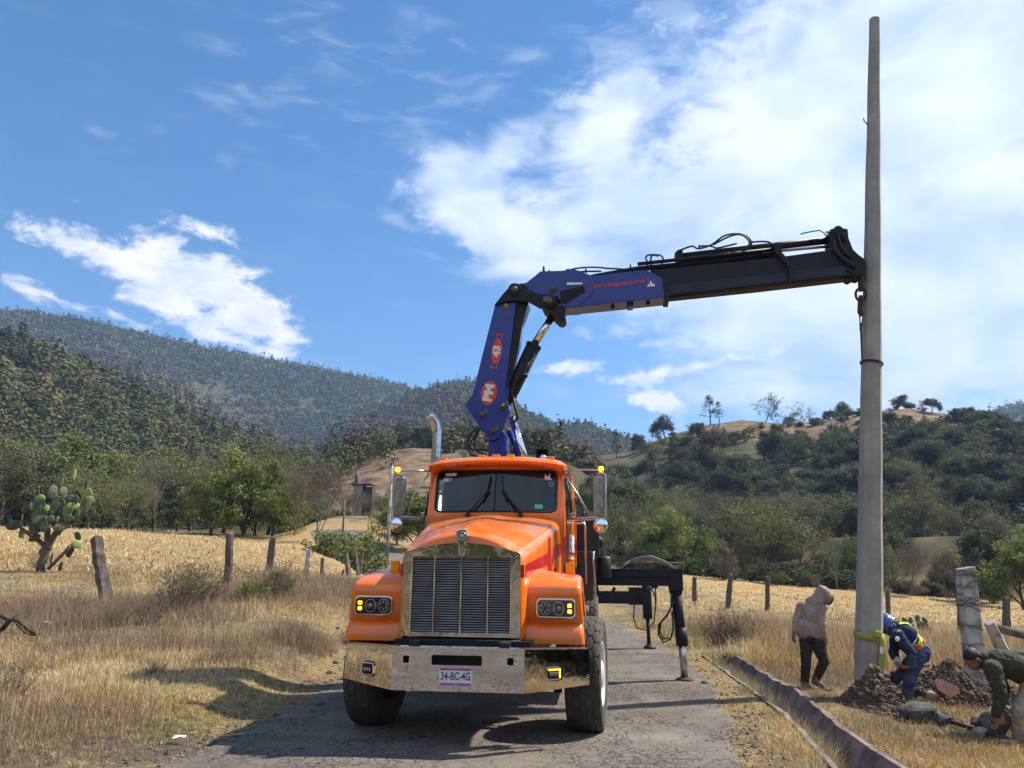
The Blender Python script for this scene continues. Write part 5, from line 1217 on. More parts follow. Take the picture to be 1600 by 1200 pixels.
for x, h, sp, lab in ((500, 34, 'oak', 'dark oak at the left end of the row on top of the bare mound'), (528, 42, 'oak', 'second dark oak from the left on top of the bare mound'), (548, 52, 'brown_oak', 'orange brown tree on top of the bare mound left of the truck')):
    plant(sp, x, 150, h, label=lab, name='oak_tree')
for x in range(570, 940, 17):
    plant(TREE_RD.choice(['oak', 'oak', 'oak', 'oak', 'oak', 'brown_oak']), x+TREE_RD.uniform(-6, 6), TREE_RD.uniform(147, 165), TREE_RD.uniform(34, 56), label='dark oak on the low wooded rise behind the truck', name='oak_tree', group='oaks on the rise behind the truck')
for x in (474, 486, 498, 520, 537, 590, 603, 616, 628, 646, 660, 676):
    plant(TREE_RD.choice(['oak', 'willow', 'bright']), x+TREE_RD.uniform(-8, 8), TREE_RD.uniform(80, 90), TREE_RD.uniform(26, 44), label='small tree at the foot of the bare mound', name='small_tree', group='trees at the foot of the bare mound')
for x, D, h, l in ((548, 80, 46, 'left'), (584, 78, 40, 'right')): plant('twiggy', x, D, h, label='grey green small tree covering the %s end of the small hut' % l, name='small_tree', wide=1.2)
# --- right side river belt
R1 = [('willow', 985, 78, 120, 'tall olive willow just right of the truck mirror', 0, .9), ('bright', 1035, 74, 98, 'bright green leafy tree above the black outrigger beam', 0, 1.), ('willow', 1068, 98, 105, 'grey green rounded willow behind the bright green leafy tree', 1, 1.),
      ('grey_bush', 1132, 66, 62, 'small round brown green bush at the edge of the right field', 0, .8), ('willow', 1200, 74, 132, 'broad pale olive willow with several leaning trunks in the right field belt', 2, 1.15), ('willow', 1250, 80, 110, 'olive willow right of the broad pale willow', 0, 1.),
      ('bare', 1306, 70, 118, 'leafless dark tree left of the concrete pole', 1, .8), ('bright', 1338, 74, 82, 'green leafy tree half hidden by the concrete pole', 1, .8), ('twiggy', 1420, 66, 90, 'thin grey green tree right of the concrete pole', 0, .8), ('twiggy', 1475, 68, 84, 'leaning thin tree left of the white concrete post', 1, .8),
      ('willow', 1395, 74, 88, 'olive tree close to the right side of the concrete pole', 1, .8), ('oak', 1548, 66, 118, 'bluish green tree above the white concrete post', 0, .85), ('bright', 1592, 60, 125, 'bright green tree at the right edge of the photo', 0, .9), ('bare', 1505, 62, 80, 'small leafless tree beside the white concrete post', 0, .8),
      ('willow', 1450, 84, 90, 'pale olive tree in the gap between the pole and the white post', 2, 1.), ('twiggy', 1165, 72, 78, 'leafless grey tree left of the broad pale willow', 1, .8), ('bright', 1100, 78, 74, 'green tree between the outrigger leg and the broad willow', 1, .9), ('willow', 945, 74, 70, 'low olive tree beside the cab', 2, .9)]
for sp, x, D, hp, lab, v, wd in R1:
    b = 'bush' in sp; plant(sp, x, D, hp, label=lab, name='round_bush' if b else {'bright': 'leafy_tree', 'willow': 'willow_tree', 'bare': 'bare_tree', 'twiggy': 'twiggy_tree', 'oak': 'bluish_tree'}[sp], cat='bush' if b else 'tree', var=v, wide=wd)
for i in range(52):
    x = 935+i*13.2; D = TREE_RD.uniform(71, 84)
    sp = TREE_RD.choice(['bush', 'grey_bush', 'bush', 'grey_bush', 'green_bush']); zn = 'behind the right field '+('above the outrigger beam' if x < 1090 else 'left of the pole' if x < 1350 else 'right of the pole'); cn = {'bush': 'dark green', 'grey_bush': 'brownish grey', 'green_bush': 'fresh green'}[sp]
    plant(sp, x, D, TREE_RD.uniform(18, 40), label='low %s bush in the hedge %s' % (cn, zn), name='hedge_bush', cat='bush', group='%s bushes %s' % (cn, zn), wide=1.3)
for i in range(90):
    x = 925+TREE_RD.uniform(0, 440); 
    if i % 9 == 0: x += 260
    sp = TREE_RD.choice(['willow', 'twiggy', 'willow', 'oak']); zn = 'at the foot of the right hill '+('beside the truck cab' if x < 1090 else 'left of the pole' if x < 1350 else 'right of the pole'); cn = {'willow': 'olive feathery', 'twiggy': 'greyish twiggy', 'oak': 'dark green'}[sp]
    plant(sp, x, TREE_RD.uniform(84, 112), TREE_RD.uniform(55, 92), label='%s small tree %s' % (cn, zn), name='small_tree', group='%s trees %s' % (cn, zn), wide=1.1)
# --- ridge trees
for sp, x, D, hp, lab, v, wd in (('pine', 1122, 236, 50, 'dark pine on the skyline of the right hill', 0, 1.25), ('pine', 1137, 238, 36, 'smaller pine beside the dark skyline pine', 1, 1.1), ('spread', 1212, 238, 50, 'broad flat topped tree standing alone on the hill skyline', 0, .72), ('spread', 1274, 238, 44, 'open crowned tree on the skyline right of the flat topped tree', 1, .9), ('oak', 1336, 240, 46, 'dark tree on the skyline just left of the pole', 0, .8),
    ('pine', 967, 225, 44, 'lone slender pine on the skyline above the right mirror', 1, 1.0), ('brown_oak', 1048, 232, 42, 'orange brown tree on the skyline at the left end of the right hill', 0, 1.1), ('bare', 1288, 236, 34, 'small leafless tree on the skyline beside the open crowned tree', 0, .8), ('oak', 1010, 228, 26, 'low dark tree near the left end of the right hill', 1, 1), ('bush', 1415, 244, 18, 'rounded shrub on the skyline right of the pole', 0, 1.5), ('spread', 1480, 244, 26, 'thin tree on the skyline above the white concrete post', 1, 1.)):
    plant(sp, x, D, hp, label=lab, name='ridge_shrub' if sp == 'bush' else ('pine_tree' if sp == 'pine' else 'ridge_tree'), cat='tree' if sp != 'bush' else 'bush', var=v, wide=wd)
# --- oaks on the right hillside
def hill_ok(x, D):
    y = pyg(x, D)
    if fbm(np.array([x*.06]), np.array([D*.12]), 3., 3)[0] > .10: return .12, y
    if y > 812: return 0, y
    dens = 1.
    if y < 712 and x < 1350: dens = .035
    if x < 1150: dens = min(dens, .45)
    if 1350 < x < 1540 and y < 690: dens = .07
    if 930 < x < 1010 and 690 < y < 745: dens = .08
    return dens, y
n = 0; tries = 0
while n < 175 and tries < 3000:
    tries += 1; x = TREE_RD.uniform(945, 1690); D = TREE_RD.uniform(118, 238); dn, y = hill_ok(x, D)
    if TREE_RD.random() > dn: continue
    sp = TREE_RD.choice(['oak']*11+['brown_oak', 'willow', 'willow']); zn = ('upper' if y < 700 else 'middle' if y < 750 else 'lower')+' slope of the right hill '+('beside the truck cab' if x < 1090 else 'between truck and pole' if x < 1345 else 'right of the pole'); plant(sp, x, D, h=TREE_RD.uniform(4.5, 7.5)*(1 if y > 706 else .7), label={'oak': 'dark green oak', 'brown_oak': 'rusty brown oak', 'willow': 'pale olive tree'}[sp]+' on the '+zn, name='oak_tree' if sp != 'willow' else 'olive_tree', group='%s trees on the %s' % ({'oak': 'dark green', 'brown_oak': 'rusty brown', 'willow': 'pale olive'}[sp], zn), wide=1.15); n += 1
for i in range(60):
    x = TREE_RD.uniform(990, 1620); D = TREE_RD.uniform(195, 243); plant(TREE_RD.choice(['bush', 'grey_bush']), x, D, h=TREE_RD.uniform(1., 2.6), label='low shrub scattered on the bare grassy top of the right hill', name='hill_shrub', cat='bush', group='shrubs on the bare hilltop', wide=1.4)

# --- far woods, one mass per ridge
def woods(name, n, az0, az1, r0, r1, rad, per, size, seed, pal, dens=None):
    g = np.random.default_rng(seed); az = g.uniform(az0, az1, n); rho = np.sqrt(g.uniform(r0*r0, r1*r1, n)); x, y = rho*np.sin(az), rho*np.cos(az)
    keep = (fbm(x, y, rad*14, 3)+.5+g.uniform(-.12, .12, n)) > (dens if dens else .33); x, y = x[keep], y[keep]; n = len(x); z = gz(x, y)
    rs = rad*g.uniform(.5, 1.35, n); pn = fbm(x, y, rad*30, 3)+.5+g.normal(0, .14, n); idx = np.clip((pn*len(pal)).astype(int), 0, len(pal)-1); col = np.array(pal)[idx]*g.uniform(.7, 1.3, (n, 1))
    tall = (g.random(n) < .25); hs = np.where(tall, 1.7, 1.0)
    c = np.repeat(np.stack([x, y, z+rs*.75*hs], 1), per, 0); R_ = np.repeat(rs, per); d = g.normal(size=c.shape); d /= np.linalg.norm(d, axis=1)[:, None]; 
    hh = np.repeat(hs, per); zz = d[:, 2]; taper = np.where(hh > 1.2, np.clip(1.0-.55*(zz+.2), .25, 1.1)*.7, 1.); p = c+d*np.stack([R_*taper, R_*taper, R_*hh], 1)*g.uniform(.55, 1, len(c))[:, None]
    u = g.normal(size=p.shape); u /= np.linalg.norm(u, axis=1)[:, None]; nn = d*1.+g.normal(size=p.shape)*.22+[0, 0, .45]; v = np.cross(nn, u); v /= np.linalg.norm(v, axis=1)[:, None]; u = np.cross(v, nn); u /= np.linalg.norm(u, axis=1)[:, None]
    s = size*1.25*(np.clip(np.hypot(p[:, 0], p[:, 1])/(.62*r1), .40, 1.25)*g.uniform(.6, 1.3, len(p)))[:, None]; V = np.stack([p-u*s*.5, p+v*s*.36, p+u*s*.5, p-v*s*.36], 1).reshape(-1, 3); F = np.arange(len(V)).reshape(-1, 4)
    T = np.repeat(np.repeat(col, per, 0)*g.uniform(.88, 1.12, (len(p), 1)), 4, 0)
    o = npmesh(name, V, F, 'forest', attr={'tint': T}); return tag(o, kind='stuff')
G1, G2, G3, BR, OR, PI_ = (.085, .092, .042), (.125, .130, .052), (.175, .165, .070), (.150, .112, .066), (.175, .100, .050), (.060, .092, .040)
woods('hillside_wood', 4600, R(-61), R(-9), 118, 372, 3.3, 105, .85, 11, [G3, BR, G2, G1, PI_, G2, BR, G3])
woods('spur_wood', 3200, R(-61), R(-8), 385, 640, 4.0, 44, 1.5, 12, [BR, G1, G2, BR, G3, BR])
woods('mountain_wood', 21500, R(-61), R(3), 560, 1240, 4.6, 17, 2.2, 13, [G1, PI_, G2, G1, BR, G1])
woods('middle_wood', 6500, R(-16), R(13), 300, 860, 4.2, 42, 1.7, 14, [G1, PI_, G2, G1, BR, OR, G2])
woods('right_far_wood', 2600, R(22), R(46), 640, 1260, 4.6, 20, 2.0, 15, [G1, PI_, G2])
woods('rise_wood', 420, R(-5), R(8), 100, 175, 2.3, 90, .55, 16, [G1, G2, BR, G1], dens=.52)
woods('hill_wood', 1700, R(8), R(46), 122, 212, 1.7, 70, .5, 17, [G1, G2, BR, G1, G1], dens=.52)
# ------------------------------------------------------------------ ground cover
def outside(x, y):
    xc = np.interp(y, RY, RX); hw = np.interp(y, RY, RW); d = np.abs(x-xc)-hw
    dl = np.interp(y, DY, DL); dr = np.interp(y, DY, DR); dit = (x > dl+.06) & (x < dr+.10) & (y < 15.6)
    return d, dit
def blades(name, x, y, h, w, col, seed, lean=.8):
    g = np.random.default_rng(seed); n = len(x); z = gz(x, y)-.02; a = g.uniform(0, 6.28, n); ln = np.abs(g.normal(0, lean, n)); la = g.uniform(0, 6.28, n)
    wx, wy = np.cos(a)*w*.5, np.sin(a)*w*.5; dx, dy = np.cos(la)*ln*h, np.sin(la)*ln*h; hz = h/np.sqrt(1+ln**2*.6)
    P0 = np.stack([x, y, z], 1); W_ = np.stack([wx, wy, 0*wx], 1); M1 = P0+np.stack([dx*.32, dy*.32, hz*.55], 1); T1 = P0+np.stack([dx, dy, hz], 1)
    V = np.stack([P0-W_, P0+W_, M1+W_*.75, M1-W_*.75, T1+W_*.15, T1-W_*.15], 1).reshape(-1, 3); i = np.arange(n)*6; F = np.concatenate([np.stack([i, i+1, i+2, i+3], 1), np.stack([i+3, i+2, i+4, i+5], 1)])
    return V, F, np.repeat(col, 6, 0)
GOLD, STRAW, BRN, GRY, GRN, ORG = np.array([.60, .43, .18]), np.array([.72, .59, .35]), np.array([.33, .22, .11]), np.array([.28, .225, .165]), np.array([.24, .26, .07]), np.array([.48, .26, .09])
def grass(name, n, x0, x1, y0, y1, seed, hfun, side, wmul=1.):
    g = np.random.default_rng(seed); 
    # more blades close to the camera
    u = g.random(n); y = 1/(1/y0+(1/y1-1/y0)*u); k = y; x = g.uniform(x0, x1, n)*k
    # tufts
    tx, ty = np.round(x/.16)*.16, np.round(y/.16)*.16; jx = g.random(n) < .6; r1 = vnoise(tx*31, ty*17, 1.); 
    x = np.where(jx, tx+g.normal(0, .035, n)+r1*.1, x); y = np.where(jx, ty+g.normal(0, .035, n)-r1*.1, y)
    d, dit = outside(x, y); ok = (~dit) & ((x < np.interp(y, RY, RX)) == (side < 0)) & (d > .10+.25*fbm(x, y, 1.1, 3)) & (g.random(n) < smoothstep(-.05, .8, d+fbm(x, y, .8, 2)*.6))
    dens = smoothstep(.28, .52, fbm(x, y, 1.7, 3)+.5); ok &= g.random(n) < .15+.85*dens
    x, y, d = x[ok], y[ok], d[ok]; n = len(x); p1 = fbm(x, y, 3.1, 3)+.5+g.normal(0, .07, n); p2 = fbm(x+40, y, 1.2, 3)+.5
    c = np.where((p1 < .37)[:, None], GRY, np.where((p1 < .46)[:, None], BRN, np.where((p1 < .58)[:, None], GOLD, STRAW)))
    if name == 'short_grass': c = np.where((g.random(n) < .55)[:, None], STRAW*1.05, c)
    c = np.where((g.random(n) < .12)[:, None], ORG, c); gr = (g.random(n) < .6*smoothstep(1.6, .2, d)*(p2 > .5)) | (g.random(n) < .05); c = np.where(gr[:, None], GRN, c)
    c = c*g.uniform(.6, 1.25, (n, 1)); h = hfun(x, y, d, p1, p2, g)*g.uniform(.5, 1.3, n); w = (.0035+.00045*y)*g.uniform(.7, 1.4, n)*wmul
    V, F, T = blades(name, x, y, h, w, c, seed+1, 1.6 if name == 'short_grass' else .9); return tag(npmesh(name, V, F, 'dry_grass', attr={'tint': T}), kind='stuff')
grass('dry_grass', 330000, -.95, .12, 4.2, 30, 31, lambda x, y, d, p1, p2, g: (.05+.13*smoothstep(.3, 2.4, d)*(.3+1.0*smoothstep(.40, .62, p2))), -1)
grass('dry_grass', 210000, .15, .95, 4.6, 30, 33, lambda x, y, d, p1, p2, g: np.where(y < 12.5, .075+.05*p2, .08+.26*smoothstep(12.5, 14.5, y)*(1-smoothstep(21, 26, y))*smoothstep(.36, .55, p2)+.05), 1)
# short thin blades lying on the near ground
grass('short_grass', 260000, -.95, .95, 4.2, 16, 35, lambda x, y, d, p1, p2, g: .07+0*x, -1, .8)
grass('short_grass', 200000, .1, .95, 4.2, 15, 36, lambda x, y, d, p1, p2, g: .07+0*x, 1, .8)
# verge and trees beside and behind the photographer (they show in the chrome)
def rear_verge():
    g = np.random.default_rng(91); n = 60000; x = np.where(g.random(n) < .5, g.uniform(-13, -3, n), g.uniform(2, 10, n)); y = g.uniform(-9, 4.6, n); d, dit = outside(x, y); ok = (d > .2) & (~dit) & ((y < 4.3) | (np.abs(x) > 4.5)); x, y = x[ok], y[ok]; n = len(x)
    c = np.where((g.random(n) < .5)[:, None], GOLD, np.where((g.random(n) < .5)[:, None], BRN, STRAW))*g.uniform(.6, 1.2, (n, 1)); V, F, T = blades('r', x, y, g.uniform(.1, .3, n), np.full(n, .012), c, 92, 1.); return tag(npmesh('dry_grass', V, F, 'dry_grass', attr={'tint': T}), kind='stuff')
rear_verge()
for i, (x, y, h) in enumerate(((6.9, 4.3, 1.4), (7.8, 5.2, 1.7), (6.6, 3.0, 1.2), (8.6, 6.0, 1.8), (7.4, 2.0, 1.5), (9.4, 4.2, 2.2), (6.4, 1.0, 1.0))):  # unseen bushes added to darken what the right bumper wing reflects
    tr, cr, top = SPEC['bush'][i % 2]; s = h/top; e = empty('unseen_bush', (x, y, gz1(x, y)), x, 'unseen dark bush added beyond the ditch beside the photographer', 'bush', 'unseen dark bushes added beyond the ditch'); e.scale = (s, s, s)
    for me, nm in ((tr, 'stems'), (cr, 'foliage')): o = bpy.data.objects.new(nm, me); COL.objects.link(o); o.parent = e
for i in range(16):  # unseen tree row added to darken the reflection in the grille surround
    x = -30+i*4+TREE_RD.uniform(-1, 1); y = TREE_RD.uniform(-38, -27); spn = TREE_RD.choice(['willow', 'oak', 'bright', 'twiggy']); tr, cr, top = SPEC[spn][0]; s = TREE_RD.uniform(5, 8)/top; e = empty('unseen_tree', (x, y, gz1(x, y)), x, 'unseen tree added in a row far behind the photographer', 'tree', 'added row of unseen trees far behind the photographer'); e.scale = (s, s, s)
    for me, nm in ((tr, 'trunk'), (cr, 'crown')): o = bpy.data.objects.new(nm, me); COL.objects.link(o); o.parent = e
for i in range(34):  # more unseen bushes, added on both sides for darker bumper reflections
    sd = 1 if i % 2 else -1; x = sd*TREE_RD.uniform(4.2, 9.5) if i < 22 else sd*TREE_RD.uniform(3.2, 5); y = TREE_RD.uniform(-7, 1.8) if i < 22 else TREE_RD.uniform(-7, -2); tr, cr, top = SPEC[TREE_RD.choice(['bush', 'grey_bush', 'dry_shrub', 'grey_bush'])][i % 2]; s = TREE_RD.uniform(.5, 1.3)/top; e = empty('unseen_bush', (x, y, gz1(x, y)), x, 'unseen bush added on the verge beside the photographer', 'bush', 'unseen bushes added on the verge beside the photographer'); e.scale = (s, s, s)
    for me, nm in ((tr, 'stems'), (cr, 'foliage')): o = bpy.data.objects.new(nm, me); COL.objects.link(o); o.parent = e
for sp, x, y, h in (('oak', 9, -4, 6), ('willow', 13, -9, 7), ('oak', 15, -1, 6), ('willow', 7, -12, 6), ('bright', -15, -12, 5)):
    tr, cr, top = SPEC[sp][0]; s = h/top; e = empty('roadside_tree', (x, y, gz1(x, y)), x, '%s tree standing behind the photographer %s of the road' % ({'oak': 'dark', 'willow': 'olive', 'bright': 'green'}[sp], 'right' if x > 0 else 'left'), 'tree', 'trees behind the photographer'); e.scale = (s, s, s)
    for me, nm in ((tr, 'trunk'), (cr, 'crown')): o = bpy.data.objects.new(nm, me); COL.objects.link(o); o.parent = e
# tall grass behind the workers
def tall():
    g = np.random.default_rng(51); n = 52000; cx = [(1130, 17.5, 1.6), (1165, 18, 1.3), (1100, 18.5, 1.1), (1310, 17, 1.4), (1450, 16.0, 2.0), (1490, 15.5, 1.7), (1560, 15.5, 2.0), (1400, 17, 1.5), (1540, 19, 2), (1600, 17, 2), (1225, 20, 1.6)]
    k = g.integers(0, len(cx), n); P = np.array([[*on_ground(x, 950, D)[:2], r] for x, D, r in cx])[k]; x = P[:, 0]+g.normal(0, .55, n)*P[:, 2]; y = P[:, 1]+g.normal(0, .5, n)*P[:, 2]
    d, dit = outside(x, y); ok = (d > 1.5) & (~dit) & (y > 13.6); x, y = x[ok], y[ok]; n = len(x)
    c = np.where((g.random(n) < .35)[:, None], STRAW, np.where((g.random(n) < .5)[:, None], BRN*1.1, np.array([.34, .22, .14])))*g.uniform(.6, 1.2, (n, 1))
    V, F, T = blades('t', x, y, g.uniform(.25, .68, n), np.full(n, .007), c, 52, .3); return tag(npmesh('tall_dry_grass', V, F, 'dry_grass', attr={'tint': T}), kind='stuff')
tall()
def weeds():
    """grey brown weed stalks along the left fence line and verge"""
    g = np.random.default_rng(61); n = 60000; cx = [(x, D, r) for x, D, r in ((60, 15, 1.5), (130, 14, 1.6), (220, 15, 1.8), (300, 16.5, 1.8), (380, 19, 1.8), (450, 21, 2), (510, 24, 2.2), (550, 26, 2.), (575, 22, 2.0),  (40, 8, 1.0), (110, 7.2, .9), (330, 12, 1.3), (480, 14, .8), (60, 11, 1.2))]
    k = g.integers(0, len(cx), n); P = np.array([[*on_ground(x, 950, D)[:2], r] for x, D, r in cx])[k]; x = P[:, 0]+g.normal(0, .5, n)*P[:, 2]; y = P[:, 1]+g.normal(0, .45, n)*P[:, 2]
    d, dit = outside(x, y); ok = (d > .5) & (g.random(n) < smoothstep(.35, .6, fbm(x, y, .9, 3)+.5)+.15); x, y = x[ok], y[ok]; n = len(x)
    c = np.where((g.random(n) < .6)[:, None], np.array([.27, .20, .14]), np.array([.42, .31, .20]))*g.uniform(.6, 1.25, (n, 1))
    V, F, T = blades('w', x, y, g.uniform(.10, .42, n), .004+.0003*y, c, 62, .5); return tag(npmesh('dry_weeds', V, F, 'dry_grass', attr={'tint': T}), kind='stuff')
weeds()
def stubble():
    g = np.random.default_rng(71); n = 70000; y = 1/(1/22+(1/74-1/22)*g.random(n)); x = g.uniform(-.85, .85, n)*y; d, dit = outside(x, y)
    ok = (d > 3) & (((x < 0) & (y > 24)) | ((x > 4) & (y > 29))); x, y = x[ok], y[ok]; n = len(x)
    c = np.where((g.random(n) < .6)[:, None], STRAW*1.05, BRN)*g.uniform(.7, 1.3, (n, 1)); V, F, T = blades('s', x, y, g.uniform(.08, .26, n), .02+.0006*y, c, 72, 2.4)
    return tag(npmesh('corn_stubble', V, F, 'dry_grass', attr={'tint': T}), kind='stuff')
stubble()
def ditch_weeds():
    g = np.random.default_rng(81); n = 26000; y = g.uniform(4.5, 15, n); l = np.interp(y, DY, DL); r_ = np.interp(y, DY, DR); f = g.beta(3, 3, n)*.62+.04; x = l+(r_-l)*f; ok = fbm(x, y, .8, 3)+.5 > .42; x, y = x[ok], y[ok]; n = len(x)
    c = np.where((g.random(n) < .5)[:, None], GRY, np.where((g.random(n) < .5)[:, None], STRAW, GRN))*g.uniform(.6, 1.2, (n, 1)); V, F, T = blades('d', x, y, g.uniform(.08, .42, n), np.full(n, .005), c, 82, .6); V[:, 2] += .05
    return tag(npmesh('ditch_weeds', V, F, 'dry_grass', attr={'tint': T}), kind='stuff')
ditch_weeds()
pm('dirt', (.185, .135, .095), .95, var=.5, scale=9, bump=.7, bscale=50); pm('dirt_dark', (.12, .085, .062), .95, var=.5, scale=7, bump=.8, bscale=40); pm('stone', (.22, .20, .18), .9, var=.45, scale=5, bump=.7, bscale=22); pm('stone_dark', (.095, .098, .09), .9, var=.5, scale=6, bump=.7, bscale=22); pm('stone_light', (.42, .38, .31), .9, var=.35, scale=6, bump=.6, bscale=22)
def rock_mesh(seed, sub=3, rough=.35):
    bm = bmesh.new(); bmesh.ops.create_icosphere(bm, subdivisions=sub, radius=1); rd = random.Random(seed); o = Vector((rd.uniform(0, 50), rd.uniform(0, 50), 0))
    planes = [(Vector((rd.gauss(0, 1), rd.gauss(0, 1), rd.gauss(0, 1))).normalized(), rd.uniform(.62, .85)) for _ in range(9)]
    for v in bm.verts:
        for n_, d in planes:
            k_ = v.co.dot(n_)
            if k_ > d: v.co -= n_*(k_-d)*.9
        v.co *= 1+rough*.5*noise.noise(v.co*1.6+o)+rough*.2*noise.noise(v.co*5+o)
    V = [tuple(v.co) for v in bm.verts]; F = [tuple(v.index for v in f.verts) for f in bm.faces]; bm.free(); return V, F
ROCKS = [rock_mesh(s) for s in range(6)]
def rock(px, py, D, size, mat, label, group=None, k=0, rot=0, name='rock', sink=.25):
    p = W(px, py, D); z = gz1(p.x, p.y); V, F = ROCKS[k]; o = MB().add(V, F, smooth=False).build(name, mat); o.scale = size; o.rotation_euler = (0, 0, rot); o.location = (p.x, p.y, z+size[2]*(1-sink)); return tag(o, label, 'rock', group)
# dirt mounds: height field with clods
def mound(name, cx, cy, rx, ry, h, seed, label, n=900, ang=0.):
    g = np.random.default_rng(seed); m = MB(); N = 70; P = []
    for i in range(N):
        row = []
        for j in range(N):
            u, v = (i/(N-1)*2-1)*1.25, (j/(N-1)*2-1)*1.25; x = cx+rx*u*math.cos(ang)-ry*v*math.sin(ang); y = cy+rx*u*math.sin(ang)+ry*v*math.cos(ang); r2 = math.hypot(u, v)
            z = gz1(x, y); a = h*max(0, 1-r2)**.8*(.75+.9*float(vnoise(x*1., y, .45)))+.14*float(fbm(x, y, .13, 4))*(r2 < 1.1); row.append((x, y, z+a-.03-.10*max(0, r2-1)))
        P.append(row)
    m.grid(P)
    for _ in range(n):
        a = g.uniform(0, 6.28); r2 = g.uniform(0, 1.12)**.6; u, v = r2*math.cos(a), r2*math.sin(a); x = cx+rx*u*math.cos(ang)-ry*v*math.sin(ang); y = cy+rx*u*math.sin(ang)+ry*v*math.cos(ang)
        z = gz1(x, y)+h*max(0, 1-r2)**.8*(.75+.9*float(vnoise(x, y, .45))); s = g.gamma(1.3, .0055)+.005 if g.random() > .03 else g.uniform(.03, .06); V, F = CL[g.integers(0, len(CL))]; q = Euler((g.uniform(0, 6), g.uniform(0, 6), 0)).to_matrix()
        m.add([tuple(Vector((x, y, z+s*.3))+q @ (Vector(v_)*s)) for v_ in V], F, mi=int(g.random() < .45))
    return tag(m.build(name, ['dirt', 'dirt_dark'], fix=False), label, 'dirt pile')
CL = [rock_mesh(s, 1, .8) for s in range(20, 26)]
p = W(1368, 1100, 10.72); mound('dirt_mound', p.x, p.y, .40, .36, .36, 5, 'nearer mound of dark crumbly earth heaped against the foot of the pole', 3600)
p = W(1428, 1130, 10.25); mound('dirt_mound', p.x, p.y, .55, .32, .07, 7, 'low spill of crumbly earth in front of the boots of the hardhat worker', 1600)
p = W(1497, 1085, 11.7); mound('dirt_mound', p.x, p.y, 1.15, .55, .46, 6, 'long mound of crumbly earth in front of the white concrete post', 6000)
rock(1440, 1158, 9.9, (.27, .16, .14), 'stone_dark', 'large dark rock lying in the grass in front of the nearer dirt mound', k=0, rot=.3)
rock(1474, 1164, 9.85, (.12, .11, .09), 'stone_dark', 'small dark rock touching the right end of the large dark rock', k=1)
rock(1385, 1062, 11.15, (.13, .12, .10), 'stone', 'rounded tan stone under the raised boot of the hardhat worker', k=2, sink=-.9)
rock(1452, 1070, 11.0, (.075, .06, .05), 'stone_light', 'pale stone lying on top of the dirt beside the worker', k=3, sink=-2.2)
rock(1560, 1150, 9.7, (.19, .17, .18), 'stone', 'biggest grey boulder being gripped by the crouching worker', k=4, rot=.5, sink=.15)
rock(1574, 1128, 10.05, (.15, .13, .12), 'stone', 'grey rock behind the gripped boulder', k=5, sink=-.2)
rock(1527, 1145, 9.8, (.095, .09, .09), 'stone_dark', 'round dark stone left of the gripped boulder', k=3)
rock(1534, 1163, 9.5, (.085, .07, .065), 'stone_light', 'yellowish stone in front of the gripped boulder', k=0)
rock(1575, 1172, 9.3, (.13, .06, .03), 'stone_light', 'flat pale stone at the knee of the crouching worker', k=1)
rock(1293, 1077, 11.8, (.055, .04, .03), 'stone', 'pale stone at the toe of the hooded worker', k=2)
rock(1345, 1075, 11.6, (.06, .06, .05), 'stone_dark', 'dark stone just left of the pole foot', k=4)
rock(500, 1090, 9.6, (.05, .05, .045), 'stone', 'small grey stone beside the left front wheel', k=5); rock(72, 975, 13.5, (.10, .08, .08), 'stone_light', 'pale stone in the weeds by the fallen branch', k=2)
for i in range(26):
    x = TREE_RD.choice([TREE_RD.uniform(1080, 1330), TREE_RD.uniform(430, 560), TREE_RD.uniform(0, 400)]); D = TREE_RD.uniform(8.5, 19); s = TREE_RD.uniform(.02, .05); rock(x, 1000, D, (s*1.3, s, s*.8), TREE_RD.choice(['stone', 'stone_light', 'stone_dark']), 'small loose stone scattered in the dry grass of the verge', 'loose stones in the verge grass', k=TREE_RD.randrange(6), name='loose_stone')
def gravel():
    g = np.random.default_rng(95); n = 5200; y = 1/(1/5.+(1/26-1/5.)*g.random(n)); sd = np.where(g.random(n) < .5, -1, 1); xc = np.interp(y, RY, RX); hw = np.interp(y, RY, RW); x = xc+sd*(hw+g.normal(-.12, .28, n)); k = g.random(n) < .22; x = np.where(k, xc+g.uniform(-1, 1, n)*hw, x); z = gz(x, y)+.008
    s = g.gamma(1.6, .005, n)+.005; kd = g.random(n) < .28; yd = g.uniform(4.5, 15, n); ld, rd_ = np.interp(yd, DY, DL), np.interp(yd, DY, DR); y = np.where(kd, yd, y); x = np.where(kd, ld+(rd_-ld)*g.uniform(.2, .8, n), x); z = np.where(kd, np.minimum(gz(ld-.14, yd), gz(rd_+.1, yd))-.25+.05*g.random(n), z); s = np.where(kd, s*1.8+.006, s); V0 = np.array([[0, 0, 1], [1, 0, 0], [0, 1, 0], [-1, 0, 0], [0, -1, 0], [0, 0, -1.]]); F0 = np.array([[0, 1, 2], [0, 2, 3], [0, 3, 4], [0, 4, 1], [5, 2, 1], [5, 3, 2], [5, 4, 3], [5, 1, 4]])
    a = g.uniform(0, 6.28, n); V = V0[None]*g.uniform(.6, 1.3, (n, 6, 1))*s[:, None, None]; c, s_ = np.cos(a)[:, None], np.sin(a)[:, None]; V = np.stack([V[..., 0]*c-V[..., 1]*s_, V[..., 0]*s_+V[..., 1]*c, V[..., 2]*.7], -1)+np.stack([x, y, z], 1)[:, None]
    F = (F0[None]+np.arange(n)[:, None, None]*6).reshape(-1, 3); T = np.repeat(np.array([.26, .225, .19])*g.uniform(.4, 1.4, (n, 1)), 6, 0); tag(npmesh('gravel', V.reshape(-1, 3), F, 'dry_grass', attr={'tint': T}), kind='stuff')
gravel()
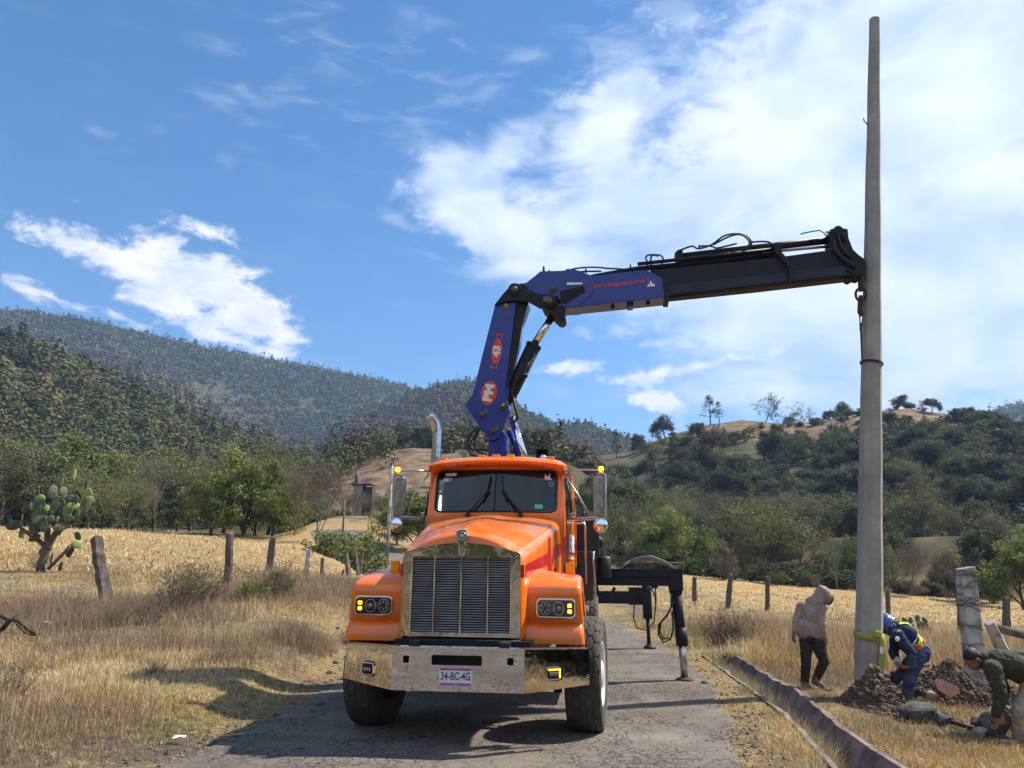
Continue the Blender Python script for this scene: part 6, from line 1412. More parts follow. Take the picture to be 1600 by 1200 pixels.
# iron bar, red plate
o = MB(); a = W(1485, 1143, 9.85); b = W(1580, 1192, 9.3); za = gz1(a.x, a.y); zb = gz1(b.x, b.y); o.tube([(a.x, a.y, za+.06), (a.x*.9+b.x*.1, a.y*.9+b.y*.1, za+.055), (b.x, b.y, zb+.05)], [.018, .028, .026], 8); tag(o.build('digging_bar', 'hose'), 'long dark iron bar lying in the grass beside the rocks', 'bar')
o = MB(); p = W(1483, 1103, 10.95); q = [(-.16, .09), (-.05, .12), (.16, .0), (.15, -.08), (-.02, -.14), (-.15, -.03)]; o.prism(q, .015, (p.x, p.y, gz1(p.x, p.y)+.28), 'Y', (R(-28), 0, R(8))); pm('clay_red', (.17, .070, .045), .85, var=.3, scale=9, bump=.3); tag(o.build('clay_slab', 'clay_red', bevel=.004), 'flat reddish clay slab leaning on the long dirt mound', 'slab')
o = MB(); p = W(1437, 1052, 11.9); o.tube([(p.x-.12, p.y, gz1(p.x, p.y)+.40), (p.x+.16, p.y, gz1(p.x, p.y)+.46)], .022, 8); tag(o.build('brick_red_stick', 'clay_red'), 'short reddish stick on top of the dirt behind the hardhat worker', 'stick')
# ------------------------------------------------------------------ posts and fences
pm('white_post', (.47, .45, .42), .9, var=.6, scale=4, bump=.5, bscale=18, lo=.4, hi=.55)
def post(t, b, D, w, mat, label, name='fence_post', group=None, seed=0, bury=.25):
    pb_ = W(*b, D); pt_ = W(*t, D); zb_ = gz1(pb_.x, pb_.y); base = Vector((pb_.x, pb_.y, min(zb_, pb_.z))); top = Vector((pt_.x, pt_.y, pt_.z)); r_ = w/2400*D; rd = random.Random(seed); m = MB(); n = 9; K = 9; vs = []
    for i in range(K+1):
        u = i/K; c = (base-Vector((0, 0, bury))).lerp(top, u)-base+Vector((rd.gauss(0, r_*.07), rd.gauss(0, r_*.07), 0))
        for j in range(n):
            a = 2*math.pi*j/n; k_ = r_*(1.08-.22*u)*(1+.22*math.sin(a*3+seed)+rd.gauss(0, .06)); vs.append(c+Vector((math.cos(a)*k_, math.sin(a)*k_, (rd.uniform(-.6, .6)*r_ if i == K else 0))))
    fs = [(i*n+j, i*n+(j+1) % n, (i+1)*n+(j+1) % n, (i+1)*n+j) for i in range(K) for j in range(n)]+[tuple(range(K*n, K*n+n))]
    o = m.add(vs, fs).build(name, mat, loc=tuple(base), fix=True); return tag(o, label, 'post', group)
post((150, 840), (172, 942), 17, 19, 'wood_grey', 'thick weathered fence post leaning left, nearest post beside the cactus', seed=1)
post((359, 832), (355, 930), 21, 12, 'wood_grey', 'gnarled grey fence post in the middle of the left field edge', seed=2)
post((427, 841), (420, 902), 26, 11, 'wood_grey', 'stubby dark fence post right of the gnarled grey post', seed=3)
post((483, 858), (478, 915), 27, 8, 'white_post', 'thin whitewashed fence post left of the truck', seed=4)
post((504, 872), (503, 918), 29, 6, 'wood_grey', 'thin dark fence post right of the whitewashed post', seed=5)
post((541, 864), (547, 906), 32, 8, 'wood_grey', 'left one of the three close posts under the feathery bush', seed=6)
post((555, 862), (562, 902), 33, 6, 'wood_grey', 'middle one of the three close posts under the feathery bush', seed=7)
post((566, 858), (561, 896), 35, 6, 'wood_grey', 'right one of the three close posts under the feathery bush', seed=8)
post((537, 890), (530, 912), 30, 4, 'wood_grey', 'short slanting stake left of the three close posts', name='stake', seed=9)
post((1085, 902), (1084, 936), 33, 7, 'wood_grey', 'short fence post right of the outrigger leg', seed=10)
post((1142, 898), (1135, 946), 30, 8, 'wood_grey', 'crooked fence post between the outrigger leg and the hooded worker', seed=11)
post((1200, 900), (1199, 949), 30, 7, 'wood_grey', 'straight fence post behind the hooded worker', seed=12)
post((1387, 922), (1386, 960), 27, 7, 'wood_grey', 'fence post just right of the concrete pole above the blue hardhat', seed=13)
post((1498, 932), (1499, 974), 26, 8, 'wood_grey', 'fence post left of the white concrete post', seed=14)
post((1572, 936), (1570, 980), 26, 11, 'wood_grey', 'wide broken fence post right of the white concrete post', seed=15)
def white_post():
    D = 12.5; b = W(1524, 1062, D); z = gz1(b.x, b.y); e = empty('concrete_post', (b.x, b.y, z), 0, 'white square concrete post wound with rusty barbed wire', 'post'); h = W(1530, 887, D).z-z; dx = .055
    vs = []; w0, w1 = .132, .120
    for zz, w_, ox in ((-.3, w0, 0), (h, w1, dx)):
        for x, y in ((-1, -.8), (1, -.8), (1, .8), (-1, .8)): vs.append((ox+x*w_, y*w_, zz+(.02*x if zz > 0 else 0)))
    MB().add(vs, [(3, 2, 1, 0), (4, 5, 6, 7), (0, 1, 5, 4), (1, 2, 6, 5), (2, 3, 7, 6), (3, 0, 4, 7)]).build('shaft', 'white_post', e, bevel=.02, seg=3)
    w = MB(); rd = random.Random(3)
    for k_ in range(11):
        z0 = rd.uniform(.45, h-.05); t = rd.uniform(-.12, .12); o = dx*z0/h; r_ = .138; Q = []
        for x, y in ((-1, -.82), (0, -.86), (1, -.82), (1.02, 0), (1, .82), (-1, .82), (-1.02, 0), (-1, -.82)): Q.append((o+x*r_, y*r_, z0+t*x*.5+rd.gauss(0, .015)))
        w.tube(Q, .005, 5, cap=False)
    w.tube([(dx+.14, -.1, h+.02), (dx+.2, -.1, h-.05), (dx+.17, -.1, h-.3)], .008, 5); w.tube([(dx-.05, -.05, h), (dx-.06, -.05, h+.16)], .006, 5); w.tube([(dx+.04, -.05, h), (dx+.05, -.05, h+.2)], .006, 5); w.build('barbed_wire', 'rust', e)
    p0, p1 = W(1546, 972, 12.6), W(1583, 1050, 12.9); m = MB(); m.tube([p0, p1], [.085, .12], 5, smooth=False); tag(m.build('concrete_brace', 'white_post', bevel=.01), 'grey slanting concrete brace leaning on the white post', 'brace')
    p0, p1 = W(1556, 982, 12.9), W(1640, 1006, 13.4); m = MB(); m.tube([p0, p0.lerp(p1, .5)+Vector((0, 0, .03)), p1], [.06, .075, .07], 8); tag(m.build('wooden_rail', 'wood_grey'), 'rough dark wooden rail right of the white post', 'rail')
    p0, p1 = W(1572, 1018, 12.6), W(1650, 1026, 12.8); m = MB(); m.tube([p0, p1], .035, 6); tag(m.build('wooden_rail', 'stone'), 'thin grey rail behind the crouching worker', 'rail')
white_post()
def wires():
    for nm, L, hs, lab in (('left_wire', [((157, 870), 17), ((358, 865), 21), ((426, 862), 26), ((482, 876), 27), ((543, 880), 32)], (0, 34), 'rusty barbed wire strand strung along the posts of the left fence'),
                           ('right_wire', [((1085, 915), 33), ((1139, 915), 30), ((1200, 915), 30), ((1387, 935), 27), ((1498, 945), 26), ((1571, 950), 26), ((1700, 965), 26)], (0, 12), 'thin wire strand strung along the posts of the right fence')):
        for dy in hs:
            m = MB(); pts = [W(x, y+dy, D) for (x, y), D in L]; Q = []
            for a, b in zip(pts, pts[1:]):
                for u in (0, .25, .5, .75): q = a.lerp(b, u); Q.append(q-Vector((0, 0, .12*math.sin(math.pi*u))))
            m.tube(Q+[pts[-1]], .004, 4); tag(m.build('barbed_wire', 'rust'), ('upper ' if dy == 0 else 'lower ')+lab, 'wire')

wires()
# ------------------------------------------------------------------ shrubs by hand
for sp, x, D, h, lab, v, wd in (('leafy_shrub', 285, 15.5, 1.15, 'thin olive shrub with bare stems left of the gnarled grey post', 0, 1.2), ('leafy_shrub', 318, 16.5, 1.1, 'olive twiggy shrub right beside the gnarled grey post', 1, 1.2), ('leafy_shrub', 425, 19, 1.1, 'greenish shrub below the stubby dark fence post', 0, 1.3), ('green_bush', 436, 19.5, .8, 'small fresh green bush in the weeds left of the truck', 0, 1.), ('green_bush', 395, 18.5, .55, 'tiny green bush between two fence posts', 1, 1.2),
     ('dry_shrub', 258, 10.3, .22, 'low dark brown tussock in the near left grass', 0, 1.8), ('dry_shrub', 190, 13.8, .55, 'grey dry shrub below the thick leaning post', 0, 1.5), ('dry_shrub', 120, 14.5, .5, 'grey dry shrub left of the thick leaning post', 1, 1.6), ('dry_shrub', 240, 14.2, .6, 'grey dry shrub right of the thick leaning post', 1, 1.5),
     ('dry_shrub', 590, 20, .7, 'tall dry weed clump beside the left fender', 0, 1.4), ('dry_shrub', 555, 16, .6, 'brown weed clump at the road edge left of the truck', 1, 1.4), ('dry_shrub', 1120, 17.4, .95, 'left dry reddish weed clump beyond the ditch', 0, 1.3), ('dry_shrub', 1152, 17.2, .9, 'middle dry reddish weed clump beyond the ditch', 1, 1.3), ('dry_shrub', 1180, 17.8, .8, 'right dry reddish weed clump beyond the ditch', 0, 1.3),
     ('dry_shrub', 350, 11.5, .28, 'wispy dry weed in the middle of the left grass', 1, 1.2), ('dry_shrub', 45, 9, .5, 'dry weed near the lower left corner', 0, 1.4), ('dry_shrub', 1255, 9.7, .22, 'dead weed growing in the ditch', 1, 1.4), ('green_bush', 1216, 10.4, .16, 'small green weed in the ditch', 0, 1.3), ('dry_shrub', 60, 24.5, .7, 'thin dry shrub at the foot of the cactus', 1, 1.2)):
    plant(sp, x, D, h=h, label=lab, name='shrub', cat='shrub', var=v, wide=wd)
# ------------------------------------------------------------------ cacti
pm('cactus', (.115, .150, .070), .6, var=.35, scale=5, bump=.3, bscale=30); pm('cactus_dark', (.060, .078, .050), .65, var=.4, scale=6, bump=.3); pm('cactus_bright', (.24, .33, .085), .5, var=.2, scale=4); pm('cactus_bark', (.16, .125, .095), .95, var=.5, scale=9, bump=.6)
def cactus():
    D = 24.; o = on_ground(66, 880, D); e = empty('prickly_pear_cactus', tuple(o), 0, 'large prickly pear cactus with thick trunk at the left edge of the field', 'cactus'); k_ = D/1200.
    y0 = pyg(66, D); 
    def Q(X, Y, d=0): return Vector(((X/2.5-66)*k_, d, (400/2.5+720-(720+Y/2.5))*k_))
    t = MB(); t.tube([Q(165, 408), Q(160, 370), Q(172, 330), Q(185, 290), Q(205, 240), Q(215, 200)], [.14, .12, .11, .10, .08, .06], 12)
    t.tube([Q(170, 345), Q(160, 300), Q(130, 278), Q(90, 255), Q(60, 235)], [.08, .075, .07, .06, .04], 10); t.tube([Q(180, 320), Q(170, 270), Q(165, 230), Q(150, 190)], [.11, .09, .08, .06], 10); t.tube([Q(190, 390), Q(225, 350), Q(250, 320), Q(262, 300)], [.06, .05, .05, .04], 8); t.tube([Q(205, 260), Q(235, 200), Q(250, 140), Q(258, 90)], [.09, .08, .07, .05], 8)
    t.build('trunk', 'cactus_bark', e)
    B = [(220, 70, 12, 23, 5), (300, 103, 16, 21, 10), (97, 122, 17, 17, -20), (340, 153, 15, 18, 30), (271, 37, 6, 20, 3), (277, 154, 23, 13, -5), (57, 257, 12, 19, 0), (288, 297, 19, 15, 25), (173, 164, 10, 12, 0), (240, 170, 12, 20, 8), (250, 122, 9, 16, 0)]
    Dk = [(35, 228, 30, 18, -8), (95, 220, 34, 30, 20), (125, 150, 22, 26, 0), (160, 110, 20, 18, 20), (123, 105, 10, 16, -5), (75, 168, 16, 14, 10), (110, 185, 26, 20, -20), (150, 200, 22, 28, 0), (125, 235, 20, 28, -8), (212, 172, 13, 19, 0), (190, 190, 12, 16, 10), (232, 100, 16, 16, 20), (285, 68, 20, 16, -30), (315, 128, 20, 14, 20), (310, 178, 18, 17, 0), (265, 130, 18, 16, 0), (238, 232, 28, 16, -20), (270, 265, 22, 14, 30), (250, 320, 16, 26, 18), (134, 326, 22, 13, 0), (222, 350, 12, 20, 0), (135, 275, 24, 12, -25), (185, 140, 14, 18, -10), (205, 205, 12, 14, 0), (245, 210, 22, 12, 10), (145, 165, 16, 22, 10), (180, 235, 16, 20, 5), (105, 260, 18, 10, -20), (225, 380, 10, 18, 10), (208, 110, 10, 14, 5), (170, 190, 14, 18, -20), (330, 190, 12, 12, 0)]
    rd = random.Random(4)
    for _ in range(34):
        an = rd.uniform(0, 6.28); q = rd.random()**.5; X = 185+115*q*math.cos(an); Y = 165+85*q*math.sin(an); Dk.append((X, Y, rd.uniform(11, 17), rd.uniform(14, 20), rd.uniform(-50, 50)))
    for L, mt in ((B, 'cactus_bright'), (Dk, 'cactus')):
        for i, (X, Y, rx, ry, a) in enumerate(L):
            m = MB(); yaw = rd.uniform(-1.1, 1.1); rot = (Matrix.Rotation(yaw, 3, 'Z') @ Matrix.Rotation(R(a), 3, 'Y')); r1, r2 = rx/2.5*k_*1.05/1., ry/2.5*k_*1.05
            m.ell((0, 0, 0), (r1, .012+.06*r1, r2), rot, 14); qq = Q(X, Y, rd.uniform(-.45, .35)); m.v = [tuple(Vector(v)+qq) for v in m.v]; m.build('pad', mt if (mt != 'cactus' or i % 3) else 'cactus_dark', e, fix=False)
cactus()
def small_cactus():
    o = on_ground(1432, 960, 24); e = empty('small_cactus', tuple(o), 0, 'low green prickly pear at the edge of the right field behind the workers', 'cactus'); rd = random.Random(9)
    for i in range(22):
        m = MB(); x = rd.uniform(-.42, .42); z = rd.uniform(.1, .42)*(1-abs(x)*.8); m.ell((x, rd.uniform(-.2, .2), z+.05), (.07, .025, .11), (rd.uniform(-.3, .3), rd.uniform(-.6, .6), rd.uniform(-.8, .8)), 12); m.build('pad', 'cactus', e, fix=False)
small_cactus()
# ------------------------------------------------------------------ fallen wood, litter
o = MB(); P_ = [W(x, y, D) for x, y, D in ((975, 880, 34), (1000, 874, 33.5), (1018, 872, 33), (1040, 880, 32.5), (1062, 892, 32))]; o.tube(P_, [.05, .11, .12, .09, .04], 8); o.tube([W(962, 880, 34), W(1000, 878, 34), W(1068, 880, 33)], [.03, .04, .03], 6); o.tube([W(985, 876, 33), W(972, 886, 33), W(966, 893, 33)], .04, 6); tag(o.build('fallen_log', 'bark_grey'), 'grey fallen log behind the black outrigger beam', 'log')
o = MB(); 
for L, r_ in (([(0, 962), (12, 968), (28, 970), (45, 985), (62, 992)], .03), ([(5, 985), (15, 972), (25, 962)], .018), ([(-8, 992), (8, 978), (14, 968)], .035), ([(25, 975), (40, 990), (60, 994)], .012)): o.tube([W(x, y, 12.6) for x, y in L], r_, 6)
tag(o.build('dead_branch', 'bark_dark'), 'dark dead branch at the left edge of the photo', 'branch')
o = MB()
for L, D in (([(318, 1157), (345, 1150), (382, 1146)], 7.9), ([(330, 1150), (352, 1157)], 7.9), ([(373, 1146), (378, 1127)], 8)): o.tube([W(x, y, D)*1+Vector((0, 0, .0)) for x, y in L], .006, 5)
pm('straw', (.55, .42, .22), .8); tag(o.build('dry_stalk', 'straw'), 'pale dry corn stalk lying at the left road edge', 'stalk')
for (x, y, D, mt, lab) in ((475, 996, 15.5, 'sticker_blue', 'scrap of light blue plastic litter in the left grass'), (487, 1048, 11.5, 'red_vinyl', 'scrap of red plastic litter by the left road edge'), (277, 1176, 7.6, 'white_vinyl', 'tiny white scrap of litter at the lower left road edge')):
    p = on_ground(x, y, D); m = MB(); m.grid([[(i*.03-.06, j*.03-.04, .03*float(vnoise(i+.5, j*3.3, 1.))) for i in range(5)] for j in range(4)]); tag(m.build('litter', mt, loc=(p.x, p.y, p.z+.05), solid=.002), lab, 'litter')
# ------------------------------------------------------------------ hut, utility poles, power lines
def hut():
    p = on_ground(563, 775, 92); f0 = 0; e = empty('small_hut', tuple(p), R(-12), 'small grey block hut with a water tank on its flat roof below the bare mound', 'hut'); z0 = W(563, 784, 92).z-p.z
    pm('block_wall', (.36, .34, .30), .9, var=.3); f = W(563, 772, 92).z-p.z
    e.scale = (.46, .46, 1); m = MB(); m.box((-.3, 0, f/2), (2.6, 2.4, f+2)); m.build('wall', 'block_wall', e); m = MB(); m.box((.6, 0, f+1.1), (6.0, 3.2, .16)); m.build('roof', 'stone_dark', e); m = MB(); m.box((2.4, .2, f/2), (2.4, 2.2, f+1.6)); m.build('side_wall', 'bark', e); m = MB(); m.box((1.35, -1.2, f+.3), (.7, .08, 1.1)); m.build('door', 'dark', e)
    m = MB(); m.lathe([(.4, 0), (.55, .1), (.55, .8), (.4, 1.05), (.2, 1.15), (.2, 1.3)], (-1.2, 0, f+1.4), 'Z', 16); m.box((-1.2, 0, f+1.3), (1.6, 1.6, .25)); m.build('water_tank', 'stone', e)
hut()
def upole(x0, y0, x1, y1, D, r_, lab, mat):
    b = W(x1, y1, D); t = W(x0, y0, D); z = gz1(b.x, b.y); m = MB(); m.tube([Vector((0, 0, min(0, z-b.z)-.3)), t-b], [r_*1.2, r_*.8], 10); return tag(m.build('utility_pole', mat, loc=tuple(b)), lab, 'pole')
upole(613, 728, 605, 848, 43, .10, 'pale leaning utility pole by the bend of the road left of the mirror', 'white_post')
upole(539, 778, 536, 824, 62, .07, 'thin grey utility pole in front of the small hut', 'stone')
def lines():
    for pts, lab in (([(-60, 492, 260), (200, 557, 300), (420, 607, 350), (590, 642, 400), (700, 668, 440)], 'upper overhead power line crossing in front of the far mountain'), ([(-60, 512, 250), (160, 575, 290), (400, 625, 340), (580, 655, 390), (690, 678, 430)], 'lower overhead power line crossing in front of the far mountain')):
        m = MB(); m.tube([W(*p) for p in pts], .045, 4); tag(m.build('power_line', 'stone_light'), lab, 'power line')
lines()
# ------------------------------------------------------------------ people
def cloth(name, col, col2, rough=.9, scale=14, bump=.35):
    return pm(name, col, rough, col2=col2, scale=scale, bump=bump, bscale=scale*3, spec=.2)
cloth('hoodie', (.41, .34, .29), (.30, .24, .20), scale=6); cloth('hoodie_rib', (.30, .24, .20), (.22, .17, .145), scale=30); cloth('black_jeans', (.030, .027, .026), (.055, .046, .038), scale=7); cloth('boot_brown', (.13, .075, .045), (.22, .15, .10)); cloth('glove_orange', (.55, .26, .05), (.38, .18, .05)); cloth('glove_grey', (.11, .095, .08), (.20, .16, .12))
cloth('navy_work', (.022, .034, .075), (.040, .055, .105), scale=8); cloth('denim', (.030, .050, .105), (.075, .11, .18), scale=7); cloth('glove_leather', (.36, .26, .19), (.22, .15, .10)); cloth('cuff_orange', (.45, .13, .04), (.30, .09, .03)); cloth('hivis', (.62, .80, .04), (.50, .66, .04), rough=.6); pm('helmet_blue', (.010, .070, .30), .35, coat=.4, var=.2)
cloth('khaki', (.30, .26, .19), (.42, .37, .28), scale=5); cloth('boot_dark', (.05, .045, .045), (.12, .10, .085)); pm('skin_face', (.24, .115, .070), .55, var=.2, scale=12); pm('hair_black', (.010, .009, .009), .6, bump=.5, scale=40); pm('eye_white', (.35, .32, .30), .4); pm('lip', (.20, .075, .06), .5)
def _camo():
    m = bpy.data.materials.new('camo'); m.use_nodes = True; t = NT(m.node_tree); b = t.n['Principled BSDF']; co = t.new('ShaderNodeTexCoord').outputs['Object']
    f = t.noise(co, 15, 5, .75, .8); c = t.ramp(f, [(.36, (.012, .014, .010)), (.47, (.050, .056, .030)), (.56, (.030, .034, .020)), (.66, (.14, .145, .085))]); t.l.new(c, b.inputs['Base Color']); b.inputs['Roughness'].default_value = .95
    bu = t.new('ShaderNodeBump'); bu.inputs['Strength'].default_value = .5; bu.inputs['Distance'].default_value = .01; t.l.new(t.noise(co, 60, 5), bu.inputs['Height']); t.l.new(bu.outputs[0], b.inputs['Normal']); M['camo'] = m
_camo()
_wt = bpy.data.textures.new('wrinkle', 'CLOUDS'); _wt.noise_scale = .055; _wt.noise_depth = 2
def flesh(name, prims, mat, parent, voxel=.010, smooth=4, wrinkle=0., size=None):
    """one continuous surface from tapered capsules and ellipsoids"""
    m = MB()
    for q in prims:
        if q[0] == 'c':
            _, a, b, r0, r1 = q; a, b = Vector(a), Vector(b); d = (b-a); L = max(d.length, 1e-4); d = d/L; pts = []; rs = []
            for k in range(5): an = R(90*(1-k/4.)); pts.append(a-d*r0*math.sin(an)); rs.append(max(r0*math.cos(an), 1e-3))
            for k in range(1, 4): pts.append(a.lerp(b, k/4)); rs.append(r0+(r1-r0)*k/4)
            for k in range(5): an = R(90*k/4.); pts.append(b+d*r1*math.sin(an)); rs.append(max(r1*math.cos(an), 1e-3))
            # keep the tube frame straight
            m.tube(pts, rs, 14)
        else: _, c, r_, rot = q; m.ell(c, r_, rot, 20)
    o = m.build(name, mat, parent, fix=True); q = o.modifiers.new('r', 'REMESH'); q.mode = 'VOXEL'; q.voxel_size = voxel; q.use_smooth_shade = True
    q = o.modifiers.new('s', 'SMOOTH'); q.iterations = smooth; q.factor = .5
    if wrinkle:
        q = o.modifiers.new('d', 'DISPLACE'); q.texture = _wt; q.strength = wrinkle; q.mid_level = .5; q.texture_coords = 'LOCAL'
    return bake(o)
def frame(f, u):
    f = Vector(f).normalized(); u = Vector(u); u = (u-f*u.dot(f)).normalized(); r_ = f.cross(u); return Matrix((r_, f, u)).transposed()
def chain(*P): # (point, radius) ...
    return [('c', P[i][0], P[i+1][0], P[i][1], P[i+1][1]) for i in range(len(P)-1)]
def head_prims(c, f, u):
    m = frame(f, u); T = lambda x, y, z: Vector(c)+m @ Vector((x, y, z))
    return [('e', T(0, -.01, .035), (.075, .095, .085), m), ('e', T(0, .028, -.015), (.060, .068, .085), m), ('e', T(0, .050, -.080), (.040, .038, .030), m), ('c', T(0, .092, .018), T(0, .112, -.018), .008, .014), ('e', T(.03, .078, -.025), (.025, .02, .02), m), ('e', T(-.03, .078, -.025), (.025, .02, .02), m),
            ('e', T(.078, -.008, -.005), (.010, .020, .032), m), ('e', T(-.078, -.008, -.005), (.010, .020, .032), m), ('e', T(0, .085, .035), (.05, .012, .010), m), ('e', T(0, .085, -.050), (.022, .012, .010), m)], T, m
def face_details(T, m, parent, o):
    for s in (-1, 1):
        e = MB().ell(T(s*.030, .082, .012), (.0085, .007, .0055), m, 10).build('eye', 'eye_white', parent); MB().ell(T(s*.030, .0875, .012), (.0048, .004, .0048), m, 8).build('iris', 'hair_black', e); MB().ell(T(s*.031, .092, .040), (.020, .006, .005), m, 8).build('eyebrow', 'hair_black', parent)
    MB().ell(T(0, .096, -.052), (.024, .008, .006), m, 10).build('mouth', 'lip', parent)
def hand(c, d, n, parent, mat, name='glove', s=1., curl=.6, side=1, cuff=None):
    """palm at c, fingers towards d, palm normal n"""
    m = frame(d, n); T = lambda x, y, z: Vector(c)+m @ (Vector((x, y, z))*s); P = [('e', T(0, 0, 0), (.042*s, .050*s, .018*s), m), ('c', T(0, -.03, 0), T(0, -.075, 0), .030*s, .033*s)]
    for i, (x, L) in enumerate(((-.030, .062), (-.010, .074), (.011, .070), (.030, .055))):
        a = T(x, .038, 0); b = T(x*1.15, .038+L*.48*math.cos(curl*.5), L*.48*math.sin(curl*.5)); e = b+m @ Vector((x*.05, L*.30*math.cos(curl*1.3), L*.30*math.sin(curl*1.3)))*s; g = e+m @ Vector((0, L*.26*math.cos(curl*2.1), L*.26*math.sin(curl*2.1)))*s
        P += chain((a, .0105*s), (b, .0098*s), (e, .009*s), (g, .0078*s))
    P += chain((T(side*.034, -.012, .004), .014*s), (T(side*.058, .018, .014), .0115*s), (T(side*.060, .045, .026), .0095*s))
    return flesh(name, P, mat, parent, .0045, 2)
def bootf(ankle, toe, parent, mat, s=1.):
    ankle, toe = Vector(ankle), Vector(toe); d = toe-ankle; heel = ankle-d*.28+Vector((0, 0, -.015)); 
    P = [('c', ankle+Vector((0, 0, .07)), ankle, .055*s, .052*s), ('c', heel+Vector((0, 0, -.005)), ankle.lerp(toe, .55), .043*s, .045*s), ('c', ankle.lerp(toe, .4), toe, .048*s, .036*s)]
    o = flesh('boot', P, mat, parent, .008, 3); return o
def person(px, py, D, label):
    o = W(px, py, D); z = gz1(o.x, o.y); e = empty('person', (o.x, o.y, o.z), 0, label, 'person'); return e, (lambda x, y, d=0.: W(x, y, D+d)-o)

def hooded():
    e, Q = person(1268, 1076, 12.0, 'person in a beige hooded sweatshirt and black trousers walking left of the pole')
    nk, ch, wa, pe = Q(1276, 940), Q(1267, 957), Q(1266, 982), Q(1267, 996)
    shl, shr = Q(1253, 947, .02), Q(1283, 950, -.05); el, er = Q(1243.5, 968, .02), Q(1284, 975, -.10); wl, wr = Q(1241.5, 985, -.02), Q(1288.5, 996, -.08); hl, hr = Q(1240.5, 992, -.03), Q(1290, 1004, -.06)
    hipl, hipr = Q(1260, 1000, .02), Q(1276, 1001, -.03); kl, kr = Q(1259.5, 1032, -.02), Q(1287.5, 1033, -.06); al, ar = Q(1257.5, 1066, .04), Q(1275.5, 1061, .06)
    hc = Q(1286.5, 931, -.01); f, u = Vector((.80, .15, -.62)), Vector((.5, .05, .8)); hp, T, m = head_prims(hc, f, u)
    body = hp+chain((hc, .055), (nk, .055), (ch, .085), (wa, .085), (pe, .09))+chain((shl, .05), (el, .038), (wl, .028), (hl, .026))+chain((shr, .05), (er, .038), (wr, .028), (hr, .026))+chain((ch, .07), (shl, .045))+chain((ch, .07), (shr, .045))+chain((hipl, .08), (kl, .055), (al, .038))+chain((hipr, .08), (kr, .055), (ar, .038))+chain((pe, .08), (hipl, .07))+chain((pe, .08), (hipr, .07))+chain((al, .035), (Q(1262, 1073, -.02), .03))+chain((ar, .035), (Q(1284, 1072, 0), .03))
    flesh('body', body, 'skin_face', e, .012, 3); face_details(T, m, e, None)
    jk = [('e', Q(1267.5, 960), (.148, .115, .175), None), ('e', Q(1266, 981), (.148, .115, .12), (0, R(8), 0)), ('c', nk, ch, .085, .14), ('c', shl, shr, .078, .082)]+chain((shl, .074), (el, .052), (wl, .042))+chain((shr, .078), (er, .055), (wr, .043))+[('c', Q(1251, 984), Q(1283, 994, -.03), .075, .085), ('c', Q(1256, 978), Q(1276, 984), .11, .11)]
    flesh('hoodie', jk, 'hoodie', e, .008, 2, .024)
    hd = MB(); prims = [('e', hc+Vector((-.012, .0, .022)), (.118, .112, .130), (0, R(18), 0)), ('e', hc+Vector((-.035, 0, .085)), (.060, .07, .075), None), ('e', hc+Vector((.035, 0, -.02)), (.10, .105, .115), (0, R(30), 0)), ('c', hc+Vector((-.05, 0, -.03)), nk+Vector((-.04, 0, -.02)), .10, .12), ('e', nk+Vector((-.05, .0, -.02)), (.12, .11, .07), (0, R(24), 0))]
    flesh('hood', prims, 'hoodie', e, .009, 3, .014); MB().lathe([(.001, 0), (.055, 0), (.078, .016), (.088, .006), (.080, -.004)], tuple(hc+Vector((.098, .004, -.06))), 'Z', 20, rot=(0, R(118), 0)).build('hood_opening_shade', 'black_jeans', e)  # black disc stands in for the shade inside the hood
    flesh('waistband', [('c', Q(1254, 989.5, -.02), Q(1280, 994.5, -.05), .088, .092), ('c', Q(1256, 989, .05), Q(1278, 993, .04), .085, .085)], 'hoodie_rib', e, .009, 2)
    MB().tube([Q(1259, 950, -.15), Q(1257, 965, -.16), Q(1256, 982, -.15)], .004, 5).build('side_seam', 'hoodie_rib', e)
    tr = [('e', Q(1267, 996), (.160, .13, .11), None)]+chain((hipl, .105), (kl, .072), (al, .060))+chain((hipr, .108), (kr, .074), (ar, .060)); flesh('trousers', tr, 'black_jeans', e, .008, 2, .030)
    bootf(Q(1257.5, 1070, .03), Q(1266, 1076, -.06), e, 'boot_brown'); bootf(Q(1276, 1066, .04), Q(1289, 1076, -.02), e, 'boot_brown')
    hand(hl, (hl-wl).normalized(), (1, .2, 0), e, 'glove_grey', curl=.5, side=-1); hand(hr, (Q(1290.5, 1010)-wr).normalized(), (-1, .3, .2), e, 'glove_orange', curl=.8)
hooded()
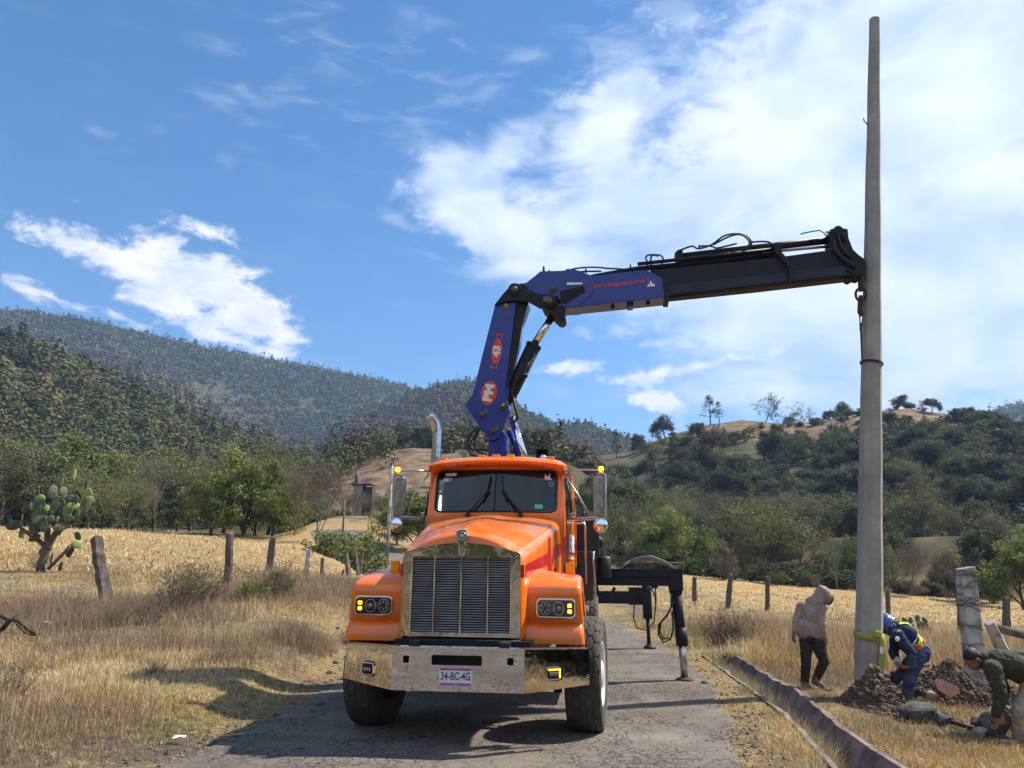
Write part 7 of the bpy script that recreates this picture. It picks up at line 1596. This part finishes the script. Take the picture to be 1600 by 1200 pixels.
def hardhat():
    e, Q = person(1420, 1104, 11.35, 'person in a blue hardhat and navy jacket with lime bands bending beside the pole')
    hc = Q(1387, 979, .0); f, u = Vector((-.72, -.12, -.68)), Vector((-.65, 0, .75)); hp, T, m = head_prims(hc, f, u)
    nk, ch, wa, pe = Q(1398, 985), Q(1411, 994), Q(1426, 1009), Q(1436, 1019)
    shn, shf = Q(1403, 994, -.17), Q(1402, 988, .16); en, ef = Q(1424, 1020, -.24), Q(1396, 1020, .06); wn, wf = Q(1424, 1040, -.22), Q(1404, 1037, -.02); hn, hf = Q(1416, 1043, -.20), Q(1411, 1043, -.08)
    hipn, hipf = Q(1435, 1023, -.08), Q(1434, 1023, .10); kn, kf = Q(1421, 1057, -.12), Q(1408, 1053, .10); an, af = Q(1419, 1094, -.04), Q(1397, 1064, .18)
    body = hp+chain((hc, .055), (nk, .06), (ch, .09), (wa, .09), (pe, .09))+chain((ch, .1), (shn, .055), (en, .042), (wn, .03), (hn, .028))+chain((ch, .1), (shf, .055), (ef, .042), (wf, .03), (hf, .028))+chain((pe, .1), (hipn, .085), (kn, .055), (an, .038))+chain((pe, .1), (hipf, .085), (kf, .055), (af, .038))+chain((an, .035), (Q(1418, 1102, -.1), .03))+chain((af, .035), (Q(1388, 1059, .16), .03))
    flesh('body', body, 'skin_face', e, .012, 3); face_details(T, m, e, None)
    flesh('hair', [('e', T(0, -.02, .03), (.080, .092, .075), m)], 'hair_black', e, .008, 2)
    # hardhat: shell with brim and ridge
    hm = frame(f, u); Th = lambda x, y, z: Vector(hc)+hm @ Vector((x, y, z)); s = MB(); rows = []
    for i in range(9):
        a = R(90*i/8); rows.append([Th(.118*math.cos(R(t))*math.cos(a), -.01+.140*math.sin(R(t))*math.cos(a), .045+.118*math.sin(a)*(1+.04*math.cos(R(t))**2)) for t in range(0, 361, 15)])
    rows = [[Th(.120*math.cos(R(t))*1.10, -.01+.142*math.sin(R(t))*(1.10+.16*max(0, math.sin(R(t)))), .040-.012*max(0, math.sin(R(t)))) for t in range(0, 361, 15)]]+rows
    s.grid(rows); hl_ = s.build('hardhat', 'helmet_blue', e, solid=.006); r_ = MB(); r_.tube([Th(0, -.01+.140*math.cos(R(t)), .047+.121*math.sin(R(t))) for t in range(12, 170, 12)], .012, 8); r_.build('ridge', 'helmet_blue', hl_)
    col = flesh('neck_flap', [('c', Q(1391, 984), Q(1401, 983), .085, .095), ('e', Q(1397, 982), (.085, .10, .075), (0, R(30), 0))], 'helmet_blue2', e, .009, 3, .01)
    jk = [('e', Q(1413, 989), (.20, .19, .135), (0, R(38), 0)), ('e', Q(1425, 1003), (.165, .165, .125), (0, R(48), 0)), ('c', Q(1400, 984), ch, .10, .14), ('c', shn, shf, .095, .095), ('c', Q(1418, 1003), Q(1430, 1010), .15, .135)]+chain((shn, .088), (en, .068))+chain((shf, .088), (ef, .066), (Q(1399, 1027, .02), .060)); flesh('jacket', jk, 'navy_work', e, .008, 2, .030)
    flesh('sleeve', chain((en, .066), (wn, .050)), 'denim', e, .008, 2, .012)
    # lime bands following the jacket
    def band(name, c, n, rx, rz, w, a0, a1, mat='hivis'):
        n = Vector(n).normalized(); A = n.cross(Vector((0, 1, 0))).normalized(); B = n.cross(A); g = MB(); rows = [[], []]
        for t in range(a0, a1+1, 12):
            for k_, s_ in enumerate((-1, 1)): rows[k_].append(Vector(c)+A*math.cos(R(t))*rz+B*math.sin(R(t))*rx+n*s_*w/2)
        g.grid(rows); o = g.build(name, mat, e, solid=.008); q = o.modifiers.new('w', 'SHRINKWRAP'); q.target = [x for x in e.children if x.name.startswith('jacket')][-1]; q.offset = .008; q.wrap_method = 'NEAREST_SURFACEPOINT'; q.wrap_mode = 'OUTSIDE_SURFACE'; bpy.context.view_layer.update(); bake(o)
    ax = Vector((.80, 0, -.62)); band('reflective_band', Q(1428, 1007), ax, .185, .150, .055, 0, 360); band('reflective_band', Q(1421, 1000), ax, .19, .155, .022, 0, 360, 'white_vinyl'); band('reflective_band', Q(1425, 1003.5), ax, .19, .155, .025, 0, 360)
    for y_ in (-.10,):
        g = MB(); P_ = [Q(1404, 976, y_), Q(1411, 972, y_), Q(1419, 974, y_), Q(1427, 981, y_), Q(1433, 990, y_), Q(1436, 1000, y_)]; g.grid([[p+Vector((0, -.035, .0)) for p in P_], [p+Vector((0, .035, .0)) for p in P_]]); o = g.build('shoulder_band', 'hivis', e, solid=.008)
        o.modifiers.new('u', 'SUBSURF').levels = 2; o.modifiers[-1].render_levels = 2; q = o.modifiers.new('w', 'SHRINKWRAP'); q.target = [x for x in e.children if x.name.startswith('jacket')][-1]; q.offset = .010; q.wrap_mode = 'OUTSIDE_SURFACE'; bpy.context.view_layer.update(); bake(o)
        g = MB(); P_ = [Q(1405, 981, -.2), Q(1409, 975, -.2), Q(1412, 975, -.2)]; g.grid([[Q(1403, 977, -.3), Q(1409, 972.5, -.3), Q(1413, 975, -.3)], [Q(1404, 984, -.3), Q(1409, 979, -.3), Q(1412, 978, -.3)]]); o = g.build('chest_band', 'hivis', e, solid=.008); o.modifiers.new('u', 'SUBSURF').levels = 2; o.modifiers[-1].render_levels = 2; q = o.modifiers.new('w', 'SHRINKWRAP'); q.target = [x for x in e.children if x.name.startswith('jacket')][-1]; q.offset = .010; q.wrap_mode = 'OUTSIDE_SURFACE'; bpy.context.view_layer.update(); bake(o)
    g = MB().ell(tuple(Q(1402, 998.5, -.31)), (.034, .012, .034), None, 14).build('sleeve_badge', 'white_vinyl', e)
    flesh('belt_cloth', [('c', Q(1433, 1012, -.1), Q(1439, 1004, .1), .085, .08)], 'cuff_orange', e, .01, 2)
    tr = [('e', Q(1437, 1017), (.135, .175, .135), (0, R(30), 0)), ('c', Q(1429, 1014), Q(1438, 1022), .13, .13)]+chain((hipn, .118), (kn, .080), (an, .064))+chain((hipf, .112), (kf, .078), (af, .058)); flesh('jeans', tr, 'denim', e, .008, 2, .028)
    bootf(Q(1419, 1097, -.04), Q(1417, 1104, -.20), e, 'boot_dark'); bootf(Q(1397.5, 1062, .18), Q(1385, 1056.5, .16), e, 'boot_dark')
    hand(hn, Vector((-1, 0, -.15)), (.1, .2, 1), e, 'cuff_orange', s=1.05, curl=.9); hand(hf, Vector((.7, -.3, -.5)), (.4, .3, 1), e, 'glove_leather', s=1.05, curl=.7); flesh('glove_cuff', chain((Q(1400, 1029, .01), .055), (Q(1404, 1038, -.03), .045)), 'white_vinyl', e, .007, 2); 
pm('helmet_blue2', (.012, .055, .22), .8, var=.3, scale=8, bump=.3)
hardhat()
def gripper():
    e, Q = person(1592, 1178, 9.55, 'person with black hair in a dark camouflage sweater bending down to grip the big boulder')
    hc = Q(1521, 1031); f, u = Vector((-.62, -.10, -.78)), Vector((-.75, -.05, .60)); hp, T, m = head_prims(hc, f, u)
    nk, ch, wa, pe = Q(1537, 1034), Q(1560, 1038), Q(1592, 1052), Q(1625, 1064)
    shn, shf = Q(1551, 1046, -.19), Q(1551, 1036, .17); en, ef = Q(1563, 1084, -.25), Q(1568, 1078, .10); wn, wf = Q(1556, 1116, -.20), Q(1562, 1108, .0); hn, hf = Q(1555, 1126, -.19), Q(1563, 1120, -.02)
    hipn, hipf = Q(1615, 1074, -.10), Q(1630, 1070, .12); kn, kf = Q(1594, 1112, -.14), Q(1632, 1118, .10); an, af = Q(1594, 1160, -.05), Q(1640, 1165, .2)
    body = hp+chain((hc, .055), (nk, .06), (ch, .09), (wa, .09), (pe, .10))+chain((ch, .1), (shn, .058), (en, .042), (wn, .030), (hn, .030))+chain((ch, .1), (shf, .058), (ef, .042), (wf, .03), (hf, .03))+chain((pe, .1), (hipn, .09), (kn, .06), (an, .04))+chain((pe, .1), (hipf, .09), (kf, .06), (af, .04))+chain((an, .035), (Q(1590, 1176, -.16), .03))+chain((af, .035), (Q(1636, 1180, .1), .03))
    flesh('body', body, 'skin_face', e, .010, 2); face_details(T, m, e, None)
    flesh('hair', [('e', T(0, -.022, .052), (.083, .098, .080), m), ('e', T(0, -.060, .0), (.074, .060, .070), m)], 'hair_black', e, .007, 2, .006)
    jk = [('e', Q(1570, 1037), (.27, .20, .165), (0, R(8), 0)), ('e', Q(1602, 1050), (.25, .19, .160), (0, R(18), 0)), ('c', nk, Q(1556, 1036), .082, .15), ('c', shn, shf, .10, .10), ('c', Q(1536, 1028), Q(1542, 1040), .078, .070)]+chain((shn, .100), (en, .074), (wn, .046))+chain((shf, .10), (ef, .07), (wf, .046)); flesh('sweater', jk, 'camo', e, .009, 2, .032)
    tr = [('e', Q(1622, 1068), (.20, .19, .16), (0, R(30), 0))]+chain((hipn, .125), (kn, .092), (an, .080))+chain((hipf, .125), (kf, .092), (af, .08)); flesh('trousers', tr, 'khaki', e, .009, 2, .036)
    MB().tube([Q(1579, 1075, -.24), Q(1584, 1074, -.25)], .012, 6).build('belt_buckle', 'boot_dark', e)
    bootf(Q(1594, 1166, -.06), Q(1584, 1180, -.20), e, 'boot_dark'); bootf(Q(1641, 1170, .2), Q(1630, 1184, .1), e, 'boot_dark')
    hand(hn, Vector((-.15, -.1, -1)), (-.9, -.2, .1), e, 'skin_face', name='hand', curl=.55); hand(hf, Vector((-.1, -.4, -.9)), (-.6, -.6, .1), e, 'glove_orange', curl=.6)
gripper()
# ------------------------------------------------------------------ haze
def haze():
    m = bpy.data.materials.new('haze'); m.use_nodes = True; n = m.node_tree; n.nodes.remove(n.nodes['Principled BSDF']); v = n.nodes.new('ShaderNodeVolumePrincipled')
    v.inputs['Color'].default_value = (.40, .62, 1, 1); v.inputs['Density'].default_value = HAZE; v.inputs['Anisotropy'].default_value = .1
    n.links.new(v.outputs[0], n.nodes['Material Output'].inputs['Volume']); M['haze'] = m
    o = MB().box((0, 0, 298), (5600, 5600, 620)).build('haze', 'haze'); tag(o, kind='stuff'); o.display_type = 'WIRE'
HAZE = .00025
haze()
